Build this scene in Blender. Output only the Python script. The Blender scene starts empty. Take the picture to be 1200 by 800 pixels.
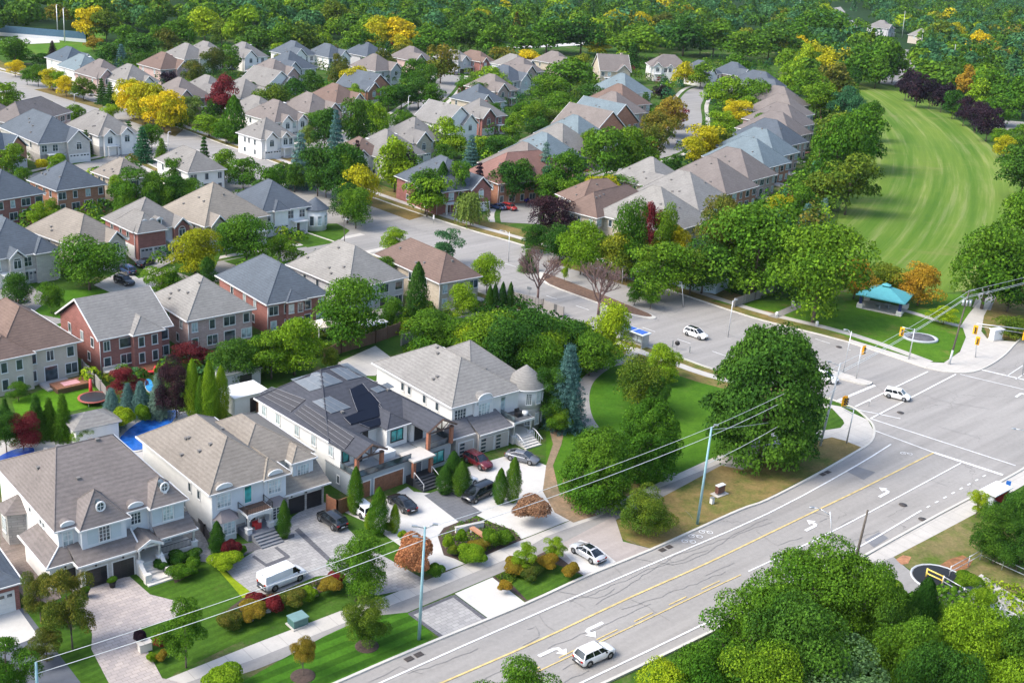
import bpy, math, random
import numpy as np
R = math.radians
random.seed(7)
# ------------------------------------------------------------------ camera model (pixels of the 1200x800 photograph)
CH, CF, CT, CR = 64.0, 1380.0, R(20.2), R(4.0)
FW = np.array((0, math.cos(CT), -math.sin(CT))); UP = np.array((0, math.sin(CT), math.cos(CT))); RT = np.array((1.0, 0, 0))
def P(x, y, z=0.0):
    """world point at height z seen at photo pixel x, y"""
    u = x - 600; v = 400 - y
    a = u*math.cos(CR) - v*math.sin(CR); b = u*math.sin(CR) + v*math.cos(CR)
    d = FW*CF + RT*a + UP*b
    t = (z - CH)/d[2]
    return (float(d[0]*t), float(d[1]*t))
def PR(X, Y, Z=0.0):
    p = np.array((X, Y, Z - CH)); a = p@FW; u0 = p@RT/a*CF; v0 = p@UP/a*CF
    return (600 + u0*math.cos(CR) + v0*math.sin(CR), 400 - (-u0*math.sin(CR) + v0*math.cos(CR)))
def HT(x, y, ytop):
    """height of something standing at pixel x,y whose top is at row ytop"""
    X, Y = P(x, y); lo, hi = 0.0, 60.0
    for _ in range(40):
        m = (lo+hi)/2
        if PR(X, Y, m)[1] > ytop: lo = m
        else: hi = m
    return lo
def SC(x, y):
    """pixels per metre across at a ground pixel"""
    X, Y = P(x, y); return abs(PR(X+1, Y)[0] - PR(X, Y)[0])
sc = bpy.context.scene
COL = bpy.context.scene.collection
# ------------------------------------------------------------------ object helpers
def link(o):
    COL.objects.link(o); return o
def tag(o, label=None, cat=None, group=None, kind=None):
    if label: o['label'] = label
    if cat: o['category'] = cat
    if group: o['group'] = group
    if kind: o['kind'] = kind
    return o
def empty(name, x, y, z=0, rz=0, label=None, cat=None, group=None):
    o = bpy.data.objects.new(name, None); link(o); o.location = (x, y, z); o.rotation_euler = (0, 0, rz)
    o.empty_display_size = .5
    return tag(o, label, cat, group)
class MB:
    """mesh collector"""
    def __init__(s): s.v = []; s.f = []; s.mi = []; s.sm = []
    def add(s, vs, fs, mi=0, sm=False):
        n = len(s.v); s.v += [tuple(map(float, v)) for v in vs]
        for f in fs: s.f.append(tuple(i+n for i in f)); s.mi.append(mi); s.sm.append(sm)
        return s
    def box(s, x0, x1, y0, y1, z0, z1, mi=0):
        vs = [(x0,y0,z0),(x1,y0,z0),(x1,y1,z0),(x0,y1,z0),(x0,y0,z1),(x1,y0,z1),(x1,y1,z1),(x0,y1,z1)]
        return s.add(vs, [(0,3,2,1),(4,5,6,7),(0,1,5,4),(1,2,6,5),(2,3,7,6),(3,0,4,7)], mi)
    def bar(s, p, q, r, n=6, r2=None, mi=0, caps=True):
        p = np.array(p, float); q = np.array(q, float); d = q-p; L = np.linalg.norm(d)
        if L < 1e-6: return s
        d /= L; a = np.cross(d, (0,0,1) if abs(d[2]) < .9 else (1,0,0)); a /= np.linalg.norm(a); b = np.cross(d, a)
        r2 = r if r2 is None else r2
        vs = []
        for c, rr in ((p, r), (q, r2)):
            for k in range(n):
                t = 2*math.pi*k/n; vs.append(c + rr*(math.cos(t)*a + math.sin(t)*b))
        fs = [(k, (k+1) % n, n+(k+1) % n, n+k) for k in range(n)]
        fs = [f[::-1] for f in fs]
        if caps: fs += [tuple(range(n)), tuple(range(2*n-1, n-1, -1))]
        return s.add(vs, fs, mi, n > 5)
    def tube(s, pts, r, n=6, mi=0):
        for i in range(len(pts)-1): s.bar(pts[i], pts[i+1], r, n, mi=mi)
        return s
    def lathe(s, prof, n=12, c=(0,0,0), mi=0, sm=True):
        vs = []; m = len(prof)
        for (r, z) in prof:
            for k in range(n):
                t = 2*math.pi*k/n; vs.append((c[0]+r*math.cos(t), c[1]+r*math.sin(t), c[2]+z))
        fs = []
        for i in range(m-1):
            for k in range(n):
                fs.append((i*n+k, i*n+(k+1) % n, (i+1)*n+(k+1) % n, (i+1)*n+k))
        fs.append(tuple(range(n-1, -1, -1))); fs.append(tuple((m-1)*n+k for k in range(n)))
        return s.add(vs, fs, mi, sm)
    def prism(s, pts, z0, z1, mi=0):
        """vertical prism over a 2D outline (counter-clockwise)"""
        a = sum(pts[i][0]*pts[(i+1) % len(pts)][1]-pts[(i+1) % len(pts)][0]*pts[i][1] for i in range(len(pts)))
        if a < 0: pts = pts[::-1]
        n = len(pts); vs = [(p[0], p[1], z0) for p in pts]+[(p[0], p[1], z1) for p in pts]
        fs = [tuple(range(n-1, -1, -1)), tuple(range(n, 2*n))]+[(k, (k+1) % n, n+(k+1) % n, n+k) for k in range(n)]
        return s.add(vs, fs, mi)
    def mesh(s, name, mats=()):
        me = bpy.data.meshes.new(name); me.from_pydata(s.v, [], s.f)
        for m in (mats if isinstance(mats, (list, tuple)) else [mats]): me.materials.append(m)
        me.polygons.foreach_set('material_index', s.mi); me.polygons.foreach_set('use_smooth', s.sm)
        me.update(); return me
    def build(s, name, mats, parent=None, **kw):
        o = bpy.data.objects.new(name, s.mesh(name, mats)); link(o)
        if parent: o.parent = parent
        return tag(o, **kw)
def put(name, me, parent=None, loc=(0,0,0), rz=0, scale=None):
    o = bpy.data.objects.new(name, me); link(o); o.location = loc; o.rotation_euler = (0,0,rz)
    if scale: o.scale = scale
    if parent: o.parent = parent
    return o
def ccw(p):
    a = sum(p[i][0]*p[(i+1) % len(p)][1]-p[(i+1) % len(p)][0]*p[i][1] for i in range(len(p)))
    return p if a > 0 else p[::-1]
def smooth(pts, n=5, closed=False):
    out = []; m = len(pts)
    for i in range(m if closed else m-1):
        g = lambda k: pts[k % m] if closed else pts[max(0, min(m-1, k))]
        p0, p1, p2, p3 = [np.array(g(i+k), float) for k in (-1, 0, 1, 2)]
        for k in range(n):
            t = k/n
            out.append(tuple(.5*((2*p1)+(-p0+p2)*t+(2*p0-5*p1+4*p2-p3)*t*t+(-p0+3*p1-3*p2+p3)*t**3)))
    if not closed: out.append(tuple(pts[-1]))
    return out
def tri_poly(pts):
    """triangulate a simple polygon by ear clipping"""
    from mathutils import Vector
    from mathutils.geometry import tessellate_polygon
    return tessellate_polygon([[Vector((p[0], p[1], 0)) for p in pts]])
NS = [0]
def lay(z):
    """every ground sheet gets a height of its own"""
    NS[0] += 1; return z*3+NS[0]*.0001
def sheet(name, pts, z, mat, kind='structure', world=False, **kw):
    """a flat ground sheet; outline in photo pixels (or world metres)"""
    z = lay(z)
    w = [tuple(p[:2]) for p in pts] if world else [P(x, y, z) for x, y in pts]
    w = ccw(w); b = MB(); tr = tri_poly(w)
    b.add([(p[0], p[1], z) for p in w], [])
    for t in tr:
        a, c, d = [w[i] for i in t]
        cr = (c[0]-a[0])*(d[1]-a[1])-(c[1]-a[1])*(d[0]-a[0])
        b.f.append(tuple(t) if cr > 0 else tuple(t[::-1])); b.mi.append(0); b.sm.append(False)
    return b.build(name, mat, kind=kind, **kw)
def strip_pts(w, wd, off=0.0):
    """left and right offset lines of a world polyline"""
    L = []; Rr = []
    for i, p in enumerate(w):
        a = np.array(w[max(0, i-1)][:2]); c = np.array(w[min(len(w)-1, i+1)][:2]); d = c-a; d = d/(np.linalg.norm(d)+1e-9)
        n = np.array((-d[1], d[0])); q = np.array(p[:2])
        L.append(tuple(q+n*(off+wd/2))); Rr.append(tuple(q+n*(off-wd/2)))
    return L, Rr
def strip_mb(b, w, wd, z, off=0.0, h=0.0, mi=0):
    L, Rr = strip_pts(w, wd, off); n = len(w)
    if h <= 0:
        b.add([(p[0],p[1],z) for p in L]+[(p[0],p[1],z) for p in Rr], [(n+i, n+i+1, i+1, i) for i in range(n-1)], mi)
    else:
        vs = [(p[0],p[1],z) for p in L]+[(p[0],p[1],z) for p in Rr]+[(p[0],p[1],z+h) for p in L]+[(p[0],p[1],z+h) for p in Rr]
        fs = []
        for i in range(n-1):
            fs += [(3*n+i, 3*n+i+1, 2*n+i+1, 2*n+i), (2*n+i, 2*n+i+1, i+1, i), (n+i, n+i+1, 3*n+i+1, 3*n+i)]
        fs += [(0, n, 3*n, 2*n), (n-1, 3*n-1, 4*n-1, 2*n-1)]
        b.add(vs, fs, mi)
    return b
def WP(pts, z=0.0, sm=0):
    w = [P(x, y, z) for x, y in pts]
    return smooth(w, sm) if sm else w
# ------------------------------------------------------------------ materials
def srgb(h):
    h = h.lstrip('#'); c = [int(h[i:i+2], 16)/255 for i in (0, 2, 4)]
    return tuple(x/12.92 if x <= .04045 else ((x+.055)/1.055)**2.4 for x in c)
class NT:
    def __init__(s, name, rough=.8, metal=0.0, spec=.5):
        s.m = bpy.data.materials.new(name); s.m.use_nodes = True; s.t = s.m.node_tree; s.n = s.t.nodes; s.l = s.t.links
        s.b = s.n['Principled BSDF']; s.b.inputs['Roughness'].default_value = rough; s.b.inputs['Metallic'].default_value = metal
        s.b.inputs['Specular IOR Level'].default_value = spec
    def node(s, t, **kw):
        n = s.n.new(t)
        for k, v in kw.items():
            if k in n.inputs.keys() and not hasattr(type(n), k): n.inputs[k].default_value = v
            else: setattr(n, k, v)
        return n
    def coord(s, kind='Object', scale=(1,1,1), rot=(0,0,0)):
        c = s.node('ShaderNodeTexCoord'); mp = s.node('ShaderNodeMapping'); mp.inputs['Rotation'].default_value = rot
        m2 = s.node('ShaderNodeMapping'); m2.inputs['Scale'].default_value = scale; s.l.new(mp.outputs[0], m2.inputs[0])
        if kind == 'World':
            g = s.node('ShaderNodeNewGeometry'); s.l.new(g.outputs['Position'], mp.inputs[0])
        else: s.l.new(c.outputs[kind], mp.inputs[0])
        return m2.outputs[0]
    def noise(s, vec, scale, detail=4, rough=.6):
        n = s.node('ShaderNodeTexNoise'); n.inputs['Scale'].default_value = scale; n.inputs['Detail'].default_value = detail; n.inputs['Roughness'].default_value = rough
        s.l.new(vec, n.inputs['Vector']); return n.outputs[0]
    def ramp(s, fac, stops):
        r = s.node('ShaderNodeValToRGB'); s.l.new(fac, r.inputs[0]); e = r.color_ramp.elements
        while len(e) < len(stops): e.new(.5)
        for k, (p, c) in enumerate(stops): e[k].position = p; e[k].color = (*c, 1) if len(c) == 3 else c
        return r.outputs[0]
    def mix(s, fac, a, b, mode='MIX'):
        m = s.node('ShaderNodeMix', data_type='RGBA', blend_type=mode)
        for i, v in ((0, fac), (6, a), (7, b)):
            if hasattr(v, 'links') or isinstance(v, bpy.types.NodeSocket): s.l.new(v, m.inputs[i])
            else: m.inputs[i].default_value = v if i == 0 else ((*v, 1) if len(v) == 3 else v)
        return m.outputs[2]
    def math(s, op, a, b=0.0):
        m = s.node('ShaderNodeMath', operation=op)
        for i, v in ((0, a), (1, b)):
            if isinstance(v, bpy.types.NodeSocket): s.l.new(v, m.inputs[i])
            else: m.inputs[i].default_value = v
        return m.outputs[0]
    def col(s, v):
        if isinstance(v, bpy.types.NodeSocket): s.l.new(v, s.b.inputs['Base Color'])
        else: s.b.inputs['Base Color'].default_value = (*v, 1)
        return s
    def bump(s, h, strength=.3, dist=.02):
        b = s.node('ShaderNodeBump'); b.inputs['Strength'].default_value = strength; b.inputs['Distance'].default_value = dist
        s.l.new(h, b.inputs['Height']); s.l.new(b.outputs[0], s.b.inputs['Normal']); return s
def mul(c, k): return tuple(min(1, x*k) for x in c)
MC = {}
def M(name, fn, *a, **k):
    if name not in MC: MC[name] = fn(name, *a, **k)
    return MC[name]
def m_plain(name, c, rough=.7, metal=0.0, var=.12, scale=1.5, spec=.5):
    t = NT(name, rough, metal, spec); n = t.noise(t.coord('Object'), scale, 4)
    t.col(t.ramp(n, [(.3, mul(c, 1-var)), (.7, mul(c, 1+var))])); return t.m
def m_obj_tint(name, c, rough=.7, var=.1):
    return m_plain(name, c, rough, var=var)
def m_glass(name, c=(.03,.05,.06), rough=.08):
    t = NT(name, rough, 0, .8); n = t.noise(t.coord('Object'), .8, 1)
    t.col(t.ramp(n, [(.35, mul(c, .5)), (.65, mul(c, 2.2))])); return t.m
def m_asphalt(name, c, crack=1.0, seam=1.0):
    t = NT(name, .9, 0, .3); v = t.coord('World')
    big = t.noise(v, .06, 3, .5); fine = t.noise(v, 2.2, 5, .7)
    vs = t.coord('World', (.035, .6, 1), (0, 0, -R(43)))         # wheel-track streaks along the road
    st = t.noise(vs, 1.0, 3, .6)
    a = t.ramp(big, [(.3, mul(c, .80)), (.7, mul(c, 1.13))])
    a = t.mix(.6, a, t.ramp(st, [(.3, mul(c, .66)), (.7, mul(c, 1.18))]))
    oil = t.noise(v, .5, 5, .75); a = t.mix(t.math('MULTIPLY', t.ramp(oil, [(.60, (0,0,0)), (.72, (1,1,1))]), .35), a, mul(c, .55))
    a = t.mix(.25, a, t.ramp(fine, [(.3, mul(c, .7)), (.7, mul(c, 1.3))]))
    if crack:
        vo = t.node('ShaderNodeTexVoronoi', feature='DISTANCE_TO_EDGE'); vo.inputs['Scale'].default_value = .085
        wn = t.node('ShaderNodeTexNoise'); wn.inputs['Scale'].default_value = .9; wn.inputs['Detail'].default_value = 5; t.l.new(v, wn.inputs['Vector'])
        va = t.node('ShaderNodeVectorMath', operation='MULTIPLY_ADD'); t.l.new(wn.outputs['Color'], va.inputs[0]); va.inputs[1].default_value = (2.2,2.2,0); t.l.new(v, va.inputs[2])
        t.l.new(va.outputs[0], vo.inputs['Vector'])
        cr = t.ramp(vo.outputs['Distance'], [(0.0, (1,1,1)), (.0045, (0,0,0))])
        gate = t.ramp(t.noise(v, .045, 2), [(.50, (0,0,0)), (.56, (1,1,1))])
        f = t.math('MULTIPLY', cr, gate); f = t.math('MULTIPLY', f, .55*crack)
        a = t.mix(f, a, mul(c, .3))
    t.col(a); t.bump(fine, .15, .01); return t.m
def m_concrete(name, c, joint=0.0, rot=R(42), var=.1):
    t = NT(name, .85, 0, .3); v = t.coord('World', rot=(0, 0, -rot)); n = t.noise(v, .5, 5, .7); n2 = t.noise(v, 6, 3)
    a = t.ramp(n, [(.25, mul(c, 1-var*1.6)), (.75, mul(c, 1+var))]); a = t.mix(.2, a, t.ramp(n2, [(.3, mul(c, .8)), (.7, mul(c, 1.15))]))
    if joint:
        b = t.node('ShaderNodeTexBrick', offset=0.0); b.inputs['Scale'].default_value = 1.0; b.inputs['Mortar Size'].default_value = .035
        b.inputs['Brick Width'].default_value = joint; b.inputs['Row Height'].default_value = joint*2; t.l.new(v, b.inputs[0])
        a = t.mix(t.math('MULTIPLY', b.outputs['Fac'], .45), a, mul(c, .45))
    t.col(a); return t.m
def m_paver(name, c1, c2, size=.45, rot=R(42), mortar=.02):
    t = NT(name, .85, 0, .3); v = t.coord('World', rot=(0, 0, -rot))
    b = t.node('ShaderNodeTexBrick'); b.inputs['Scale'].default_value = 1.0; b.inputs['Mortar Size'].default_value = mortar
    b.inputs['Brick Width'].default_value = size*1.6; b.inputs['Row Height'].default_value = size; b.inputs['Bias'].default_value = 0.0
    b.inputs['Color1'].default_value = (*c1, 1); b.inputs['Color2'].default_value = (*c2, 1); b.inputs['Mortar'].default_value = (*mul(c1, .55), 1)
    t.l.new(v, b.inputs[0]); n = t.noise(v, .35, 4, .7)
    a = t.mix(.8, b.outputs['Color'], t.ramp(n, [(.3, (.72,.72,.74)), (.7, (1.0,1.0,1.0))]), 'MULTIPLY'); t.col(a); return t.m
def m_grass(name, c1, c2, stripe=0.0, rot=0.0, dry=None, dryamt=.5, damt=.35, wav=3.0):
    t = NT(name, .95, 0, .1); v = t.coord('World', rot=(0, 0, -rot)); big = t.noise(v, .10, 5, .65); fine = t.noise(v, 3.0, 4, .75)
    a = t.ramp(big, [(.3, c1), (.7, c2)])
    if stripe:
        w = t.node('ShaderNodeTexWave', wave_type='BANDS', bands_direction='Y', wave_profile='SIN'); w.inputs['Scale'].default_value = 6.2832/(stripe*20); w.inputs['Distortion'].default_value = wav
        w.inputs['Detail'].default_value = 2.0; w.inputs['Detail Scale'].default_value = .15
        t.l.new(v, w.inputs['Vector'])
        sfac = t.ramp(w.outputs[1], [(.40, (0,0,0)), (.60, (1,1,1))])
        a = t.mix(t.math('MULTIPLY', sfac, damt), a, mul(c2, 1.9))
    if dry:
        dn = t.ramp(t.noise(v, .13, 6, .75), [(.62-dryamt*.3, (0,0,0)), (.75-dryamt*.25, (1,1,1))]); a = t.mix(dn, a, dry)
    mid = t.noise(v, .55, 5, .7); a = t.mix(.6, a, t.ramp(mid, [(.3, (.62,.68,.6)), (.7, (1.4,1.28,1.3))]), 'MULTIPLY'); a = t.mix(.5, a, t.ramp(fine, [(.25, (.45,.45,.45)), (.75, (1.5,1.5,1.5))]), 'MULTIPLY')
    t.col(a); t.bump(fine, .6, .06); return t.m
def m_shingle(name, c, var=.2):
    t = NT(name, .9, 0, .25); v = t.coord('Object')
    n = t.noise(t.coord('Object', (1.6, 1.6, 6)), 1.0, 6, .8); n2 = t.noise(v, .35, 3)
    oi = t.node('ShaderNodeObjectInfo')
    w = t.node('ShaderNodeTexWave', wave_type='BANDS', bands_direction='Z'); w.inputs['Scale'].default_value = 1.25; w.inputs['Distortion'].default_value = 1.6; w.inputs['Detail'].default_value = 2; w.inputs['Detail Scale'].default_value = 1.2
    t.l.new(v, w.inputs['Vector'])
    a = t.ramp(n, [(.28, mul(c, 1-var*1.7)), (.72, mul(c, 1+var*1.5))])
    a = t.mix(.25, a, t.ramp(w.outputs[1], [(.2, mul(c, .72)), (.8, mul(c, 1.2))]))
    a = t.mix(.5, a, t.ramp(n2, [(.3, (.8,.8,.8)), (.7, (1.12,1.12,1.12))]), 'MULTIPLY')
    a = t.mix(1.0, a, t.ramp(oi.outputs['Random'], [(0, (.93,.93,.95)), (1, (1.06,1.05,1.03))]), 'MULTIPLY')
    t.col(a); t.bump(n, .35, .03); return t.m
def m_brick(name, c, c2=None, bw=.6, bh=.2, mort=None, ms=.018):
    c2 = c2 or mul(c, .78); mort = mort or mul(c, 1.15)
    t = NT(name, .9, 0, .2); o = t.coord('Object'); s = t.node('ShaderNodeSeparateXYZ'); t.l.new(o, s.inputs[0])
    u = t.math('ADD', s.outputs[0], s.outputs[1]); cx = t.node('ShaderNodeCombineXYZ'); t.l.new(u, cx.inputs[0]); t.l.new(s.outputs[2], cx.inputs[1])
    b = t.node('ShaderNodeTexBrick'); b.inputs['Scale'].default_value = 1.0; b.inputs['Brick Width'].default_value = bw; b.inputs['Row Height'].default_value = bh; b.inputs['Mortar Size'].default_value = ms
    b.inputs['Color1'].default_value = (*c, 1); b.inputs['Color2'].default_value = (*c2, 1); b.inputs['Mortar'].default_value = (*mort, 1); t.l.new(cx.outputs[0], b.inputs[0])
    n = t.noise(o, .7, 4); t.col(t.mix(.6, b.outputs['Color'], t.ramp(n, [(.3, (.82,.82,.82)), (.7, (1.1,1.1,1.1))]), 'MULTIPLY')); t.bump(b.outputs['Fac'], .3, -.01); return t.m
def m_paint(name, c, metal=.0, rough=.25):
    t = NT(name, rough, metal, .5); t.b.inputs['Coat Weight'].default_value = .6; t.b.inputs['Coat Roughness'].default_value = .06
    n = t.noise(t.coord('Object'), 2.0, 3); t.col(t.ramp(n, [(.3, mul(c, .95)), (.7, mul(c, 1.05))])); return t.m
def m_leaf(name, c1, c2, c3=None, trans=.25, clump=.55):
    """leaves: each leaf its own shade, clumps of a different hue, hue shift from tree to tree"""
    t = NT(name, .8, 0, .12); g = t.node('ShaderNodeNewGeometry'); v = t.coord('Object'); oi = t.node('ShaderNodeObjectInfo')
    a = t.ramp(g.outputs['Random Per Island'], [(0, mul(c1, .62)), (.5, c1), (1, mul(c2, 1.15))])
    cl = t.noise(v, clump, 3, .7); a = t.mix(t.ramp(cl, [(.42, (0,0,0)), (.62, (1,1,1))]), a, t.ramp(g.outputs['Random Per Island'], [(0, mul(c2, .7)), (1, mul(c3 or c2, 1.25))]))
    a = t.mix(1.0, a, t.ramp(oi.outputs['Random'], [(0, (.62,.76,.74)), (.35, (.9,.95,.95)), (.7, (1.05,1.02,1)), (1, (1.45,1.2,.9))]), 'MULTIPLY')
    t.col(a)
    tr = t.node('ShaderNodeBsdfTranslucent'); t.l.new(a, tr.inputs[0]); mx = t.node('ShaderNodeMixShader'); mx.inputs[0].default_value = trans
    t.l.new(t.b.outputs[0], mx.inputs[1]); t.l.new(tr.outputs[0], mx.inputs[2]); t.l.new(mx.outputs[0], t.n['Material Output'].inputs['Surface']); return t.m
def m_bark(name='bark', c=(.11,.08,.06)): return m_plain(name, c, .95, var=.3, scale=6)
def m_ripple(name, c):
    t = NT(name, .12, 0, .7); v = t.coord('Object'); n = t.noise(v, 1.2, 4); t.col(t.ramp(n, [(.3, mul(c, .6)), (.7, mul(c, 1.5))])); t.bump(n, .6, .12); return t.m
# ------------------------------------------------------------------ world, sun, camera
SUN_AZ, SUN_EL = R(200), R(47)   # direction towards the sun (angle from +X, counter-clockwise)
w = bpy.data.worlds.new("World"); sc.world = w; w.use_nodes = True
sky = w.node_tree.nodes.new('ShaderNodeTexSky'); sky.sky_type = 'NISHITA'; sky.sun_disc = False
sky.sun_elevation = SUN_EL; sky.sun_rotation = R(90) - SUN_AZ; sky.air_density = 1.0; sky.dust_density = 2.5; sky.ozone_density = 1.0
bg = w.node_tree.nodes['Background']; w.node_tree.links.new(sky.outputs[0], bg.inputs[0]); bg.inputs[1].default_value = .15
sun = bpy.data.lights.new('sun', 'SUN'); sun.energy = 1.5; sun.angle = R(26); sun.color = (1, .95, .86)
so = link(bpy.data.objects.new('sun', sun)); so.rotation_euler = (R(90)-SUN_EL, 0, SUN_AZ + R(90))
cam = bpy.data.cameras.new('camera'); co = link(bpy.data.objects.new('camera', cam)); sc.camera = co
cam.sensor_width = 36; cam.lens = CF/1200*36; cam.clip_end = 9000; cam.clip_start = 1
from mathutils import Matrix, Vector
Rx = Vector(RT)*math.cos(CR) - Vector(UP)*0 ; 
# image x axis and y axis in the world (roll included)
ix = Vector(RT)*math.cos(CR) + Vector(UP)*math.sin(CR); iy = -Vector(RT)*math.sin(CR) + Vector(UP)*math.cos(CR)
mt = Matrix((ix, iy, -Vector(FW))).transposed().to_4x4(); mt.translation = (0, 0, CH); co.matrix_world = mt
sc.view_settings.view_transform = 'Standard'; sc.view_settings.look = 'None'; sc.view_settings.gamma = 1; sc.view_settings.exposure = 1.36

# ------------------------------------------------------------------ ground materials
ASP = M('asphalt', m_asphalt, (.285,.27,.25)); ASP2 = M('asphalt_pale', m_asphalt, (.33,.325,.32), .6)
PATH = M('path_asphalt', m_asphalt, (.26,.25,.235), .4); CONC = M('concrete', m_concrete, (.45,.425,.385), 1.8)
CONCW = M('concrete_white', m_concrete, (.50,.485,.455), 0, var=.10); CURB = M('kerb_concrete', m_concrete, (.50,.48,.43), 0)
PAVW = M('paver_warm', m_paver, (.46,.40,.36), (.36,.32,.30)); PAVG = M('paver_grey', m_paver, (.38,.37,.35), (.30,.29,.28)); PAVD = M('paver_dark', m_paver, (.13,.13,.14), (.10,.10,.11), .3)
def m_field(name):
    A_, B_, C_ = [np.array(P(*q)) for q in ((1042,115),(1112,200),(1035,335))]          # the mower followed the bend of the field
    m_ = np.array([2*(B_-A_), 2*(C_-A_)]); ctr = np.linalg.solve(m_, np.array([B_@B_-A_@A_, C_@C_-A_@A_]))
    t = NT(name, .95, 0, .1); g_ = t.node('ShaderNodeNewGeometry'); ds = t.node('ShaderNodeVectorMath', operation='DISTANCE'); t.l.new(g_.outputs['Position'], ds.inputs[0]); ds.inputs[1].default_value = (ctr[0], ctr[1], 0)
    sp = t.node('ShaderNodeSeparateXYZ'); t.l.new(g_.outputs['Position'], sp.inputs[0])
    def arcs(k1, k2): c_ = t.node('ShaderNodeCombineXYZ'); t.l.new(t.math('MULTIPLY', ds.outputs['Value'], k1), c_.inputs[0]); t.l.new(t.math('MULTIPLY', sp.outputs[1], k2), c_.inputs[1]); return c_.outputs[0]
    n = t.noise(arcs(.42, .012), 1.0, 4, .7); n2 = t.noise(arcs(.12, .006), 1.0, 3, .5); n3 = t.noise(t.coord('World'), .03, 4, .6); f = t.noise(t.coord('World'), 2.5, 4, .75)
    a = t.ramp(n, [(.36, (.068,.130,.016)), (.48, (.095,.165,.020)), (.55, (.145,.20,.045)), (.63, (.23,.25,.10))]); a = t.mix(.5, a, t.ramp(n2, [(.42, (.055,.135,.012)), (.58, (.14,.21,.035))])); a = t.mix(.5, a, t.ramp(n3, [(.3, (.75,.85,.7)), (.7, (1.25,1.1,1.0))]), 'MULTIPLY'); a = t.mix(.35, a, t.ramp(f, [(.25, (.6,.6,.6)), (.75, (1.4,1.4,1.4))]), 'MULTIPLY')
    dn = t.noise(t.coord('World', (.03, .05, 1)), 1.0, 6, .8); a = t.mix(t.math('MULTIPLY', t.ramp(dn, [(.55, (0,0,0)), (.70, (1,1,1))]), .55), a, (.20,.19,.07)); t.col(a); t.bump(f, .5, .05); return t.m
LAWN = M('lawn_grass', m_grass, (.028,.075,.008), (.055,.12,.012), 1.1, R(42), damt=.12, wav=1.0)
LAWNP = M('lawn_plain', m_grass, (.024,.068,.008), (.060,.125,.012), .9, R(47), dry=(.10,.12,.03), dryamt=.12, damt=.12, wav=2.0)
DRYG = M('verge_grass', m_grass, (.07,.10,.02), (.11,.13,.03), dry=(.20,.15,.06), dryamt=.75)
PARK = M('park_grass', m_grass, (.05,.13,.010), (.085,.18,.014), dry=(.15,.14,.04), dryamt=.25)
FIELD = M('field_grass', m_field)
SOIL = M('soil', m_plain, (.12,.07,.045), .95, var=.35, scale=2.5); MULCH = M('mulch', m_plain, (.06,.04,.03), .95, var=.4, scale=5)
STRAW = M('straw_verge', m_grass, (.17,.14,.09), (.24,.18,.12), dry=(.28,.19,.12), dryamt=.5)
YARD = M('yard_grass', m_grass, (.03,.075,.010), (.055,.12,.015), dry=(.13,.11,.06), dryamt=.35)
WPAINT = M('white_road_paint', m_plain, (.66,.66,.65), .8, var=.2, scale=1.6); YPAINT = M('yellow_road_paint', m_plain, (.52,.40,.17), .8, var=.28, scale=1.3)
METAL = M('grey_metal', m_plain, (.35,.37,.38), .45, .6); WHITE = M('white_trim', m_plain, (.62,.62,.61), .6, var=.04)

# ground to the horizon
g = MB(); g.add([(-4000,-300,0),(4000,-300,0),(4000,6000,0),(-4000,6000,0)], [(0,1,2,3)]); g.build('ground', YARD, kind='structure')

# ------------------------------------------------------------------ arterial road (world polylines from photo points)
NK = [(-330,1130),(100,932),(402,799),(500,757),(617,709),(687,677),(765,645),(865,600),(900,587),(960,556),(1012,526)]
NKC = [(1012,526),(1022,518),(1026,508),(1024,498),(1017,490),(1005,480),(992,474),(975,468)]
CSN = [(975,468),(952,462),(900,448),(840,434),(785,415),(700,388),(640,368),(560,342),(500,321),(435,298),(330,262),(240,222),(180,195),(120,165),(60,134),(0,108),(-80,72)]   # near kerb of the side street
CSF = [(1085,432),(995,402),(900,372+6),(860,366),(800,346),(700,312),(640,296),(592,282),(550,270),(470,244),(420,226),(360,205),(300,183),(240,162),(150,128),(60,97),(0,84),(-80,55)] # far kerb
NE = [(1085,432),(1112,437),(1140,437),(1162,428),(1180,415),(1192,402),(1215,385),(1290,330),(1420,250)]
SK = [(1330,470),(1250,515),(1205,545),(1157,572),(1100,602),(1047,631),(1000,657),(900,706),(795,758),(700,803),(560,868),(300,985),(-100,1160)]
art = smooth(WP(NK), 4)[:-1] + smooth(WP(NKC), 3)[:-1] + WP([(975,468),(990,430),(1085,432)])[0:1] + WP([(1085,432)]) + smooth(WP(NE), 3)[1:] + smooth(WP(SK), 3)
sheet('road', art, .02, ASP, world=True)
xs = smooth(WP(CSN), 3); xf = smooth(WP(CSF), 3)
sheet('side_street', xs + xf[::-1], .016, M('asphalt_side', m_asphalt, (.275,.262,.245), .8), world=True)
def line(name, pts, wd, mat, z=.105, sm=3, dash=None, b=None):
    wl = smooth(WP(pts), sm) if len(pts) > 2 else WP(pts)
    own = b is None; b = b or MB()
    if dash:
        seg = []; acc = 0; on, off = dash
        dense = []
        for i in range(len(wl)-1):
            a = np.array(wl[i]); c = np.array(wl[i+1]); n = max(1, int(np.linalg.norm(c-a)/.25))
            dense += [tuple(a+(c-a)*k/n) for k in range(n)]
        L = 0; cur = []
        for i in range(len(dense)-1):
            L += math.dist(dense[i], dense[i+1])
            if (L % (on+off)) < on: cur.append(dense[i])
            elif cur:
                if len(cur) > 1: strip_mb(b, cur, wd, z)
                cur = []
        if len(cur) > 1: strip_mb(b, cur, wd, z)
    else: strip_mb(b, wl, wd, z)
    if own: return b.build(name, mat, kind='structure')
    return b
wl = MB()
NW = [(-100,1048),(447,800),(600,732),(750,667),(900,602),(1000,548),(1044,521)]
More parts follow.
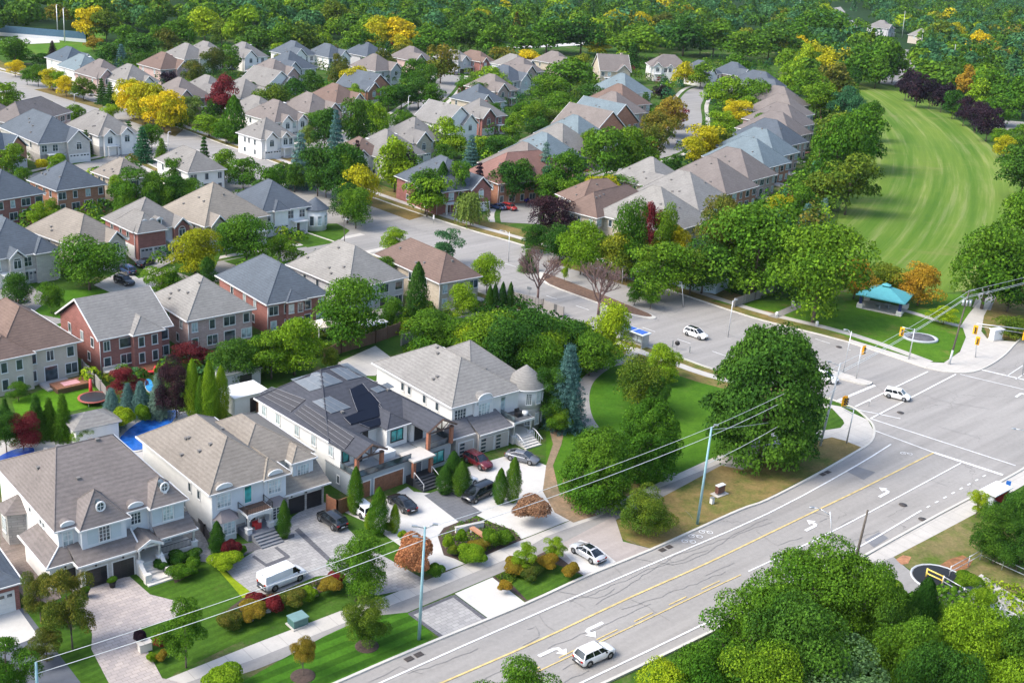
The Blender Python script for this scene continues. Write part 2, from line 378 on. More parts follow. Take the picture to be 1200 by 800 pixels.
line('', NW, .20, None, b=wl); line('', [(682,800),(797,745),(900,695),(1000,645),(1077,600)], .2, None, b=wl); line('', [(300,975),(560,857),(682,800)], .2, None, b=wl)
line('', [(1077,600),(1157,556)], .2, None, dash=(1.0,1.0), b=wl)
line('', [(877,670),(947,637),(1020,600),(1126,543)], .17, None, b=wl)
line('', [(1095,531),(1175,557)], .55, None, b=wl); line('', [(1020,491),(1190,546)], .22, None, b=wl); line('', [(1025,505),(1095,531)], .2, None, b=wl)
line('', [(1002,477),(1087,436)], .25, None, b=wl); line('', [(1020,491),(1120,439)], .25, None, b=wl); line('', [(1002,480),(1055,491)], .2, None, b=wl)
line('', [(1125,439),(1200,457)], .2, None, b=wl); line('', [(1147,433),(1215,449)], .4, None, b=wl); line('', [(982,470),(1025,452)], .45, None, b=wl)
line('', [(1180,441),(1215,418)], .15, None, b=wl); line('', [(1190,445),(1230,420)], .15, None, b=wl)
line('', [(700,392),(770,417)], .15, None, dash=(2,2), b=wl); line('', [(920,386),(1000,412)], .15, None, dash=(3,3), b=wl)
line('', [(640,347),(700,367),(800,400),(880,428),(960,455)], .15, None, dash=(3,4), b=wl); line('', [(560,300),(620,318),(700,345)], .15, None, dash=(3,4), b=wl)
wl.build('white_lane_markings', WPAINT, kind='structure')
yl = MB()
line('', [(330,880),(600,765),(735,702),(825,662),(900,626),(958,598),(1010,573),(1094,531)], .22, None, b=yl, z=.108)
line('', [(560,819),(635,785),(735,737),(825,694),(868,674)], .14, None, b=yl, z=.108); line('', [(555,817),(630,783),(730,735),(820,692),(863,672)], .14, None, dash=(3,2), b=yl, z=.108)
yl.build('yellow_lane_markings', YPAINT, kind='structure')
# turn arrows (flat paint outlines in local metres, u along the road, v to the left)
def arrow(x, y, toward, flip, name='turn_arrow'):
    c = P(x, y); q = P(*toward); a = math.atan2(q[1]-c[1], q[0]-c[0])
    o = [(-1.6,-.12),(.1,-.12),(.55,.1),(.55,.55),(.95,.55),(.38,1.25),(-.2,.55),(.2,.55),(.2,.28),(0,.22),(-1.6,.22)]
    w_ = []
    for u, v in o:
        if flip: v = -v
        u *= 1.15; v *= 1.15
        w_.append((c[0]+u*math.cos(a)-v*math.sin(a), c[1]+u*math.sin(a)+v*math.cos(a)))
    sheet(name, w_, .033, WPAINT, world=True)
arrow(648,761,(700,737),True); arrow(690,737,(640,760),False); arrow(1040,578,(1070,562),False); arrow(955,617,(1000,594),False); arrow(1195,462,(1215,448),True)
bk = MB()   # bicycle symbols
for (x, y) in ((815,629),(827,624),(1062,532),(807,635)):
    c = P(x, y)
    for dx, dy in ((-.45,0),(.45,0)):
        for k in range(10):
            t0, t1 = 2*math.pi*k/10, 2*math.pi*(k+1)/10
            strip_mb(bk, [(c[0]+dx+.32*math.cos(t0), c[1]+dy+.32*math.sin(t0)), (c[0]+dx+.32*math.cos(t1), c[1]+dy+.32*math.sin(t1))], .09, .112)
    strip_mb(bk, [(c[0]-.45,c[1]),(c[0]-.1,c[1]+.4),(c[0]+.45,c[1])], .09, .114)
bk.build('bicycle_marking', WPAINT, kind='structure')
# repaired patches, drain covers
DARKASP = M('asphalt_patch', m_asphalt, (.17,.175,.185), 0)
for q in ([(992,552),(1003,546),(1026,553),(1012,562)],[(1013,652-20),(1030,623),(1041,630),(1024,641)]): sheet('asphalt_patch', q, .026, DARKASP)
IRON = M('cast_iron', m_plain, (.07,.06,.055), .7, .3, var=.3, scale=8)
def drain(x, y, s=.5, z=.10):
    c = P(x, y); b = MB(); b.lathe([(s*.9,0),(s,.01),(s,.012),(.01,.014)], 16); b.build('manhole_cover', IRON, label='round iron manhole cover set in the %s' % drain.t, cat='manhole cover', group='manhole covers in the road').location = (c[0], c[1], z)
for (x, y, t) in ((1055,484,'pale crossing of the big intersection'),(1058,592,'dark lane beside the long white line'),(967,655-12,'lane just below the white turn arrow'),(983,407,'side street past the big round tree'),(1081,609,'bicycle lane edge near the broken white line')):
    drain.t = t; drain(x, y)
def grate(x, y, label):
    c = P(x, y); a = math.atan2(*(np.array(P(x+10, y-4.5))-np.array(c))[::-1]); e = empty('storm_drain', c[0], c[1], .10, a, label, 'storm drain', 'storm drains at the kerb')
    for s in (-.55, .55):
        b = MB(); b.box(s-.42, s+.42, -.3, .3, 0, .012)
        for k in range(5): b.box(s-.38+k*.17, s-.30+k*.17, -.27, .27, .012, .03)
        b.build('grate', IRON, e)
grate(485,770,'pair of storm drain grates at the kerb below the tall left pole'); grate(780,643,'pair of storm drain grates in the bicycle lane beside the dry grass')
grate(967,555,'storm drain grates on the kerb below the leaning pole')
# kerbs
kb = MB()
for pts in (NK[:-1]+NKC[0:1],): strip_mb(kb, smooth(WP(pts), 4), .3, 0, .15, h=.20)
strip_mb(kb, smooth(WP(NKC), 3), .3, 0, .15, h=.12)
strip_mb(kb, smooth(WP(NE), 3), .3, 0, .15, h=.20) ; strip_mb(kb, smooth(WP(SK), 3), .3, 0, .15, h=.20)
strip_mb(kb, xs, .28, 0, .14, h=.20); strip_mb(kb, xf, .28, 0, -.14, h=.20)
kb.build('kerb', CURB, kind='structure')

# sealed cracks and seams in the asphalt
ck = MB(); rc = random.Random(5)
def crack(pts, wd=.05, jit=.16):
    w_ = WP(pts); out = []
    for i in range(len(w_)-1):
        a, c = np.array(w_[i]), np.array(w_[i+1]); n = max(2, int(np.linalg.norm(c-a)/.9))
        for k in range(n): out.append(tuple(a+(c-a)*k/n+np.array((rc.uniform(-jit, jit), rc.uniform(-jit, jit)))))
    out.append(w_[-1]); strip_mb(ck, out, wd, .101)
for q in ([(605,713),(650,692),(700,702),(720,690)],[(667,705),(695,697),(760,668),(830,645)],[(700,708),(735,688),(790,652),(850,632),(905,612)],[(640,760),(700,737),(762,708)],[(735,702),(760,712),(785,728)],[(612,758),(632,747),(628,735),(618,738)],[(630,722),(642,735),(650,741)],
 [(780,662),(800,660),(830,648),(860,626),(900,608)],[(660,785),(700,765)],[(660,800),(690,786)],[(825,675),(860,660)],[(950,600),(975,606),(960,612)],[(968,628),(990,612),(1012,604)],[(745,655),(790,663)],[(480,790),(540,768),(560,760)],[(885,622),(910,640),(940,630)],[(730,715),(800,690),(850,670)],[(975,647),(1000,633),(1030,622)],[(1085,560),(1110,570)],[(1000,560),(1030,575)],
 [(780,370),(840,388),(900,408)],[(700,345),(760,362),(790,368),(800,360)],[(520,300),(580,318),(640,340)],[(470,262),(520,280),(600,306),(650,316)],[(1050,450),(1100,470),(1160,480)],[(1100,500),(1150,515)],[(430,800),(470,782),(495,790)],[(560,800),(600,780)],[(830,436),(900,458)],[(385,232),(450,258),(490,270)],[(240,180),(300,203),(360,225)]): crack(q)
for k in range(12):
    x = rc.uniform(460, 1000); y = 790-(x-460)*.46+rc.uniform(-20, 20)-14; crack([(x, y), (x+rc.uniform(8, 26), y+rc.uniform(2, 12))], .035, .15)
ck.build('sealed_crack', M('crack_tar', m_plain, (.19,.185,.18), .85, var=.2), kind='structure')

# thin even air: far things fade a little
hz = MB(); hz.box(-950, 950, -60, 1700, -1.0, CH+6); ho = hz.build('haze', None, kind='stuff', label='faint blue haze over the far wood', cat='haze')
hm = bpy.data.materials.new('haze_air'); hm.use_nodes = True; hm.node_tree.nodes.clear(); vo_ = hm.node_tree.nodes.new('ShaderNodeVolumePrincipled'); ou_ = hm.node_tree.nodes.new('ShaderNodeOutputMaterial'); vo_.inputs['Color'].default_value = (.80,.90,1,1); vo_.inputs['Density'].default_value = .00003; vo_.inputs['Anisotropy'].default_value = .2
hm.node_tree.links.new(vo_.outputs[0], ou_.inputs['Volume']); ho.data.materials.clear(); ho.data.materials.append(hm)
# ------------------------------------------------------------------ paths, lawns, drives (structure sheets)
def walk(name, pts, wd, z, mat, sm=4, off=0): 
    z = lay(z); b = MB(); strip_mb(b, smooth(WP(pts), sm), wd, z, off); return b.build(name, mat, kind='structure')
# front lawns first, then everything on top of them
sheet('lawn', [(-60,905),(190,795),(300,742),(420,690),(520,646),(470,610),(330,640),(200,640),(60,760),(-120,860)], .006, LAWNP)
sheet('front_verge', [(290,795),(330,772),(380,745),(430,722),(477,717),(507,743),(500,752),(402,795),(240,868),(180,860)], .012, M('lawn_striped', m_grass, (.020,.065,.006), (.040,.11,.008), 1.7, R(42), damt=.4, wav=.6))
# concrete walk and asphalt path in front of the lots
sheet('sidewalk', [(-200,905),(0,843),(195,795),(300,753),(405,713),(450,699),(540,663),(600,637),(660,613),(700,597),(770,566),(840,534),(955,487),(968,505),(870,545),(845,542),(770,572),(700,606),(640,628),(600,652),(515,687),(455,710),(407,728),(300,771),(217,800),(0,868),(-200,935)], .012, CONC)
sheet('cycle_path', [(-200,935),(0,868),(217,800),(300,771),(407,728),(455,710),(515,687),(600,652),(640,628),(700,606),(770,572),(845,542),(870,545),(905,533),(870,550),(845,545),(780,580),(740,600),(655,640),(600,665),(577,675),(475,718),(410,742),(372,755),(300,784),(240,803),(180,835),(0,905),(-200,960)], .010, PATH)
sheet('sidewalk', [(940,503),(948,499),(1000,494),(1017,492),(1026,508),(1022,520),(1010,524),(990,516),(975,512),(955,516)], .014, CONC)
sheet('sidewalk', [(950,470),(985,476),(1000,484),(1018,492),(1000,497),(992,502),(988,492),(975,478),(955,477)], .018, CONC)
sheet('lawn', [(948,475),(960,476),(980,483),(991,494),(985,501),(965,504),(940,503)], .016, LAWNP)
# park corner
sheet('park_lawn', [(640,455),(700,420),(740,430),(785,414),(840,436),(952,466),(985,490),(945,500),(840,534),(770,566),(700,597),(655,610),(640,600),(655,570),(640,540),(640,500)], .008, M('park_bright', m_grass, (.038,.115,.008), (.065,.15,.010), dry=(.10,.15,.03), dryamt=.1))
sheet('dry_verge', [(700,600),(760,570),(700,545),(660,560),(655,600),(640,612),(660,612)], .011, DRYG)
sheet('dry_verge', [(713,614),(740,600),(780,580),(845,545),(870,550),(905,533),(975,512),(990,516),(1010,524),(998,531),(900,583),(865,597),(764,642),(740,636),(715,624)], .012, DRYG)
walk('park_path', [(742,410),(735,422),(712,428),(692,442),(684,456),(683,474),(688,492),(700,508)], 1.9, .014, PATH)
walk('park_path', [(700,508),(720,528),(750,548),(790,558)], 1.8, .0142, PATH)
# drives and yards of the front lots
sheet('driveway', [(82,690),(92,684),(152,675),(176,696),(208,704),(222,710),(214,722),(165,735),(172,760),(190,794),(215,800),(140,824),(107,760),(108,742)], .014, PAVW)
sheet('lawn', [(28,712),(50,705),(110,760),(137,803),(150,822),(95,840),(72,800)], .012, LAWNP)
sheet('lawn_strip', [(204,680),(216,668),(232,657),(262,664),(285,690),(292,700),(272,712),(255,722),(226,726),(222,708)], .0145, LAWNP)
sheet('lime_lawn', [(253,664),(262,668),(300,698),(290,703),(284,700)], .018, M('lime_lawn_grass', m_grass, (.16,.24,.01), (.22,.28,.012)))
sheet('driveway', [(262,668),(297,646),(345,613),(378,598),(400,612),(430,640),(500,680),(487,688),(442,697),(420,690),(395,672),(370,675),(312,700),(300,698)], .013, PAVG)
sheet('driveway_border', [(345,621),(350,618),(390,656),(385,658)], .018, PAVD)
sheet('driveway_border', [(280,638),(300,634),(345,625),(345,629),(298,645),(283,652)], .016, PAVD)
for q in ([(295,652),(298,650),(315,662),(312,664)],[(312,660),(338,650),(340,653),(314,664)],[(321,641),(325,640),(340,651),(337,654)]): sheet('driveway_border', q, .0165, PAVD)
sheet('driveway', [(400,598),(440,592),(475,575),(510,578),(545,610),(540,620),(513,626),(520,648),(545,660),(512,672),(470,640),(430,612)], .015, CONCW)
sheet('driveway_border', [(497,580),(522,571),(565,600),(540,613)], .019, M('slate_paver', m_paver, (.15,.155,.165), (.13,.135,.145), .6))
sheet('driveway', [(512,572),(522,556),(545,548),(600,532),(618,536),(640,545),(655,590),(700,598),(660,612),(620,628),(600,635),(590,618),(560,604),(540,595)], .0135, CONCW)
sheet('dirt_path', [(640,488),(650,487),(662,500),(658,520),(648,545),(655,575),(672,590),(700,603),(672,612),(650,600),(636,575),(640,545),(648,520)], .016, STRAW)
sheet('flower_bed', [(513,628),(520,618),(540,610),(560,606),(600,620),(612,632),(548,659),(520,650)], .017, MULCH)
sheet('driveway', [(533,695),(577,676),(617,707),(575,726)], .017, CONCW)
sheet('driveway', [(478,719),(531,697),(573,728),(519,749)], .0145, PAVG)
for q in ([(478,719),(481,717.5),(522,746),(519,749)],[(529,698),(533,696),(575,727),(570,729)],[(515,746),(570,725),(574,728),(519,749)],[(478,718),(529,697),(532,699),(482,721)]): sheet('driveway_border', q, .0185, PAVD)
sheet('boulevard_garden', [(577,676),(600,665),(640,645),(656,650),(688,674),(617,705)], .014, MULCH)
sheet('lawn_strip', [(588,672),(630,656),(650,660),(686,675),(618,703)], .016, LAWNP)
sheet('driveway', [(640,642),(655,638),(720,604),(730,634),(765,643),(688,677),(655,652)], .014, M('drive_asphalt_pink', m_asphalt, (.34,.30,.275), .3))
sheet('driveway', [(660,646),(680,632),(700,640),(722,658),(697,669),(684,672)], .0165, CONCW)
sheet('flower_bed', [(255,722),(285,700),(330,692),(395,672),(400,678),(385,690),(360,700),(340,700),(300,720),(275,732)], .019, MULCH)
sheet('flower_bed', [(205,690-7),(200,672),(230,663),(234,668)], .019, MULCH)
sheet('patio', [(-20,520),(80,500),(230,480),(170,560),(60,560),(-20,560)], .010, M('patio_concrete', m_concrete, (.42,.40,.37), 0))
sheet('patio', [(395,425),(440,405),(460,420),(440,440),(400,440)], .011, CONC)
sheet('side_passage', [(225,585),(245,640),(260,660),(232,657),(205,640),(200,610)], .012, M('passage_gravel', m_plain, (.32,.30,.27), .95, var=.25, scale=3))
sheet('side_path', [(0,588),(20,600),(55,640),(62,672),(72,700),(40,712),(20,690),(0,650)], .011, M('side_pavers', m_paver, (.24,.19,.16), (.17,.14,.12)))
sheet('driveway', [(-60,740),(0,712),(28,712),(95,800),(120,850),(40,900),(-60,860)], .012, M('drive_dark', m_asphalt, (.10,.11,.13), 0))
sheet('driveway', [(-20,730),(20,710),(45,745),(5,760)], .016, CONCW)
# far side of the side street: verge, walk
walk('verge', CSF[1:], 9.0, .008, DRYG, 3, -5.0); walk('sidewalk', [(1085,432-6)]+[(x,y-8*min(1,max(.25,y/400))) for x, y in CSF[1:]], 1.7, .014, CONC, 3, -1.2)
walk('verge', CSN[1:], 6.0, .007, DRYG, 3, 3.4); walk('sidewalk', CSN[2:], 1.7, .014, CONC, 3, 2.8)
ORV = M('orange_verge', m_grass, (.13,.115,.04), (.17,.12,.045), dry=(.12,.10,.03), dryamt=.4)
for q in ([(40,105),(60,97+6),(122,124),(118,128)],[(150,141),(165,135),(215,152),(205,160)],[(420,236),(430,230),(500,252),(480,258)],[(640,306),(660,303),(760,335),(745,338)]): sheet('leaf_litter_verge', q, .018, ORV)
# grass corner with the shelter
sheet('park_lawn', [(830,352),(940,352),(1000,340),(1130,345),(1145,375),(1130,405),(1110,424),(1085,424),(1000,397),(905,365),(860,358)], .012, PARK)
sheet('sidewalk', [(995,397),(1085,424),(1106,425),(1125,412),(1132,395),(1127,380),(1135,368),(1150,350),(1165,348),(1153,370),(1150,388),(1158,398),(1190,400),(1180,415),(1162,428),(1140,436),(1112,436),(1085,431),(995,402)], .017, CONC)
walk('park_path', [(1133,384),(1100,376),(1060,364),(1040,360)], 1.6, .018, CONC); walk('park_path', [(905,372),(925,363),(945,355)], 1.7, .018, PATH)
walk('park_path', [(1150,362),(1158,345),(1172,330),(1190,318)], 3.2, .015, PATH)
sheet('park_lawn', [(1150,345),(1260,300),(1300,380),(1195,400),(1158,396),(1152,380)], .011, DRYG)
sheet('sports_field', [(1000,95),(1025,98),(1060,105),(1090,118),(1120,138),(1160,170),(1190,205),(1230,260),(1190,330),(1100,345),(1040,345),(985,330),(975,290),(985,240),(1010,200),(1012,150)], .009, FIELD)
sheet('lawn', [(315,-4),(400,-6),(440,2),(430,14),(370,20),(320,14)], .02, M('far_field', m_grass, (.05,.20,.03), (.06,.22,.04)))
sheet('lawn', [(0,48),(125,38),(125,60),(30,64),(0,60)], .02, PARK); sheet('rink', [(0,46),(68,40),(70,50),(10,53)], .03, CONCW)
# streets of the neighbourhood
SA = M('asphalt_street', m_asphalt, (.25,.24,.225), .5)
def street(pts, wd, **k): 
    walk('street_border', pts, wd+5.4, .013, YARD); walk('sidewalk', pts, 1.5, .015, CONC, 4, wd/2+2.0); walk('sidewalk', pts, 1.5, .015, CONC, 4, -wd/2-2.0); return walk('street', pts, wd, .019, SA)
street([(345,178),(420,158),(470,140),(500,121),(515,108),(525,95),(528,88)], 8.5)
street([(610,262),(610,248),(632,228),(668,205),(720,190),(770,180),(800,163),(808,140),(808,122),(818,108),(830,103)], 8.5)
street([(-30,400),(60,372),(150,350),(240,318),(330,300),(400,290),(445,281)], 6.2)
street([(-30,232),(60,205),(120,192),(170,180),(215,172)], 7.5)
street([(290,155),(330,135),(345,118),(330,100),(300,88)], 7.5)
sheet('road', [(975,10),(985,8),(1000,25),(1020,45),(1060,62),(1075,72),(1055,100),(1045,100),(1050,75),(1010,55),(985,32)], .022, SA)
walk('road', [(1050,100),(1062,66),(1075,60)], 14, .02, SA); walk('path', [(955,15),(965,25),(980,32)], 6, .02, CONCW)
walk('road', [(1160,150),(1190,145),(1230,150)], 12, .02, SA); walk('path', [(600,56),(660,53),(700,50)], 8, .02, CONCW)
# median with its kerb
def island(pts, mat, h=.14):
    w_ = smooth(WP(pts), 3, True); b = MB(); b.prism(w_, .02, h+.08); b.build('median_kerb', CURB, kind='structure')
    c = np.mean(np.array(w_), 0); b = MB(); b.prism([tuple(c+(np.array(p)-c)*.93) for p in w_], .03, h+.12); b.build('median_bed', mat, kind='structure')
island([(632,322),(640,321),(700,344),(745,362),(768,372),(762,374),(735,368),(690,352),(640,333)], SOIL)
island([(940,428),(955,428),(1012,446),(1022,449),(1016,452),(1000,449),(955,436)], CONC)
# south side: walk, dirt, access road
sheet('sidewalk', [(1047,632),(1100,603),(1205,546),(1225,555),(1205,565),(1142,602),(1095,627),(1047,652),(1005,676),(985,672)], .014, CONC)
sheet('service_drive', [(1000,670),(1047,652),(1062,665),(1085,682),(1140,700),(1175,720),(1150,735),(1080,700),(1050,690),(1030,690),(1000,678)], .015, PATH)
sheet('dirt_verge', [(1047,652),(1095,627),(1142,602),(1170,600),(1230,640),(1240,700),(1130,690),(1085,678),(1062,664)], .011, M('dusty_verge', m_grass, (.16,.14,.06), (.20,.17,.08), dry=(.08,.12,.02), dryamt=.6))
sheet('gravel', [(1125,690),(1150,672),(1200,705),(1260,740),(1230,760)], .016, M('gravel_pale', m_plain, (.42,.40,.38), .95, var=.3, scale=3))

# dark floor of the far wood
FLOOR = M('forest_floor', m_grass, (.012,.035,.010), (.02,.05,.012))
ff = WP([(-330,40),(0,44),(70,36),(142,48),(300,40),(330,47),(560,46),(600,52),(745,56),(900,52),(930,90),(985,92),(1040,84),(1100,104),(1190,146),(1300,175)])
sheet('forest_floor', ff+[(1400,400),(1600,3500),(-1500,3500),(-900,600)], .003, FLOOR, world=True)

sheet('bare_soil', [(1098,664),(1112,655),(1128,650),(1140,656),(1136,664),(1120,672),(1108,674)], .017, M('rust_soil', m_plain, (.22,.10,.04), .95, var=.45, scale=1.5))
sheet('bare_soil', [(1050,655),(1058,650),(1068,652),(1064,660),(1056,661)], .018, M('orange_clay', m_plain, (.34,.16,.08), .95, var=.35, scale=2))
for q in ([(62,372),(130,352),(142,345),(120,343),(60,355)],[(205,300),(262,290),(250,318),(225,325),(205,318)],[(330,272),(350,262),(395,262),(410,270),(395,284),(360,290)],[(180,338),(196,330),(205,338),(196,345)],[(262,306),(300,298),(330,290),(320,300),(280,312)]): sheet('lawn', q, .0225, LAWNP)

sheet('driveway', [(333,612),(350,600),(380,588),(402,600),(385,612),(345,626)], .0128, PAVG); sheet('driveway', [(425,600),(478,570),(490,580),(440,610)], .0148, CONCW)
# ------------------------------------------------------------------ trees
BARK = M('bark', m_plain, (.11,.085,.065), .95, var=.3, scale=6)
rng = np.random.default_rng(11)
def leaf_mesh(name, pts, nrm, size, mat=None, flat=.35, jit=.5):
    """one small folded quad per point, roughly facing nrm"""
    n = len(pts); pts = np.asarray(pts, float); nr = np.asarray(nrm, float)+rng.normal(0, jit, (n, 3)); nr /= np.linalg.norm(nr, axis=1)[:, None]+1e-9
    t = np.cross(nr, rng.normal(0, 1, (n, 3))); t /= np.linalg.norm(t, axis=1)[:, None]+1e-9; b = np.cross(nr, t)
    s = (np.asarray(size)*rng.uniform(.6, 1.35, n))[:, None]; e = s*rng.uniform(.5, .9, (n, 1))
    q = np.stack([pts-t*s*.5, pts-b*e*.5+nr*s*.12, pts+t*s*.5, pts+b*e*.5+nr*s*.12], 1).reshape(-1, 3)
    me = bpy.data.meshes.new(name); me.vertices.add(4*n); me.vertices.foreach_set('co', q.ravel())
    me.loops.add(4*n); me.loops.foreach_set('vertex_index', np.arange(4*n, dtype=np.int32)); me.polygons.add(n)
    me.polygons.foreach_set('loop_start', np.arange(0, 4*n, 4, dtype=np.int32)); me.polygons.foreach_set('loop_total', np.full(n, 4, np.int32))
    me.materials.append(mat); me.update(calc_edges=True); return me
def sph(n): 
    v = rng.normal(0, 1, (n, 3)); return v/np.linalg.norm(v, axis=1)[:, None]
def crown_round(n, size, nl=26, low=.16, airy=0.0, oval=1.0, seed=0, lay=False, rk=1.0):
    """unit tree: height 1, crown width 1; clumps of leaves carried at the outside of an uneven crown"""
    P_, N_ = [], []
    lob = []
    for k in range(nl):
        d = sph(1)[0]; rad = rng.uniform(.45, 1.0)**.6
        if k < nl*.3: rad *= .55
        c = np.array((d[0]*.37*rad, d[1]*.37*rad, low+(1-low)*(.5+.40*np.sign(d[2])*abs(d[2]*rad)**.8)))
        zr = (c[2]-low)/(1-low); w_ = .60+.40*math.sin(math.pi*min(1, max(0, zr*.80+.20)))
        c[0] *= w_*1.12; c[1] *= w_*1.12
        r = rng.uniform(.10, .185)*(1.0-.25*airy)*rk; lob.append((c, r))
    tot = sum(r**2 for c, r in lob)
    for c, r in lob:
        m = int(n*r*r/tot); d = sph(m); d[:, 2] = np.where(d[:, 2] < -.35, -d[:, 2]*.6, d[:, 2]); d /= np.linalg.norm(d, axis=1)[:, None]
        rr = r*rng.uniform(.78, 1.12, (m, 1)); fz = .78 if not lay else .38
        p = c+d*rr*np.array((1, 1, fz)); P_.append(p); N_.append(d*.8+np.array((0, 0, .35)))
    p = np.concatenate(P_); q = np.concatenate(N_)
    if airy: k = rng.random(len(p)) > airy*.4; p = p[k]; q = q[k]
    return p, q, lob
def crown_dome(n, size):
    """a broad dense crown reaching almost to the ground, built of many overlapping bough clumps"""
    P_, N_, lob = [], [], []
    for k in range(150):
        z = .06+.86*(k+.5)/150; a = k*2.399963+rng.uniform(-.3, .3); prof = math.sin(math.pi*min(1, .22+.78*(z*.98)))**.62 if z > .35 else .80+.18*math.sin(z/.35*1.57); rr = .385*prof*rng.uniform(.78, 1.10) if k % 4 else .25*prof
        c = np.array((rr*math.cos(a), rr*math.sin(a), z)); r = rng.uniform(.07, .125); m = int(n/150); d = sph(m); d[:, 2] = np.where(d[:, 2] < -.3, -d[:, 2]*.7, d[:, 2]); p = c+d*r*rng.uniform(.75, 1.15, (m, 1))*np.array((1, 1, .85)); P_.append(p); N_.append(d*.7+np.array((math.cos(a)*.35, math.sin(a)*.35, .4)))
        if k % 10 == 0: lob.append((c, r))
    return np.concatenate(P_), np.concatenate(N_), lob
def crown_spruce(n, layers=17):
    P_, N_ = [], []
    for k in range(layers):
        z = .05+.93*(k/layers); r = .5*(1-(k/layers))**.85+.02; nb = max(5, int(15*(1-k/layers)+5))
        for j in range(nb):
            a = 2*math.pi*(j+rng.uniform(-.3, .3))/nb; L = r*rng.uniform(.75, 1.1); m = max(4, int(n*(r+.06)/(layers*nb*.30)))
            t = rng.uniform(.12, 1, m)**.75; sp = .05*(1.2-t)+.015
            p = np.stack([np.cos(a)*L*t, np.sin(a)*L*t, z-.055*t+.02*t*t], 1)+rng.normal(0, 1, (m, 3))*sp[:, None]*np.array((.8, .8, .28))
            P_.append(p); N_.append(np.tile((math.cos(a)*.5, math.sin(a)*.5, .8), (m, 1)))
    return np.concatenate(P_), np.concatenate(N_), []
def crown_column(n):
    d = sph(n); t = rng.random(n)**.8; z = .02+.97*t; w_ = .5*np.clip((1-t)*2.0, .0, 1)**.65*(.55+.45*np.sin(np.clip(t*4.5, 0, 1.57)))*rng.uniform(.62, 1.1, n)*(1+.16*np.sin(z*31+d[:, 0]*5)*np.cos(d[:, 1]*4))
    a = np.arctan2(d[:, 1], d[:, 0]); p = np.stack([np.cos(a)*w_, np.sin(a)*w_, z], 1)
    return p, np.stack([np.cos(a), np.sin(a), np.full(n, .45)], 1), []
def crown_shrub(n):
    P_, N_ = [], []
    for k in range(9):
        a = rng.uniform(0, 6.28); rr = rng.uniform(0, .3); c = np.array((rr*math.cos(a), rr*math.sin(a), rng.uniform(.3, .62))); r = rng.uniform(.18, .3)
        m = n//9; d = sph(m); d[:, 2] = np.abs(d[:, 2])*1.0-.25; P_.append(c+d*r*np.array((1, 1, 1.1))*rng.uniform(.8, 1.08, (m, 1))); N_.append(d)
    p = np.concatenate(P_); p[:, 2] = np.clip(p[:, 2], .02, 1); return p, np.concatenate(N_), []
def crown_weep(n):
    P_, N_ = [], []
    for k in range(70):
        a = rng.uniform(0, 6.28); r0 = rng.uniform(.05, .42); m = n//70; t = rng.random(m); x = r0+.12*t**.6; top = .98-.5*r0**1.5*1.6
        z = top-(top-.08)*t*rng.uniform(.7, 1); P_.append(np.stack([np.cos(a)*x, np.sin(a)*x, z], 1)+rng.normal(0, .012, (m, 3))); N_.append(np.tile((math.cos(a), math.sin(a), .4), (m, 1)))
    return np.concatenate(P_), np.concatenate(N_), []
def trunk_mesh(lob, name, r=.03, up=.62, bare=False):
    b = MB(); b.bar((0,0,-.01), (.006,.004,.18), r, 8, r*.75); b.bar((.006,.004,.18), (-.004,.008,up), r*.75, 7, r*.35)
    for c, rr in (lob[:14] if lob else []):
        z0 = rng.uniform(.16, .5); b.bar((0, 0, z0), c*np.array((.55, .55, 1))+np.array((0, 0, -.08)), r*.34, 5, r*.2); b.bar(c*np.array((.55, .55, 1))+np.array((0, 0, -.08)), c, r*.2, 4, r*.06)
    return b.mesh(name, BARK)
def bare_mesh():
    b = MB(); b.bar((0,0,0), (0,0,.22), .03, 8, .024)
    def rec(p, d, L, r, k):
        q = p+d*L; b.bar(p, q, r, 5 if k < 3 else 3, r*.66, caps=False)
        if k >= 6: return
        for _ in range(3):
            e = d+rng.normal(0, .42, 3); e[2] = abs(e[2])*.7+.28; e /= np.linalg.norm(e); rec(q, e, L*rng.uniform(.62, .84), r*.66, k+1)
    for k in range(6):
        a = k*1.05+.3; d = np.array((math.cos(a)*.62, math.sin(a)*.62, .75)); d /= np.linalg.norm(d); rec(np.array((0, 0, .18+.02*k)), d, .2, .018, 1)
    me = b.mesh('bare_tree_limbs', M('bare_twigs', m_plain, (.16,.10,.09), .95, var=.25)); v = np.array([x.co for x in me.vertices]); zz = v[:, 2].max(); ww = np.abs(v[:, :2]).max()*2
    me.vertices.foreach_set('co', (v/np.array((ww, ww, zz))).ravel()); return me
LEAFC = {  # leaf colours: (main, second, accent)
 'g': ((.050,.142,.010), (.092,.21,.012), (.145,.25,.016)), 'd': ((.026,.088,.012), (.048,.135,.014), (.08,.18,.016)), 'l': ((.15,.28,.012), (.21,.34,.014), (.27,.36,.018)),
 'y': ((.42,.37,.010), (.52,.44,.012), (.30,.33,.015)), 'o': ((.27,.18,.022), (.36,.24,.022), (.16,.18,.02)), 'r': ((.17,.018,.026), (.26,.035,.04), (.11,.02,.02)),
 'p': ((.020,.013,.026), (.035,.020,.036), (.045,.018,.02)), 'b': ((.11,.21,.19), (.18,.30,.28), (.08,.17,.14)), 'm': ((.070,.12,.014), (.12,.15,.02), (.20,.13,.025)),
 'x': ((.070,.14,.014), (.13,.20,.016), (.25,.26,.02)), 't': ((.030,.11,.045), (.050,.15,.06), (.06,.18,.07)), 'w': ((.15,.22,.035), (.22,.28,.05), (.12,.19,.04)),
 'k': ((.34,.17,.10), (.46,.25,.14), (.22,.13,.07)), 's': ((.12,.21,.07), (.20,.30,.11), (.15,.25,.08))}
def LM(c): return M('leaves_'+c, m_leaf, *LEAFC[c])
VAR = {}
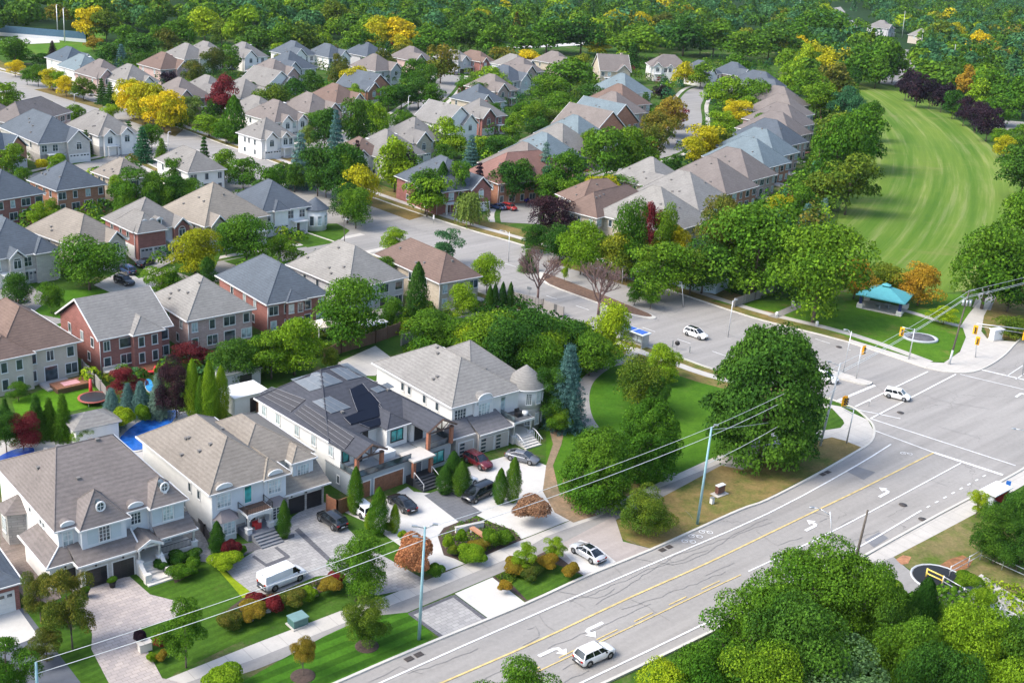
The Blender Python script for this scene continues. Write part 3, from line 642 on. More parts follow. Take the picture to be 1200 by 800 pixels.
def variants(kind, q):
    key = (kind, q)
    if key in VAR: return VAR[key]
    N = {0: 26000, 1: 11000, 2: 4800, 3: 2400}[q]; S = {0: .0235, 1: .034, 2: .050, 3: .072}[q]; out = []
    for k in range({'round': 5, 'airy': 3}.get(kind, 2)):
        if kind == 'round': p, n, lob = crown_round(N, S, 36 if q < 2 else 26, .03, rk=1.0 if q < 1 else 1.22)
        elif kind == 'dome': p, n, lob = crown_dome(N*2, S)
        elif kind == 'oval': p, n, lob = crown_round(N, S, 30, .10)
        elif kind == 'airy': p, n, lob = crown_round(int(N*.9), S, 30, .12, airy=.45)
        elif kind == 'lolly': p, n, lob = crown_round(N, S, 30, .34)
        elif kind == 'spruce': p, n, lob = crown_spruce(int(N*1.1), 17 if q < 2 else 11)
        elif kind == 'column': p, n, lob = crown_column(int(N*.8))
        elif kind == 'shrub': p, n, lob = crown_shrub(int(N*.8))
        elif kind == 'weep': p, n, lob = crown_weep(N)
        elif kind == 'bare': lob = None
        if kind == 'bare': out.append((bare_mesh(), None)); continue
        hi = np.percentile(np.abs(p[:, :2]), 98 if kind != 'dome' else 99.7); top = p[:, 2].max(); p = p*np.array((.5/hi, .5/hi, 1/top))
        lob = [(c*np.array((.5/hi, .5/hi, 1/top)), r) for c, r in lob]
        sz = S*(1.25 if kind == 'column' else 2.0 if kind == 'shrub' else 1.0)
        out.append((leaf_mesh(kind+'_crown', p, n, np.full(len(p), sz)), trunk_mesh(lob, kind+'_trunk', .022 if kind in ('round','dome','oval','airy','lolly') else .015, .6 if kind != 'spruce' else .9) if kind not in ('shrub',) else None))
    VAR[key] = out; return out
KN = {'dome': 'deciduous_tree', 'round': 'deciduous_tree', 'oval': 'deciduous_tree', 'airy': 'deciduous_tree', 'lolly': 'street_tree', 'spruce': 'spruce_tree', 'column': 'columnar_cedar', 'shrub': 'shrub', 'weep': 'willow_tree', 'bare': 'bare_tree'}
CN = {'g': 'green', 'd': 'dark green', 'l': 'lime green', 'y': 'golden yellow', 'o': 'orange', 'r': 'crimson', 'p': 'blackish purple', 'b': 'blue-grey', 'm': 'rust-tinged green', 'x': 'yellow-tinged green', 't': 'blue-green', 'w': 'pale olive', 'k': 'coppery pink', 's': 'silvery green'}
TREES = []
def tree(cx, yt, yb, wpx, kind='round', c='g', label=None, grp=None, name=None, q=None, hmul=1.0):
    X, Y = P(cx, yb); s = SC(cx, yb); h = HT(cx, yb, yt)*hmul; wd = wpx/s
    if q is None: q = 0 if s > 8.5 else 1 if s > 5.5 else 2 if s > 3.2 else 3
    if q >= 1 and kind in ('round', 'airy'): wd *= 1.06
    vs = variants(kind, q); k = len(TREES) % len(vs); me, tm = vs[k]
    nm = name or KN[kind]; e = empty(nm, X, Y, 0, random.uniform(0, 6.28)); e.scale = (wd, wd*random.uniform(.92, 1.06), h)
    if kind == 'bare': o = put('crown', me, e)
    else:
        o = put('crown', me, e); o.material_slots[0].link = 'OBJECT'; o.material_slots[0].material = LM(c)
        if tm: put('trunk', tm, e)
    cat = {'shrub': 'shrub', 'columnar_cedar': 'conifer', 'spruce_tree': 'conifer'}.get(nm, 'tree') if nm != 'shrub' else 'shrub'
    e['category'] = cat; e['group'] = grp or {'shrub': 'shrubs around the houses', 'conifer': 'conifers among the houses', 'tree': 'leafy trees among the houses and streets'}[cat]
    TREES.append(dict(o=e, x=cx, y=(yt+yb)/2, w=wpx, h=h, kind=kind, c=c, label=label, cat=cat)); return e
# ------------------------------------------------------------------ houses
RC = {'grey': (.185,.178,.168), 'beige': (.225,.200,.168), 'brown': (.155,.108,.088), 'blue': (.072,.095,.12), 'lblue': (.14,.18,.20), 'dark': (.058,.062,.074), 'taupe': (.165,.145,.135), 'red': (.19,.105,.088), 'silver': (.215,.208,.195), 'slate': (.085,.102,.122)}
def ROOF(k): return M('shingles_'+k, m_shingle, RC[k])
WALLS = {'red': lambda: M('brick_red', m_brick, (.30,.135,.115)), 'pink': lambda: M('brick_pink', m_brick, (.47,.34,.31)), 'orange': lambda: M('brick_orange', m_brick, (.40,.20,.13)),
 'tan': lambda: M('stucco_tan', m_plain, (.47,.42,.355), .9, var=.06), 'white': lambda: M('stucco_white', m_plain, (.70,.69,.66), .85, var=.04), 'cream': lambda: M('brick_cream', m_brick, (.45,.39,.31)),
 'grey': lambda: M('stucco_grey', m_plain, (.44,.44,.45), .9, var=.06), 'stone': lambda: M('stone_grey', m_brick, (.40,.38,.35), (.30,.285,.27), .7, .28, (.26,.25,.24), .03), 'pale': lambda: M('stone_pale', m_brick, (.52,.50,.46), (.44,.42,.39), .8, .3, (.40,.38,.36), .02)}
GLASS = M('window_glass', m_glass, (.035,.05,.06)); GLASSC = M('window_curtained', m_glass, (.30,.36,.37), .12); GLASST = M('teal_glass', m_glass, (.04,.26,.25), .1)
BLK = M('black_metal', m_plain, (.02,.02,.022), .5, var=.2); WDOOR = M('white_door', m_plain, (.62,.62,.61), .55, var=.04); GDOOR = M('grey_garage', m_plain, (.33,.33,.35), .6, var=.06); BDOOR = M('black_garage', m_plain, (.016,.017,.02), .4, var=.2)
TDOOR = M('taupe_garage', m_plain, (.44,.40,.37), .6, var=.05); WOOD = M('stained_wood', m_plain, (.22,.095,.05), .6, var=.3, scale=3); DWOOD = M('dark_wood', m_plain, (.10,.055,.035), .5, var=.25, scale=4)
VENT = M('vent_cap', m_plain, (.16,.15,.14), .7, var=.1); STONEW = M('cut_stone', m_plain, (.60,.57,.52), .8, var=.06); PORCH = M('porch_slab', m_plain, (.36,.34,.32), .8, var=.1)
WMC = {}
def win_mesh(w, h, nx, nz, arch, fr):
    k = (round(w, 2), round(h, 2), nx, nz, arch, fr.name)
    if k in WMC: return WMC[k]
    b = MB(); t = .10; b.box(-w/2-t, -w/2, -.07, .02, -t, h+t); b.box(w/2, w/2+t, -.07, .02, -t, h+t); b.box(-w/2, w/2, -.07, .02, -t, 0); b.box(-w/2, w/2, -.07, .02, h, h+t)
    b.box(-w/2-t-.05, w/2+t+.05, -.12, -.07, -t-.02, -t+.08)
    for i in range(1, nx): x = -w/2+w*i/nx; b.box(x-.035, x+.035, -.06, .0, 0, h)
    for i in range(1, nz): z = h*i/nz; b.box(-w/2, w/2, -.05, -.002, z-.02, z+.02)
    g = MB(); g.box(-w/2, w/2, -.025, .015, 0, h)
    if arch:
        n = 10; o = [(w/2*math.cos(math.pi*i/n), h+t+w*.42*math.sin(math.pi*i/n)) for i in range(n+1)]
        g2 = [(x, -.03, z) for x, z in o]; g3 = [(x, .01, z) for x, z in o]; g.add(g2+g3, [tuple(range(n, -1, -1))])
        for i in range(n):
            a, c = o[i], o[i+1]; b.bar((a[0], -.04, a[1]), (c[0], -.04, c[1]), .06, 4)
    fm = b.mesh('window_frame', fr); gm = g.mesh('window_pane', None); WMC[k] = (fm, gm); return WMC[k]
HOUSES = []
class House:
    def __init__(s, N, R_, L, ez=5.1, wall='white', roof='grey', label='', name='house', W=None, D=None, cat='house', grp='houses of the neighbourhood', ov=.45, ang=None):
        n = np.array(P(*N, ez)); r = np.array(P(*R_, ez)); l = np.array(P(*L, ez)) if L else None
        a = math.atan2(*(r-n)[::-1]); W = W or float(np.linalg.norm(r-n))
        if L:
            b_ = math.atan2(*(l-n)[::-1])-math.pi/2; D = D or float(np.linalg.norm(l-n)); a = ang if ang is not None else (b_*.65+a*.35)
        elif ang is not None: a = ang
        s.a, s.W, s.D, s.ez, s.n, s.ov = a, W, D, ez, n, ov
        s.wm = WALLS[wall](); s.rm = ROOF(roof) if isinstance(roof, str) else roof; s.near = SC(*PR(n[0], n[1]))
        s.e = empty(name, n[0], n[1], 0, a, label, cat, grp); HOUSES.append(s); s.px = PR(n[0]+W/2*math.cos(a), n[1]+W/2*math.sin(a), ez/2)
    def loc(s, x, y, z):
        p = np.array(P(x, y, z))-s.n; c, k = math.cos(s.a), math.sin(s.a); return (p[0]*c+p[1]*k, -p[0]*k+p[1]*c)
    def onF(s, x, y, yp):
        best = None
        for k in range(-10, 300):
            q = s.loc(x, y, k*.05)
            if best is None or abs(q[1]-yp) < best[0]: best = (abs(q[1]-yp), q[0], k*.05)
        return best[1], best[2]
    def onS(s, x, y, xp):
        best = None
        for k in range(-10, 300):
            q = s.loc(x, y, k*.05)
            if best is None or abs(q[0]-xp) < best[0]: best = (abs(q[0]-xp), q[1], k*.05)
        return best[1], best[2]
    def walls(s, x0, x1, y0, y1, z0, z1, mat=None, name='wall'):
        b = MB(); b.box(x0, x1, y0, y1, z0, z1); return b.build(name, mat or s.wm, s.e)
    def gutter(s, b, x0, x1, y0, y1, z, sides='FBLR'):
        if 'F' in sides: b.box(x0-.09, x1+.09, y0-.10, y0-.002, z-.13, z+.01)
        if 'B' in sides: b.box(x0-.11, x1+.11, y1+.002, y1+.12, z-.15, z+.02)
        if 'L' in sides: b.box(x0-.12, x0-.002, y0, y1, z-.15, z+.02)
        if 'R' in sides: b.box(x1+.002, x1+.12, y0, y1, z-.15, z+.02)
    def hip(s, x0, x1, y0, y1, z, p=.6, ins=None, axis=None, gut='FBLR', mat=None, caps=True):
        W, D = x1-x0, y1-y0; axis = axis or ('x' if W >= D else 'y'); b = MB()
        if axis == 'x': h = D/2*p; i = D/2 if ins is None else ins; i = min(i, W/2-.05); A = (x0+i, (y0+y1)/2, z+h); B = (x1-i, (y0+y1)/2, z+h)
        else: h = W/2*p; i = W/2 if ins is None else ins; i = min(i, D/2-.05); A = ((x0+x1)/2, y0+i, z+h); B = ((x0+x1)/2, y1-i, z+h)
        v = [(x0,y0,z),(x1,y0,z),(x1,y1,z),(x0,y1,z),A,B,(x0,y0,z-.1),(x1,y0,z-.1),(x1,y1,z-.1),(x0,y1,z-.1)]
        f = [(0,1,5,4),(1,2,5),(2,3,4,5),(3,0,4)] if axis == 'x' else [(0,1,4),(1,2,5,4),(2,3,5),(3,0,4,5)]
        f += [(6,7,1,0),(7,8,2,1),(8,9,3,2),(9,6,0,3),(9,8,7,6)]
        b.add(v, f)
        if caps and s.near > 3:
            e = [(0,4),(1,5 if axis=='x' else 4),(2,5),(3,4 if axis=='x' else 5),(4,5)]
            for i_, j_ in e: b.bar(v[i_], v[j_], .07, 5, caps=False)
        o = b.build('roof', mat or s.rm, s.e)
        if gut:
            g_ = MB(); s.gutter(g_, x0, x1, y0, y1, z, gut); g_.build('eaves_trim', WHITE, s.e)
        s.rz = lambda x, y: z+min(p*min(y-y0, y1-y), (h/(i if i > .1 else 1))*min(x-x0, x1-x)) if axis == 'x' else z+min(p*min(x-x0, x1-x), (h/(i if i > .1 else 1))*min(y-y0, y1-y))
        return o
    def gable(s, x0, x1, y0, y1, z, p=.7, axis='y', wall=True, mat=None, wmat=None, ov=.4, trim=True, inset=None, backwall=False):
        """ridge along `axis`; chevron slab over a triangular wall"""
        if axis == 'y': a0, a1, b0, b1 = x0, x1, y0, y1; T = lambda u, v, w_: (u, v, w_)
        else: a0, a1, b0, b1 = y0, y1, x0, x1; T = lambda u, v, w_: (v, u, w_)
        m = (a0+a1)/2; h = (m-a0)*p; th = .16
        def chev(b, v0, v1, t0, t1):
            o = [(a0, z+t0), (m, z+h+t0), (a1, z+t0), (a1, z+t1), (m, z+h+t1), (a0, z+t1)]
            vs = [T(u, v0, w_) for u, w_ in o]+[T(u, v1, w_) for u, w_ in o]
            fs = [(0,1,4,5),(1,2,3,4),(6,11,10,7),(7,10,9,8),(0,6,7,1),(1,7,8,2),(2,8,9,3),(3,9,10,4),(4,10,11,5),(5,11,6,0)]
            if axis != 'y': fs = [f[::-1] for f in fs]
            b.add(vs, fs)
        b = MB(); chev(b, b0, b1, 0, -th); b.build('roof', mat or s.rm, s.e)
        if trim:
            t = MB(); chev(t, b0-.09, b0-.003, .03, -th-.10); 
            if axis == 'x' or backwall: chev(t, b1+.003, b1+.09, .03, -th-.1)
            if axis == 'x': s.gutter(t, x0, x1, y0, y1, z-.03, 'FB')
            t.build('bargeboard', WHITE, s.e)
        if wall:
            t = MB(); v0 = b0+ov; v1 = b1-ov if (axis == 'x' or backwall) else b1-.2; q = [(a0+.3, z-.3), (m, z+h-.3*p-th-.08), (a1-.3, z-.3)]
            vs = [T(u, v0, w_) for u, w_ in q]+[T(u, v1, w_) for u, w_ in q]; fs = [(0,2,1),(3,4,5),(0,1,4,3),(1,2,5,4),(2,0,3,5)]
            fs = [f for f in fs]; t.add(vs, fs if axis != 'y' else [f[::-1] for f in fs]); t.build('gable_wall', wmat or s.wm, s.e)
    def win(s, face, u, z, w=1.1, h=1.4, off=None, nx=2, nz=1, arch=False, fr=None, gl=None, name='window', e=None):
        off = s.ov if off is None else off; fr = fr or WHITE; gl = gl or (GLASS if random.random() < .72 else GLASSC)
        fm, gm = win_mesh(w, h, nx, nz, arch, fr)
        L = {'F': ((u, off, z), 0), 'S': ((off, u, z), -math.pi/2), 'R': ((off, u, z), math.pi/2), 'B': ((u, off, z), math.pi)}[face]
        o = put(name, fm, e or s.e, L[0], L[1]); g_ = put('pane', gm, o); g_.material_slots[0].link = 'OBJECT'; g_.material_slots[0].material = gl; return o
    def garage(s, u, w=2.6, h=2.05, off=None, mat=None, glaz=False, z=0, rows=4, glassc=None):
        off = s.ov if off is None else off; b = MB(); b.box(-w/2, w/2, -.03, .02, 0, h)
        for i in range(rows):
            for j in range(max(2, int(w/.65))):
                n = max(2, int(w/.65)); x0 = -w/2+w*j/n; b.box(x0+.05, x0+w/n-.05, -.055, -.03, h*i/rows+.05, h*(i+1)/rows-.05)
        o = b.build('garage_door', mat or WDOOR, s.e); o.location = (u, off, z)
        t = MB(); t.box(-w/2-.12, -w/2-.002, -.06, .02, 0, h+.12); t.box(w/2+.002, w/2+.12, -.06, .02, 0, h+.12); t.box(-w/2, w/2, -.06, .02, h+.002, h+.12); t.build('frame', WHITE, o)
        if glaz == 'top':
            g_ = MB(); n = max(2, int(w/.65))
            for j in range(n): x0 = -w/2+w*j/n; g_.box(x0+.12, x0+w/n-.12, -.07, -.057, h*.78, h*.93)
            g_.build('pane', GLASS, o)
        if glaz == 'side':
            g_ = MB()
            for i in range(4): g_.box(-w/2+.15, -w/2+.85, -.075, -.057, h*i/4+.1, h*(i+1)/4-.12)
            g_.build('pane', GLASS, o)
        return o
    def door(s, u, off=None, w=1.0, h=2.0, mat=None, z=.3, glass=False):
        off = s.ov if off is None else off; b = MB(); b.box(-w/2, w/2, -.04, .02, 0, h); b.box(-w/2+.15, w/2-.15, -.055, -.04, .15, .9); b.box(-w/2+.15, w/2-.15, -.055, -.04, 1.05, h-.15)
        o = b.build('door', mat or DWOOD, s.e); o.location = (u, off, z); t = MB(); t.box(-w/2-.12, -w/2-.002, -.07, .02, 0, h+.12); t.box(w/2+.002, w/2+.12, -.07, .02, 0, h+.12); t.box(-w/2, w/2, -.07, .02, h+.002, h+.12); t.build('frame', WHITE, o)
        k = MB(); k.bar((w/2-.1, -.09, 1.0), (w/2-.1, -.05, 1.0), .04, 6); k.build('handle', METAL, o); return o
    def vents(s, n=4):
        for k in range(n):
            x = s.W*random.uniform(.15, .85); y = s.D*random.uniform(.15, .5) if k % 2 else s.D*random.uniform(.5, .85)
            if k % 3 == 0: x = s.W*random.uniform(.1, .3); y = s.D*random.uniform(.3, .7)
            z = s.rz(x, y); b = MB(); b.box(-.17, .17, -.17, .17, -.15, .12); b.box(-.2, .2, -.2, .2, .12, .19); o = b.build('roof_vent', VENT, s.e); o.location = (x, y, z)
    def chimney(s, x, y, h=1.4, mat=None):
        z = s.rz(x, y); b = MB(); b.box(-.4, .4, -.55, .55, -1.2, h); b.box(-.5, .5, -.65, .65, h, h+.15); o = b.build('chimney', mat or s.wm, s.e); o.location = (x, y, z)
    def wing(s, x0, x1, pr, z=None, kind='gable', p=.75, wmat=None, z0=0, rmat=None, hwin=True, deep=None):
        """volume standing forward of the front, its roof running back into the main roof"""
        z = z or s.ez; s.walls(x0+.3, x1-.3, s.ov-pr, s.ov+.4, z0, z-.05, wmat); hw = (x1-x0)/2; y1 = deep or hw*p/.6+.4
        if kind == 'gable': s.gable(x0, x1, -pr, y1, z, p, 'y', wmat=wmat, mat=rmat)
        else: s.hip(x0, x1, -pr, y1+hw, z+.015, p, ins=hw, axis='y', gut='FLR' if pr > .5 else 'F', mat=rmat)
        if hwin and kind == 'gable': s.win('F', (x0+x1)/2, z-1.9, 1.2, 1.3, s.ov-pr, arch=True)
def std_house(N, R_, L, wall, roof, label, style='front', kind='hip', ez=5.1, pitch=.78, seed=None, lower=None, W=None, D=None, ang=None, ch=False, garage=None, gables=None, axis=None, name='house', ins=None):
    h = House(N, R_, L, ez, wall, roof, label, W=W, D=D, ang=ang, name=name); rs = random.Random(seed if seed is not None else len(HOUSES)*7+3)
    ov = h.ov; W, D = h.W, h.D; h.walls(ov, W-ov, ov, D-ov, 0, ez-.02)
    if kind == 'hip': h.hip(0, W, 0, D, ez, pitch, axis=axis, ins=ins)
    else:
        h.gable(0, W, 0, D, ez, pitch, kind, backwall=True); hh = (D if kind == 'x' else W)/2*pitch
        h.rz = (lambda x, y: ez+pitch*min(y, D-y)) if kind == 'x' else (lambda x, y: ez+pitch*min(x, W-x))
    far = h.near < 4.2; vfar = h.near < 3.0
    if lower: b = MB(); b.box(ov-.06, W-ov+.06, ov-.06, D-ov+.06, 0, ez*.47); b.build('stone_base', WALLS[lower](), h.e); o2 = ov-.06
    else: o2 = ov
    if style == 'front':
        gw = 4.8 if W > 9.5 else 2.6; gx = ov+.5+gw/2 if rs.random() < .5 else W-ov-.5-gw/2; dx = W-gx if abs(W-2*gx) > 2.5 else W/2+2
        g2 = gables if gables is not None else [(gx-gw/2-.6, gx+gw/2+.6, 1.0, 'gable')]
        off = o2
        for (a0, a1, pr, kd) in g2: h.wing(max(0, a0), min(W, a1), pr, kind=kd, p=.95, z=ez+.02)
        gy = ov-g2[0][2] if g2 and g2[0][0] <= gx <= g2[0][1] else o2
        if gw > 3: [h.garage(gx+k*1.28, 2.3, off=gy, mat=garage or WDOOR, glaz='top' if not far else False) for k in (-1, 1)]
        else: h.garage(gx, 2.5, off=gy, mat=garage or WDOOR)
        h.door(dx, o2, glass=True)
        b = MB(); b.box(dx-1.4, dx+1.4, -1.2, ov, 0, .3); b.box(dx-.9, dx+.9, -1.55, -1.2, 0, .15); b.build('porch', PORCH, h.e)
        b = MB(); b.box(dx-1.5, dx+1.5, -1.3, ov, ez*.48, ez*.48+.2); b.build('porch_roof', WHITE, h.e); 
        for u in (dx-1.35, dx+1.1): b = MB(); b.box(u, u+.25, -1.15, -.9, .3, ez*.48); b.build('porch_column', WHITE, h.e)
        for u in np.arange(1.5, W-1, 2.6):
            if g2 and any(a0-.2 < u < a1+.2 for a0, a1, *_ in g2): continue
            h.win('F', float(u), ez-2.05, 1.2, 1.5, nx=2, nz=2 if not vfar else 1)
        if abs(dx-W/2) > 1: h.win('F', W/2 + (.4 if dx < W/2 else -.4), .7, 1.2, 1.4, o2)
    elif style == 'rear':
        n = max(2, int(W/2.7)); us = [W*(i+.5)/n for i in range(n)]
        for i, u in enumerate(us):
            h.win('F', u, ez-1.95, (1.5, .8, 1.8, .9)[(i+rs.randint(0, 1)) % 4], 1.35, nx=2 if i % 2 == 0 else 1)
            if i == n//2: h.door(u, o2, 1.7, 1.95, mat=GLASS, z=.3); b = MB(); b.box(u-1.9, u+1.9, -2.6, ov-.1, 0, .28); b.build('patio_deck', WOOD if rs.random() < .4 else PORCH, h.e)
            else: h.win('F', u, .7, (.9, 1.6)[i % 2], 1.4, o2, nx=2 if i % 2 else 1)
        if gables:
            for (a0, a1, pr, kd) in gables:
                h.wing(a0, a1, pr, kind=kd, p=.7, hwin=False, z=ez+.02); m = (a0+a1)/2; q_ = min(1.0, (a1-a0)*.22)
                for u in (m-q_, m+q_):
                    h.win('F', u, ez-1.95, .75, 1.35, ov-pr, nx=1); h.win('F', u, .75, .75, 1.4, ov-pr, nx=1)
    nsd = 3 if not far else 2
    for i in range(nsd): h.win('S', D*(.25+.5*i/max(1, nsd-1))+rs.uniform(-.8, .8), ez-1.9, .75, 1.3, nx=1)
    if not far: h.win('S', D*.3, .8, .7, 1.2, o2, nx=1); h.win('S', D*.7, .8, .9, 1.1, o2, nx=1)
    if not vfar: h.vents(5 if not far else 3)
    if ch: h.chimney(W*.8, D*.6)
    d = MB(); d.bar((ov-.06, ov-.06, 0), (ov-.06, ov-.06, ez-.1), .05, 6); d.build('downpipe', WHITE, h.e)
    return h
# ------------------------------------------------------------------ the rows behind the front lots
S = std_house
S((-3,420),(96,400),(-60,380),'tan','brown','tan stucco house with brown hip roof beside the tallest red brick house',style='rear',gables=[(-1.5,4.6,.9,'hip'),(5.2,8.6,.0,'hip')][:1])
h = S((114.7,398.7),(201,380),(67.5,366),'red','silver','red brick house with grey gable roof and exposed brick side wall',style='rear',kind='x',pitch=.6,gables=[(4.6,9.4,1.0,'hip')])
S((219,376.8),(298.7,361),(180,352),'pink','silver','pale pink brick house between the red brick house and the slate roofed one',style='rear',D=13)
S((312.5,357.5),(383.7,343),(257,322),'red','slate','dark red brick house with slate blue hip roof behind the white canopy',style='rear',gables=[(3.2,6.8,.5,'hip')])
S((408,340),(472,322.5),(340,309),'grey','silver','pale grey house with silver hip roof left of the brown roofed corner house',style='rear')
S((515,332.5),(562.5,322.5),(442.5,297),'cream','brown','cream house with brown hip roof nearest the side street junction',style='rear')
S((-14,306),(62,288),(-60,270),'pale','slate','white stone house with slate roof and balcony at the left edge',style='front',lower='white',gables=[(3.0,6.0,1.0,'gable'),(7.6,11.8,.6,'hip')],garage=GDOOR)
S((90,291),(137,275),(42,266),'tan','beige','tan house with beige roof half hidden by the round green front tree',style='front',gables=[(5.5,9.5,.8,'gable')])
S((156,272.5),(222,262),(125,257),'red','grey','house with red brick side, white front dormers and grey double garage',style='front',lower='white',D=12,gables=[(.2,6.2,1.2,'hip'),(7.6,11.2,.9,'gable')],garage=GDOOR)
h = HOUSES[-1]; b = MB(); b.box(.4, h.W-.4, .39, .449, 0, h.ez-.05); b.build('white_facade', WHITE, h.e)
for u in (2.6, 4.1, 5.6):      # three small white dormers above the garage
    z = h.ez+.9; b = MB(); b.box(u-.5, u+.5, .8, 3.6, z-.6, z+.75); b.build('dormer', WHITE, h.e); h.gable(u-.65, u+.65, .65, 3.9, z+.75, .5, 'y', wall=False); h.win('F', u, z-.15, .5, .7, .8, nx=1)
S((240,266),(297,247),(197,244),'cream','beige','cream house with arched balcony window right of the bright yellow tree',style='front',gables=[(1.0,5.0,.6,'gable')])
h = S((307,249),(360,239),(274,231),'white','slate','white house with slate roof and round corner turret by the side street',style='front',gables=[(2.5,6.0,.6,'hip')])
b = MB(); b.lathe([(2.3,0),(2.3,4.3)], 16); o = b.build('turret_wall', h.wm, h.e); o.location = (h.W+1.2, 1.0, 0)
b = MB(); b.lathe([(2.75,4.3),(2.75,4.4),(.03,6.6)], 16, sm=False); o = b.build('turret_roof', h.rm, h.e); o.location = (h.W+1.2, 1.0, 0)
for k in range(4):
    a = R(-140+k*40); w_ = h.win('F', 0, 1.2, .8, 1.9, 0, nx=1); w_.location = (h.W+1.2+2.28*math.cos(a), 1.0+2.28*math.sin(a), 1.2); w_.rotation_euler = (0,0,a+math.pi/2)
S((-8,236),(54,226),None,'red','slate','dark red brick house with slate roof cut by the left edge',style='rear',D=13)
S((66,224),(120,214),(37,210),'orange','slate','orange red brick house with blue slate roof, black patio door to the yard',style='rear')
S((137,212),(180,206),(107,201),'cream','beige','small peach brick house with beige roof behind the tall hedge trees',style='rear')
S((220,203),(262,197),(187,186),'white','grey','pale house with grey roof left of the street trees by the road',style='rear',ch=False)
S((45,169),(92,160),(22,147),'pale','slate','pale house under dark blue roof in the upper left row',style='front',lower='stone')
S((115,160),(157,154),(86,145),'white','grey','grey roofed house with two white gables facing the street, upper left',style='front',lower='pale',gables=[(1.0,4.6,.9,'gable'),(5.6,9.4,.5,'gable')])
S((-10,178),(31,170),None,'orange','blue','brick house with blue roof at the left edge behind the hedge',style='front',D=12)
S((27,146),(85,131),None,'pink','taupe','pink brick house with brown roof beside the boulevard trees',style='rear',D=11)
S((-20,140),(22,132),None,'red','taupe','low roofed red house at the left edge near the boulevard',style='rear',D=11)
def Q(x, y, w, wall, roof, label, D=15, ang=48, style='front', right=False, **k):
    """smaller houses farther off: near eave corner and apparent width"""
    X, Y = P(x, y, 5.1); s = SC(*PR(X, Y)); Wd = w; N = (x, y); a = R(ang)
    if right: X -= Wd*math.cos(a); Y -= Wd*math.sin(a); N = PR(X, Y, 5.1)
    q = PR(X+math.cos(a)*10, Y+math.sin(a)*10, 5.1); k.setdefault('ch', len(HOUSES) % 3 == 0); return std_house(N, q, None, wall, roof, label, style=style, W=Wd, D=D, ang=a, **k)
# upper left, beyond the boulevard
Q(77,74,11,'white','blue','blue roofed white house nearest the sports rink')
Q(92,84,11,'white','lblue','white house with pale blue roof behind the yellow boulevard trees')
Q(113,92,12,'pink','taupe','taupe roofed house second behind the yellow boulevard trees')
Q(147,98,12,'white','grey','grey roofed white house with two gables beside the burgundy shrub',gables=[(1,4.5,.8,'gable'),(6,10,.5,'gable')])
Q(188,82,12,'pink','brown','pink brick house with brown roof and arched white gable',ch=True)
Q(216,70,12,'white','grey','grey roofed house with white gable in the back row, upper left')
Q(240,66,11,'pink','grey','grey roofed brick house behind the rust coloured tree')
Q(284,68,12,'white','grey','grey house with white arched window beside the white parked car')
Q(205,117,13,'pink','taupe','taupe gabled house left of the crimson tree')
Q(240,112,12,'cream','grey','grey hip roofed house behind the crimson tree')
Q(282,116,12,'cream','grey','long grey roofed house right of the crimson tree')
Q(306,164,11,'white','grey','white two storey house with arched window over the boulevard',D=11,gables=[(1,5,.8,'gable'),(6,9,.4,'gable')])
# back row along the wood
Q(343,66,12,'white','slate','slate roofed house with white gable at the foot of the wood, leftmost slate roof there')
Q(385,68,11,'white','slate','slate roofed house behind the orange and green tree by the wood')
Q(430,67,12,'grey','slate','slate roofed house between two rust topped trees by the wood')
Q(484,72,12,'pink','taupe','taupe roofed brick house by the wood left of the cul-de-sac')
Q(537,72,9,'grey','grey','grey house with white gable over a dark garage at the cul-de-sac end',gables=[(1.5,6,.6,'gable')],garage=BDOOR)
Q(563,73,9,'red','brown','brown roofed brick house right of the cul-de-sac')
Q(335,82,14,'grey','slate','dark slate roofed house in the middle of the upper block')
Q(318,90,12,'pink','taupe','small taupe roofed house below the slate roof, upper block')
Q(312,102,12,'white','grey','white gable ended house beside the rounded dark hedge',kind='y')
Q(440,84,13,'grey','taupe','taupe roofed house above the brick gabled slate house',ang=50)
Q(428,107,13,'orange','slate','slate roofed house with orange brick gable',kind='y',ang=50)
Q(393,122,12,'pink','brown','brown roofed pink house next to the brick gabled one')
Q(362,134,12,'pink','taupe','taupe roofed pink house behind the blue spruce')
Q(322,144,12,'white','taupe','white fronted house with big arched window and brown roof',gables=[(2,6,.8,'gable'),(7.5,11,.5,'gable')])
Q(300,137,11,'cream','grey','grey roofed house right of the boulevard bend')
# block between the two streets
S((414,184),(449,180),(391,170),'white','brown','white chimneyed house with brown roof facing the boulevard',style='front',D=11,ch=True)
Q(452,187,14,'white','grey','long white house with grey roof right of the brown roofed one',D=15,style='rear',ang=50)
Q(484,168,13,'cream','grey','grey hip roofed house behind the bright lime tree',D=14)
Q(520,148,13,'white','silver','silver roofed house with tall white gable end',kind='y',D=14,ang=46)
Q(562,139,12,'red','grey','grey roofed brick house right of the white gable',D=12)
Q(560,122,13,'cream','slate','slate blue roofed house above the silver roofed one',D=13)
Q(580,108,12,'pink','taupe','taupe house fourth down the middle block')
Q(596,96,12,'grey','slate','dark slate house near the top of the middle block')
Q(614,86,12,'pink','taupe','taupe house at the top of the middle block')
S((512,226),(557,214),(478,205),'red','slate','slate roofed brick house with the weeping willow in front',style='front',lower='red')
S((584,216),(640,198),(553,196),'orange','red','reddish roofed house behind the dark round tree',style='rear',D=14)
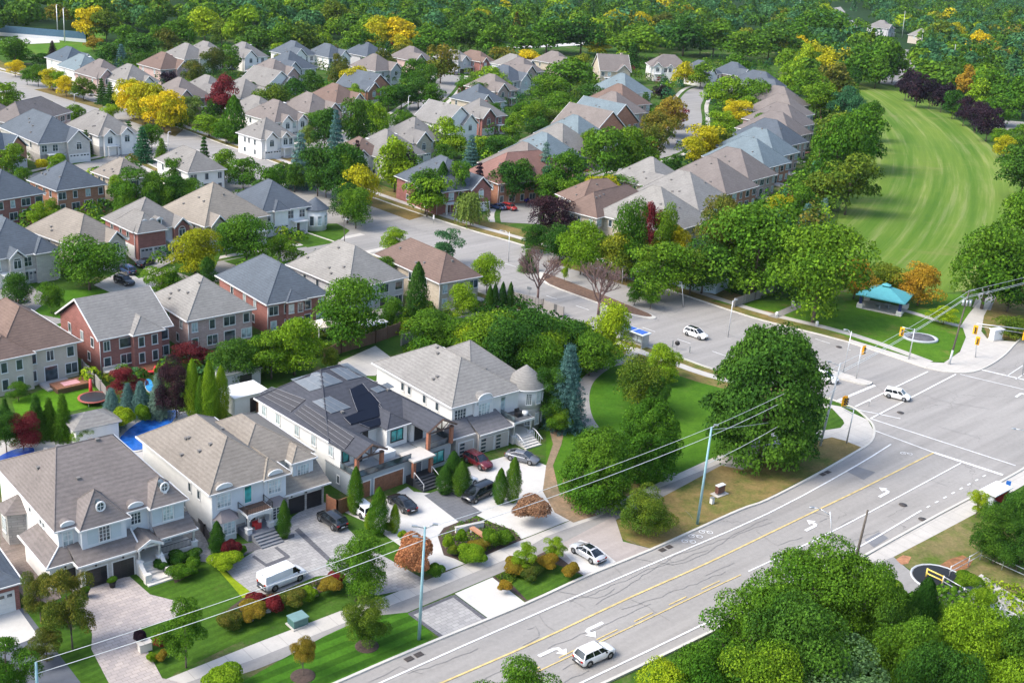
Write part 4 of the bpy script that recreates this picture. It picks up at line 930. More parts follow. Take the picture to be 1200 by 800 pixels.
# middle row running up to the right (right eave corners)
rows = [(668,199,'pink','taupe','taupe roofed brick house below the pale blue roofs'),(688,186,'white','lblue','pale blue roofed house, lowest of the blue roofs'),(704,174,'pink','grey','grey roofed house in the middle row by the tall green trees'),
 (720,163,'white','lblue','pale blue roofed house, second of the middle row'),(736,152,'orange','taupe','taupe roofed house with orange brick gable'),(750,143,'orange','lblue','blue roofed house behind the orange brick gable'),(759,132,'pink','taupe','taupe roofed house third from the top of the middle row'),
 (764,122,'pink','brown','brown roofed house second from the top of the middle row'),(765,108,'white','lblue','blue roofed house at the top of the middle row')]
for x, y, wl_, rf, lb in rows: Q(x, y, 15, wl_, rf, lb, D=17, ang=46, kind='y' if 'gable' in lb else 'hip', style='rear', right=True)
Q(606,80,11,'white','grey','grey roofed house with the yellow tree in front, top centre')
Q(655,76,11,'cream','taupe','taupe roofed house hidden by lime trees, top centre')
Q(703,83,13,'cream','taupe','wide gabled house with the yellow tree before its wall',kind='x',ang=10)
S((762,78),(797,77),None,'white','taupe','tall white mansion with three gables and dark double garage',style='front',D=12,ez=5.8,gables=[(1.2,5.2,.8,'gable'),(7,10,.5,'gable')],garage=BDOOR,lower='pale',ang=R(5))
Q(828,88,12,'white','slate','white gabled house with slate roof at the upper bend'); Q(868,90,12,'pink','slate','slate and taupe roofed house at the upper bend')
# right hand row along the mown field, nearest first (right eave corners)
rr = [(836,258,17,'cream','silver','cream brick house with big silver hip roof behind the dry trees'),(862,236,16,'pink','silver','silver roofed house second from the road in the field row'),(890,218,16,'orange','taupe','taupe roofed house with white rear dormer in the field row'),(912,204,15,'pink','taupe','taupe gabled brick house above the large willow like tree'),
 (928,190,15,'orange','lblue','pale blue roofed house, lowest blue one of the field row'),(938,178,15,'pink','lblue','pale blue roofed house with orange brick wall by the field'),(948,166,15,'pink','slate','slate blue roofed house beside the rose umbrella'),(953,156,15,'grey','taupe','taupe roofed house, fifth from the top of the field row'),
 (957,145,15,'pink','taupe','taupe roofed house, fourth from the top of the field row'),(955,134,15,'grey','taupe','taupe roofed house, third from the top of the field row'),(950,123,15,'pink','taupe','taupe roofed house, second from the top of the field row'),(935,112,14,'grey','slate','slate roofed house at the top end of the field row'),(922,101,13,'grey','slate','slate roofed house nearest the wood in the field row')]
for x, y, w_, wl_, rf, lb in rr: Q(x, y, w_, wl_, rf, lb, D=19, ang=52, style='rear', right=True)
S((680,241),(720,228),(668,229),'cream','brown','brown roofed cream house with pointed gable behind the purple tree',style='front',D=11,gables=[(3,7.5,1.0,'gable')])
S((700,256),(770,238),None,'cream','brown','low brown roofed house part with white balcony behind the lime tree',style='rear',D=10)
Q(770,222,14,'pink','silver','pale grey roofed house right of the tall green cypress trees',D=15)
# houses lost in the far wood
Q(1040,34,12,'grey','grey','grey house half hidden in the far wood beside the power poles'); Q(1090,44,11,'tan','grey','tan house roof among trees far right'); Q(1195,96,12,'orange','brown','orange brick house roof at the far right edge')
# ------------------------------------------------------------------ the four big front houses
LB = M('white_siding_skylit', m_plain, (.55,.58,.60), .8, var=.03); LG = 'grey'  # blue sky light on the white fronts is put into this siding colour
def lantern(h, x, y, z):
    b = MB(); b.box(-.07, .07, -.14, 0, 0, .28); b.box(-.1, .1, -.17, 0, .28, .33); o = b.build('wall_lantern', BLK, h.e); o.location = (x, y, z)
def rail(h, pts, z, mat=None, hh=.95, n=.14, name='railing'):
    b = MB()
    for i in range(len(pts)-1):
        p, q = np.array(pts[i]), np.array(pts[i+1]); L = np.linalg.norm(q-p); b.bar((*p, z+hh), (*q, z+hh), .035, 5); b.bar((*p, z+.1), (*q, z+.1), .025, 5); m = max(1, int(L/n))
        for k in range(m+1): c = p+(q-p)*k/m; b.bar((*c, z), (*c, z+hh), .05 if k in (0, m) else .016, 4)
    return b.build(name, mat or BLK, h.e)
def glass_rail(h, pts, z, hh=.95):
    b = MB(); g_ = MB()
    for i in range(len(pts)-1):
        p, q = np.array(pts[i]), np.array(pts[i+1]); b.bar((*p, z+hh), (*q, z+hh), .04, 5); b.bar((*p, z+.04), (*q, z+.04), .07, 4); g_.bar((*p, z+.1), (*q, z+.1), .012, 4)
        d = (q-p)/np.linalg.norm(q-p); n = np.array((-d[1], d[0]))*.012; v = [(*(p-n), z+.08), (*(q-n), z+.08), (*(q+n), z+.08), (*(p+n), z+.08)]; g_.add(v+[(a, c, z+hh-.03) for a, c, _ in v], [(0,1,5,4),(2,3,7,6),(1,2,6,5),(3,0,4,7)])
    o = b.build('railing', BLK, h.e); g_.build('glass_panel', M('rail_glass', m_glass, (.06,.08,.09)), o)
def column(h, x, y, z0, z1, r=.13, mat=None, ped=.9):
    b = MB(); b.lathe([(r, z0+ped), (r*.9, z1-.2), (r*1.5, z1-.1), (r*1.5, z1)], 12); b.box(-.28, .28, -.28, .28, z0, z0+ped-.1); b.box(-.34, .34, -.34, .34, z0+ped-.1, z0+ped); o = b.build('column', mat or WHITE, h.e); o.location = (x, y, 0)
def stairs(h, x0, x1, y0, y1, z, n, mat=None, name='steps'):
    b = MB()
    for k in range(n): b.box(x0-.004*k, x1+.004*k, y0, y1-(y1-y0-.3)*(1-(k+1)/n)*0-(n-1-k)*0, 0, 0) if 0 else b.box(x0, x1, y0+(y1-y0)*k/n, y1+.001*k, z*k/n+.001, z*(k+1)/n)
    return b.build(name, mat or PORCH, h.e)
def arch_dormer(h, x, w, z, y, nx=2):
    """shallow arched wall dormer rising through the eave over a window"""
    b = MB(); n = 8; o = [(w/2*math.cos(math.pi*k/n), .28+w*.26*math.sin(math.pi*k/n)) for k in range(n+1)]+[(-w/2, -.5), (w/2, -.5)]
    vs = [(u, -.16, v) for u, v in o]+[(u, 1.8, v) for u, v in o]; m = len(o); b.add(vs, [tuple(range(m))[::1], tuple(range(2*m-1, m-1, -1))]+[((k+1) % m, k, m+k, m+(k+1) % m) for k in range(m)])
    b.mi = [0, 0]+[1]*(len(b.f)-2); e = b.build('arched_dormer', [LB, h.rm], h.e); e.location = (x, y, z); t = MB()
    for k in range(n): t.bar((o[k][0], -.2, o[k][1]), (o[k+1][0], -.2, o[k+1][1]), .09, 5); pass
    t.build('trim', WHITE, e)
def oval_window(h, x, y, z):
    b = MB()
    for k in range(14):
        a, c = 2*math.pi*k/14, 2*math.pi*(k+1)/14; b.bar((.42*math.cos(a), -.1, .5*math.sin(a)), (.42*math.cos(c), -.1, .5*math.sin(c)), .1, 5)
    b.bar((-.4,-.08,0), (.4,-.08,0), .04, 4); b.bar((0,-.08,-.45), (0,-.08,.45), .04, 4); b.box(-.18, .18, -.2, .1, -.75, -.5); o = b.build('oval_dormer', WHITE, h.e); o.location = (x, y, z)
    g_ = MB(); g_.add([(.42*math.cos(2*math.pi*k/14), -.05, .5*math.sin(2*math.pi*k/14)) for k in range(14)]+[(.42*math.cos(2*math.pi*k/14), .9, .5*math.sin(2*math.pi*k/14)) for k in range(14)], [tuple(range(13, -1, -1))]+[(k, (k+1) % 14, 14+(k+1) % 14, 14+k) for k in range(14)]); g_.build('pane', GLASS, o)
# --- first: grey roofed mansion with three black garage doors
ez = 5.9; h = H1 = House((63.7,623.5), (219.5,586), (0,560), ez, 'white', 'taupe', 'white mansion with taupe hip roof and three black garage doors', D=17.5, name='house')
h.walls(.45, h.W-.45, .45, 17, 0, ez-.02); h.hip(0, h.W, 0, 17.5, ez, .5, ins=3.7, axis='x'); rz = h.rz
fw = LB
# projecting bays on the upper floor with steep hip roofs
for (x0, x1, pr) in ((2.0, 7.0, 1.1), (9.2, 13.2, .7)):
    h.walls(x0+.3, x1-.3, .45-pr, .9, 2.4, ez-.1, fw, 'bay_wall'); h.hip(x0, x1, -pr, 4.0, ez-.02+.001*x0, 1.05, ins=2.4, axis='y', gut='FLR'); xm = (x0+x1)/2
    h.win('F', xm, ez-1.95, 1.0, 1.55, .45-pr, nx=3, nz=4)
    for s_ in (-1, 1): b = MB(); b.box(xm+s_*1.15-.5, xm+s_*1.15+.5, .45-pr-.05, .45-pr+.01, ez-1.95, ez-.4); b.build('shutter_panel', M('panel_blue', m_plain, (.44,.50,.52), .8, var=.03), h.e)
    oval_window(h, xm, 1.1-pr, ez+1.45)
for (u0, u1) in ((.46, 2.3), (7.0, 9.3)): b = MB(); b.box(u0, u1, .39, .449, 2.4, ez-.1); b.build('siding', fw, h.e)
arch_dormer(h, 1.35, 1.3, ez, .42); h.win('F', 1.35, ez-2.0, .9, 1.7, .39, nx=2, nz=3, gl=GLASSC)
arch_dormer(h, 8.1, 1.5, ez, .42); h.win('F', 8.1, ez-1.7, .95, 1.7, .39, nx=3, nz=4)
# lower floor, garages, skirt roof
st = WALLS['pale'](); h.walls(-.9, 2.0, -.6, 6.2, 0, 2.75, None, 'garage_wall'); h.walls(1.6, 7.1, -1.9, .4, 0, 2.75, st, 'garage_wall')
ze = 2.85
def skirt(h, quads, name='lower_roof', mat=None):
    b = MB()
    for q in quads:
        b.add(q, [(0,1,2,3)]); b.add([(x, y, z-.14) for x, y, z in q], [(3,2,1,0)]); n = 4
        for k in range(4): a, c = q[k], q[(k+1) % 4]; b.add([a, c, (c[0], c[1], c[2]-.14), (a[0], a[1], a[2]-.14)], [(3,2,1,0)])
    return b.build(name, mat or h.rm, h.e)
zt = 4.0
skirt(h, [[(-1.3,-1.0,ze),(1.2,-1.0,ze),(1.2,.44,zt),(.44,.44,zt)], [(-1.3,6.6,ze),(-1.3,-1.0,ze),(.44,.44,zt),(.44,6.0,zt)], [(1.2,-2.3,ze),(7.4,-2.3,ze),(7.4,.1,zt),(1.2,.44,zt)]])
t = MB(); t.box(-1.42, -1.3, -1.1, 6.7, ze-.16, ze+.02); t.box(-1.3, 1.2, -1.12, -1.0, ze-.16, ze+.02); t.box(1.08, 1.2, -2.4, -1.12, ze-.16, ze+.02); t.box(1.2, 7.4, -2.42, -2.3, ze-.16, ze+.02)
t.bar((-1.3,-1.0,ze), (.44,.44,zt), .08, 5); t.bar((7.4,-2.3,ze), (7.4,.1,zt), .1, 5); t.build('eaves_trim', WHITE, h.e)
h.garage(.55, 1.9, 2.0, off=-.6, mat=BDOOR); h.garage(3.0, 2.1, 2.0, off=-1.9, mat=BDOOR); h.garage(5.7, 2.1, 2.0, off=-1.9, mat=BDOOR)
for x, y in ((.55,-.6),(3.0,-1.9),(5.7,-1.9)): lantern(h, x, y, 2.2)
# porch with pediment, columns and curved stair
h.walls(7.2, 13.0, .3, .47, 0, 2.6, WALLS['stone'](), 'stone_base'); h.gable(6.9, 9.6, -2.6, 2.2, 3.0, .55, 'y', wmat=WHITE)
skirt(h, [[(9.5,-1.7,2.9),(13.6,-1.7,2.9),(13.6,.38,3.95),(9.5,.38,3.95)]]); t = MB(); t.box(9.6, 13.6, -1.82, -1.7, 2.74, 2.92); t.box(13.6, 13.72, -1.8, .4, 2.74, 2.92); t.build('eaves_trim', WHITE, h.e)
b = MB(); b.box(7.1, 13.4, -1.6, .3, 0, 1.0); b.build('porch', STONEW, h.e)
for x, y in ((7.2,-2.2),(9.3,-2.2),(13.3,-1.45)): column(h, x, y, .0, 2.85, ped=1.5)
b = MB(); b.box(7.0, 9.5, -2.3, -2.1, 2.75, 2.98); b.box(9.5, 13.4, -1.55, -1.35, 2.72, 2.88); b.build('porch_beam', WHITE, h.e)
h.door(8.2, .3, 1.2, 1.75, z=1.0); h.win('F', 10.9, 1.25, 1.3, 1.2, .3, nx=4, nz=3); rail(h, [(9.5,-1.45),(13.1,-1.45)], 1.0, hh=.8)
def steps(h, x0, x1, y0, n, top, tread=.34, mat=STONEW, name='steps'):
    b = MB()
    for k in range(n): b.box(x0, x1, y0-tread*(n-k), y0-tread*(n-k-1)-.002 if k < n-1 else y0, 0, top*(k+1)/n)
    for k in range(n): b.box(x0-.01, x1+.01, y0-tread*(n-k)-.03, y0-tread*(n-k)+.05, top*(k+1)/n, top*(k+1)/n+.02)
    return b.build(name, mat, h.e)
steps(h, 7.5, 9.1, -1.6, 5, 1.0, .42); b = MB(); b.box(6.9, 9.8, -4.9, -3.71, 0, .16); b.box(7.0, 9.7, -4.5, -3.715, .16, .3); b.build('landing', STONEW, h.e)
for x in (7.15, 9.4):
    b = MB(); pts = [(-1.6,1.75),(-2.2,1.7),(-2.9,1.15),(-3.6,.8),(-3.9,.8)]
    for i in range(len(pts)-1):
        (ya, za), (yb, zb) = pts[i], pts[i+1]; b.add([(x-.2,ya,0),(x+.2,ya,0),(x+.2,yb,0),(x-.2,yb,0),(x-.2,ya,za),(x+.2,ya,za),(x+.2,yb,zb),(x-.2,yb,zb)], [(4,7,6,5),(0,4,5,1),(1,5,6,2),(2,6,7,3),(3,7,4,0)])
    b.box(x-.32, x+.32, -4.4, -3.9, 0, 1.0); b.build('stair_wall', STONEW, h.e)
# side bay
b = MB(); b.prism([(.45,9.5),(-1.2,10.1),(-1.2,12.2),(.45,12.8)], 0, 3.6); b.build('bay_wall', WALLS['stone'](), h.e); b = MB(); b.add([(.5,9.0,3.6),(-1.6,9.8,3.6),(-1.6,12.5,3.6),(.5,13.3,3.6),(.5,11.1,5.0)], [(1,0,4),(2,1,4),(3,2,4),(0,1,2,3)]); b.build('bay_roof', h.rm, h.e); h.win('S', 11.1, 1.2, .9, 1.6, -1.2, nx=3, nz=4)
for y in (4.2, 5.0, 8): h.win('S', y, ez-1.6, .45, 1.0, nx=1, nz=2)
h.rz = rz; h.vents(6)
# --- second: beige roofed house
ez = 5.6; h = H2 = House((245.5,580.5), (340,553.5), (162,514), ez, 'white', 'beige', 'white house with beige tangled roof and small black railed balcony', D=17, name='house')
h.walls(.45, 9.2, .45, 16.5, 0, ez-.02); h.walls(9.2, 14.0, 3.3, 15.0, 0, ez-.04); h.hip(0, 9.6, 0, 17, ez, .72, axis='y', ins=5.0); rz = h.rz
h.hip(5, 14.4, 2.9, 15.4, ez-.015, .6, axis='y', gut='BR'); h.hip(6.2, 9.4, -.25, 7, ez+.012, .9, axis='y', ins=2, gut='F')
b = MB(); b.box(.46, 9.2, .38, .449, 2.6, ez-.12); b.build('siding', fw, h.e); b = MB(); b.box(.4, 9.25, .32, .45, 0, 1.0); b.box(.36, .448, .45, 16.4, 0, .8); b.build('stone_base', WALLS['stone'](), h.e)
arch_dormer(h, 1.8, 1.8, ez, .42); h.win('F', 1.8, ez-2.0, 1.5, 1.75, .38, nx=4, nz=4); arch_dormer(h, 7.7, 1.7, ez, .2); b = MB(); b.box(6.5, 9.1, .2, .449, 2.6, ez-.1); b.build('bay_wall', fw, h.e); h.win('F', 7.7, ez-2.0, 1.4, 1.75, .2, nx=4, nz=4)
h.win('F', 4.6, ez-2.3, .8, 1.9, .38, nx=1, nz=1, gl=GLASST)
# bay windows at ground level
for xc in (1.9, 7.7):
    b = MB(); b.prism([(xc-1.15,.4),(xc-.8,-.5),(xc+.8,-.5),(xc+1.15,.4)], 0, 2.4); b.build('bay_wall', fw, h.e)
    b = MB(); b.add([(xc-1.5,.4,2.4),(xc-1.0,-.8,2.4),(xc+1.0,-.8,2.4),(xc+1.5,.4,2.4),(xc-.5,.4,3.25),(xc+.5,.4,3.25)], [(1,2,5,4),(0,1,4),(2,3,5),(3,2,1,0)]); b.build('bay_roof', M('bay_metal', m_plain, (.17,.15,.15), .6, var=.1), h.e); h.win('F', xc, .8, 1.25, 1.35, -.5, nx=3, nz=4)
# entry, balcony
b = MB(); b.box(3.4, 6.4, -1.7, .4, 2.65, 2.95); n = 8
for k in range(n):
    a0, a1 = math.pi*k/n, math.pi*(k+1)/n; x0, x1 = 4.9-1.25*math.cos(a0), 4.9-1.25*math.cos(a1); z0, z1 = 2.2+.42*math.sin(a0), 2.2+.42*math.sin(a1)
    b.add([(x0,-1.7,z0),(x1,-1.7,z1),(x1,-1.7,2.649),(x0,-1.7,2.649),(x0,-1.5,z0),(x1,-1.5,z1),(x1,-1.5,2.649),(x0,-1.5,2.649)], [(0,1,2,3),(7,6,5,4),(0,4,5,1)])
b.build('balcony_slab', WHITE, h.e); rail(h, [(3.4,.3),(3.4,-1.6),(6.4,-1.6),(6.4,.3)], 2.95, hh=.75, n=.2); b = MB(); b.box(3.5, 6.3, -1.5, .3, 2.951, 2.99); b.build('balcony_floor', DWOOD, h.e)
for x in (3.6, 6.2): column(h, x, -1.45, .0, 2.65, ped=1.35)
b = MB(); b.box(3.3, 6.5, -1.9, .35, 0, .75); b.build('porch', M('slate_stone', m_plain, (.17,.18,.20), .8, var=.15), h.e); h.door(4.9, .38, 1.1, 1.8, z=.75)
steps(h, 3.7, 6.3, -1.9, 5, .75, .42, MC['slate_stone'])
# garage wing
h.walls(9.3, 14.2, .7, 3.4, 0, 2.75, fw, 'garage_wall'); skirt(h, [[(9.0,.1,2.85),(14.7,.1,2.85),(14.7,3.3,4.6),(9.0,3.3,4.6)]]); t = MB(); t.box(8.95, 14.8, -.02, .1, 2.68, 2.87); t.build('eaves_trim', WHITE, h.e)
h.garage(10.7, 2.2, 2.0, off=.7, mat=BDOOR); h.garage(13.0, 2.2, 2.0, off=.7, mat=BDOOR)
for x in (9.55, 11.85, 14.05): b = MB(); b.box(x-.12, x+.12, .58, .69, 0, 2.4); b.build('stone_pier', WALLS['stone'](), h.e)
for x in (10.0, 11.85): lantern(h, x, .58, 2.2)
h.walls(11.0, 13.6, 1.9, 3.31, 3.2, ez-.1, fw, 'dormer_wall'); h.hip(10.7, 13.9, 1.6, 6, ez-.03, .7, axis='y', ins=1.6, gut='FLR'); h.win('F', 12.3, 3.75, 1.4, 1.2, 1.9, nx=4, nz=3)
for y in (3.2, 5.2): h.win('S', y, 3.7, .5, 1.0, nx=1)
for y in (6.5, 8.8): h.win('S', y, 1.3, .4, .9, nx=1)
h.rz = rz; h.vents(6)
# --- third: modern house with panels
ez = 5.5; h = H3 = House((411.7,533), (529.5,493.5), (300,466), ez, 'white', 'dark', 'modern white house with dark roof, solar panels and timber posts', name='house')
W, D = h.W, h.D; GR = M('render_grey', m_plain, (.30,.33,.35), .85, var=.05); RW = M('cedar_post', m_plain, (.30,.12,.07), .6, var=.2, scale=3)
h.walls(.3, W-.3, 5.2, D-.4, 0, ez-.02); h.walls(.31, 4.2, 2.4, 5.3, 2.8, ez-.03); h.walls(7.6, 10.7, 3.2, 5.3, 2.8, ez-.03); h.walls(11.2, W-.31, 3.0, 5.3, 2.8, ez-.03)
h.walls(.2, 10.6, -.7, 5.1, 0, 2.7, GR, 'garage_wall'); h.walls(10.9, W-.05, .2, 5.15, 0, 2.7, GR, 'front_wall')
YR, HR_, XI = 14.6, 4.0, 6.2
rb = MB(); rv = [(0,4.2,ez),(W,4.2,ez),(W,D,ez),(0,D,ez),(XI,YR,ez+HR_),(W-XI,YR,ez+HR_),(0,4.2,ez-.1),(W,4.2,ez-.1),(W,D,ez-.1),(0,D,ez-.1)]
rb.add(rv, [(0,1,5,4),(1,2,5),(2,3,4,5),(3,0,4),(6,7,1,0),(7,8,2,1),(8,9,3,2),(9,6,0,3),(9,8,7,6)]); [rb.bar(np.array(rv[i_])+(0,0,.03), np.array(rv[j_])+(0,0,.03), .08, 6, caps=False) for i_, j_ in ((0,4),(1,5),(2,5),(3,4),(4,5))]; rb.build('roof', h.rm, h.e)
gt = MB(); h.gutter(gt, 0, W, 4.2, D, ez, 'BLR'); gt.build('eaves_trim', WHITE, h.e)
def rzm(x, y): return ez+max(0, min(HR_/(YR-4.2)*(y-4.2), HR_/(D-YR)*(D-y), HR_/XI*x, HR_/XI*(W-x)))
h.rz = rzm
h.gable(0, 4.3, -.9, 11, ez+.012, .52, 'y', wall=False, trim=False); h.gable(10.9, W+.1, -.4, 11, ez+.014, .52, 'y', wall=False, trim=False); h.hip(7.3, 11.0, 2.8, 9, ez+.02, .6, axis='y', ins=1.8, gut='F')
for (a0, a1, y) in ((0, 4.3, -.9), (10.9, W+.1, -.4)):      # timber trusses and posts
    m = (a0+a1)/2; hh = (m-a0)*.52; b = MB()
    b.bar((a0-.05, y-.1, ez-.1), (m, y-.1, ez+hh-.08), .14, 4); b.bar((a1+.05, y-.1, ez-.1), (m, y-.1, ez+hh-.08), .14, 4); b.bar((a0+.3, y+.1, ez-.35), (a1-.3, y+.1, ez-.35), .12, 4); b.bar((m, y+.1, ez-.35), (m, y+.1, ez+hh-.2), .1, 4)
    for u in (a0+1.2, a1-1.2): b.bar((m, y+.1, ez-.35), (u, y+.1, ez+.35), .08, 4)
    b.build('timber_truss', DWOOD, h.e)
    for u in (a0+.35, a1-.45): b = MB(); b.box(u-.2, u+.2, y+.1, y+.5, 2.9, ez-.3); b.build('timber_post', RW, h.e)
    b = MB(); t0 = [(a0+.2, ez-.02), (m, ez+hh-.35), (a1-.2, ez-.02)]; vs = [(u, 3.3, v) for u, v in t0]+[(u, 4.3, v) for u, v in t0]; b.add(vs, [(0,2,1),(3,4,5)]+[(0,1,4,3),(1,2,5,4)]); b.build('gable_wall', WHITE, h.e)
# terraces
b = MB(); b.box(.15, 10.7, -.85, 2.4, 2.7, 2.85); b.box(.15, 10.7, 2.4, 5.19, 2.7, 2.84); b.build('terrace', M('terrace_tile', m_plain, (.27,.28,.28), .7, var=.1), h.e); b = MB(); b.box(10.9, W+.02, .05, 3.0, 2.7, 2.86); b.build('terrace', MC['terrace_tile'], h.e)
glass_rail(h, [(.2, 2.3), (.2,-.8), (8.1,-.8)], 2.85, .8); glass_rail(h, [(11.0,.1),(W-.05,.1),(W-.05,2.9)], 2.86, .8)
b = MB(); b.box(5.0, 7.1, .9, 2.3, 2.85, 3.6); b.box(4.95, 7.15, .85, 2.35, 3.6, 3.72); b.build('hot_tub', WHITE, h.e)
h.win('F', 1.0, 3.5, .8, 1.3, 2.4, nx=1, fr=BLK, gl=GLASST); h.door(2.8, 2.4, 1.2, 2.0, BLK, 2.86); h.door(5.9, 5.2, .9, 2.0, BLK, 2.86); h.win('F', 4.9, 3.6, .7, 1.3, 5.2, nx=1, fr=BLK); h.win('F', 9.1, 3.6, 1.7, 1.35, 3.2, nx=2, fr=BLK, gl=GLASST); h.door(12.3, 3.0, 1.4, 2.0, BLK, 2.87)
h.win('F', 13.0, .7, 2.0, 1.4, .2, nx=2, fr=BLK, gl=GLASST)
for y in (4.2, 7.6, 11, 15, 18): h.win('S', y, ez-1.8, .8, 1.2, .3, nx=2, fr=WHITE, gl=GLASSC)
h.win('S', 2.6, .9, .4, .9, .2, nx=1)
gd = h.garage(4.9, 4.2, 2.05, off=-.7, mat=WOOD, rows=4); h.garage(1.4, 1.6, 2.0, off=-.7, mat=WOOD)
# entrance canopy, posts, stairs
b = MB(); b.box(7.6, 10.9, -1.9, .9, 2.95, 3.15); b.build('entrance_canopy', M('canopy_panel', m_plain, (.48,.45,.41), .6, var=.05), h.e)
for u in (7.9, 10.5): b = MB(); b.box(u-.2, u+.2, -1.75, -1.35, 0, 2.95); b.build('timber_post', RW, h.e)
b = MB(); b.box(7.5, 10.8, -1.9, -.7, 0, .95); b.build('porch', BLK, h.e); h.door(9.2, -.7, 1.1, 1.9, M('grey_blue_door', m_plain, (.12,.14,.17), .4), .95); steps(h, 7.6, 10.5, -1.9, 5, .95, .38, M('black_granite', m_plain, (.055,.058,.065), .5, var=.2))
for u in (7.7, 10.4): rr_ = MB(); rr_.bar((u,-1.9,1.8), (u,-3.7,.95), .045, 6); rr_.bar((u,-1.9,1.8), (u,-1.9,.9), .04, 6); rr_.bar((u,-3.7,.95), (u,-3.7,.1), .04, 6); rr_.build('handrail', WHITE, h.e)
# solar panels lying on the roof (thin boxes following the slope)
PV = M('solar_cells', m_plain, (.004,.006,.014), .45, spec=.25); SK = M('skylight_film', m_plain, (.105,.125,.145), .5, var=.1); STRIP = M('roof_strip_panel', m_plain, (.030,.030,.036), .7, var=.12)
def zmain(x, y): return ez+min(.5*min(y-4.2, D-y), .5*min(y-4.2, D-y)) if 6.2 < x < W-6.2 else ez+min(.5*min(y-4.2, D-y), (.5*(D-4.2)/2/6.2)*min(x, W-x))
def on_roof(x, y):
    z = rzm(x, y)
    for (a0, a1) in ((0, 4.3), (10.9, W+.1)):
        if a0 <= x <= a1 and y <= 11: z = max(z, ez+.012+.52*min(x-a0, a1-x))
    return z
def panel(nm, px4, mat, plane=None, th=.06, up=.10, n=7):
    """a thin panel laid on the roof surface, a grid of points that each rest on it"""
    g_ = []
    A_, B_, C_, D_ = [np.array(p, float) for p in px4]
    for i in range(n):
        for k in range(n):
            u, v = i/(n-1), k/(n-1); x, y = (A_*(1-u)+B_*u)*(1-v)+(D_*(1-u)+C_*u)*v; zz = ez+3.5
            for _ in range(60): q = h.loc(x, y, zz); zz = .8*zz+.2*(on_roof(min(max(q[0], .02), W-.02), min(max(q[1], -.85), D-.02))+up)
            g_.append((q[0], q[1], zz))
    b = MB(); m = n*n; fs = []
    for i in range(n-1):
        for k in range(n-1): a = i*n+k; fs += [(a, a+1, a+n+1, a+n), (m+a, m+a+n, m+a+n+1, m+a+1)]
    ed = [k for k in range(n)]+[k*n+n-1 for k in range(1, n)]+[(n-1)*n+k for k in range(n-2, -1, -1)]+[k*n for k in range(n-2, 0, -1)]
    for q_ in range(len(ed)): a, c = ed[q_], ed[(q_+1) % len(ed)]; fs.append((c, a, m+a, m+c))
    nn = np.cross(np.array(g_[n])-np.array(g_[0]), np.array(g_[1])-np.array(g_[0])); 
    if nn[2] > 0: fs = [f_[::-1] for f_ in fs]
    b.add(g_+[(a, c, z_-th) for a, c, z_ in g_], fs); o = b.build(nm, mat, h.e); f = MB()
    for i in ((0, 6) if nm == 'solar_panel' else (0, 2, 4, 6)): f.tube([tuple(np.array(g_[i*n+k])+np.array((0,0,.015))) for k in range(n)], .02, 4)
    f.build('panel_frame', M('panel_grey', m_plain, (.20,.21,.23), .5), o); return o
for q in ([(410,456),(425,449),(433,459),(413,466)],[(413,466),(434,459),(446,473),(419,482)],[(403,489),(444,473),(453,485),(411,497)],[(421,496),(446,489),(452,495),(433,501)]): panel('solar_panel', q, PV, up=.14)
for q, pl in (([(341,444),(377,434),(402,447),(363,458)],'side'),([(383,430),(407,425),(430,440),(407,445)],None),([(434,455),(454,448),(462,453),(442,460)],None),([(366,470),(386,464),(411,477),(388,484)],'side')): panel('skylight', q, SK, pl)
for q, pl in (([(303,461),(318,453),(358,468),(341,482)],'side'),([(345,484),(357,474),(415,512),(404,526)],'left')): panel('roof_strip', q, STRIP, pl)
h.rz = lambda x, y: on_roof(x, y); h.vents(3)
# --- fourth: turret house
ez = 6.0; h = H4 = House((529.5,478), (613,457.7), (437.5,427.5), ez, 'white', 'silver', 'white mansion with round corner turret and grey garage skirt roof', D=17.5, name='house')
W, D = h.W, h.D; h.walls(.45, W+2.5, .45, D-.5, 0, ez-.02); h.hip(0, W+.5, 0, D, ez, .6, axis='y', ins=6.0); rz = h.rz; h.hip(4, W+3, 1.2, D-2, ez+.014, .62, axis='x', ins=6, gut='R')
xt, yt, rt = W+2.1, 1.6, 2.35; b = MB(); b.lathe([(rt, 0), (rt, ez)], 24); o = b.build('turret_wall', WALLS['pale'](), h.e); o.location = (xt, yt, 0); b = MB(); b.lathe([(rt+.04, 3.2), (rt+.04, ez-.01)], 24); o = b.build('turret_upper', WHITE, h.e); o.location = (xt, yt, 0)
b = MB(); b.lathe([(rt+.5, ez), (rt+.5, ez+.1), (rt*.62, ez+1.35), (.04, ez+2.5)], 24); o = b.build('turret_roof', h.rm, h.e); o.location = (xt, yt, 0); t = MB(); t.lathe([(rt+.5, ez-.16), (rt+.6, ez-.14), (rt+.6, ez+.03), (rt+.5, ez+.0)], 24); o2 = t.build('eaves_trim', WHITE, h.e); o2.location = (xt, yt, 0)
for k, a in enumerate((-118, -84, -50)):
    a = R(a)
    for z in (ez-2.1, 1.0): w_ = h.win('F', 0, z, .62, 1.45, 0, nx=3, nz=5); w_.location = (xt+(rt+.05)*math.cos(a), yt+(rt+.05)*math.sin(a), z); w_.rotation_euler = (0,0,a+math.pi/2)
h.win('F', 1.7, ez-2.1, 1.7, 1.35, nx=4, nz=3); b = MB(); b.box(3.7, 6.8, .1, .449, 2.6, ez-.12); b.build('bay_wall', WHITE, h.e); arch_dormer(h, 5.25, 2.2, ez-.1, .14); h.win('F', 5.25, ez-2.2, 1.75, 1.7, .1, nx=4, nz=4, arch=False); h.win('F', 8.6, ez-2.6, .7, 2.0, nx=1, nz=1, gl=GLASSC)
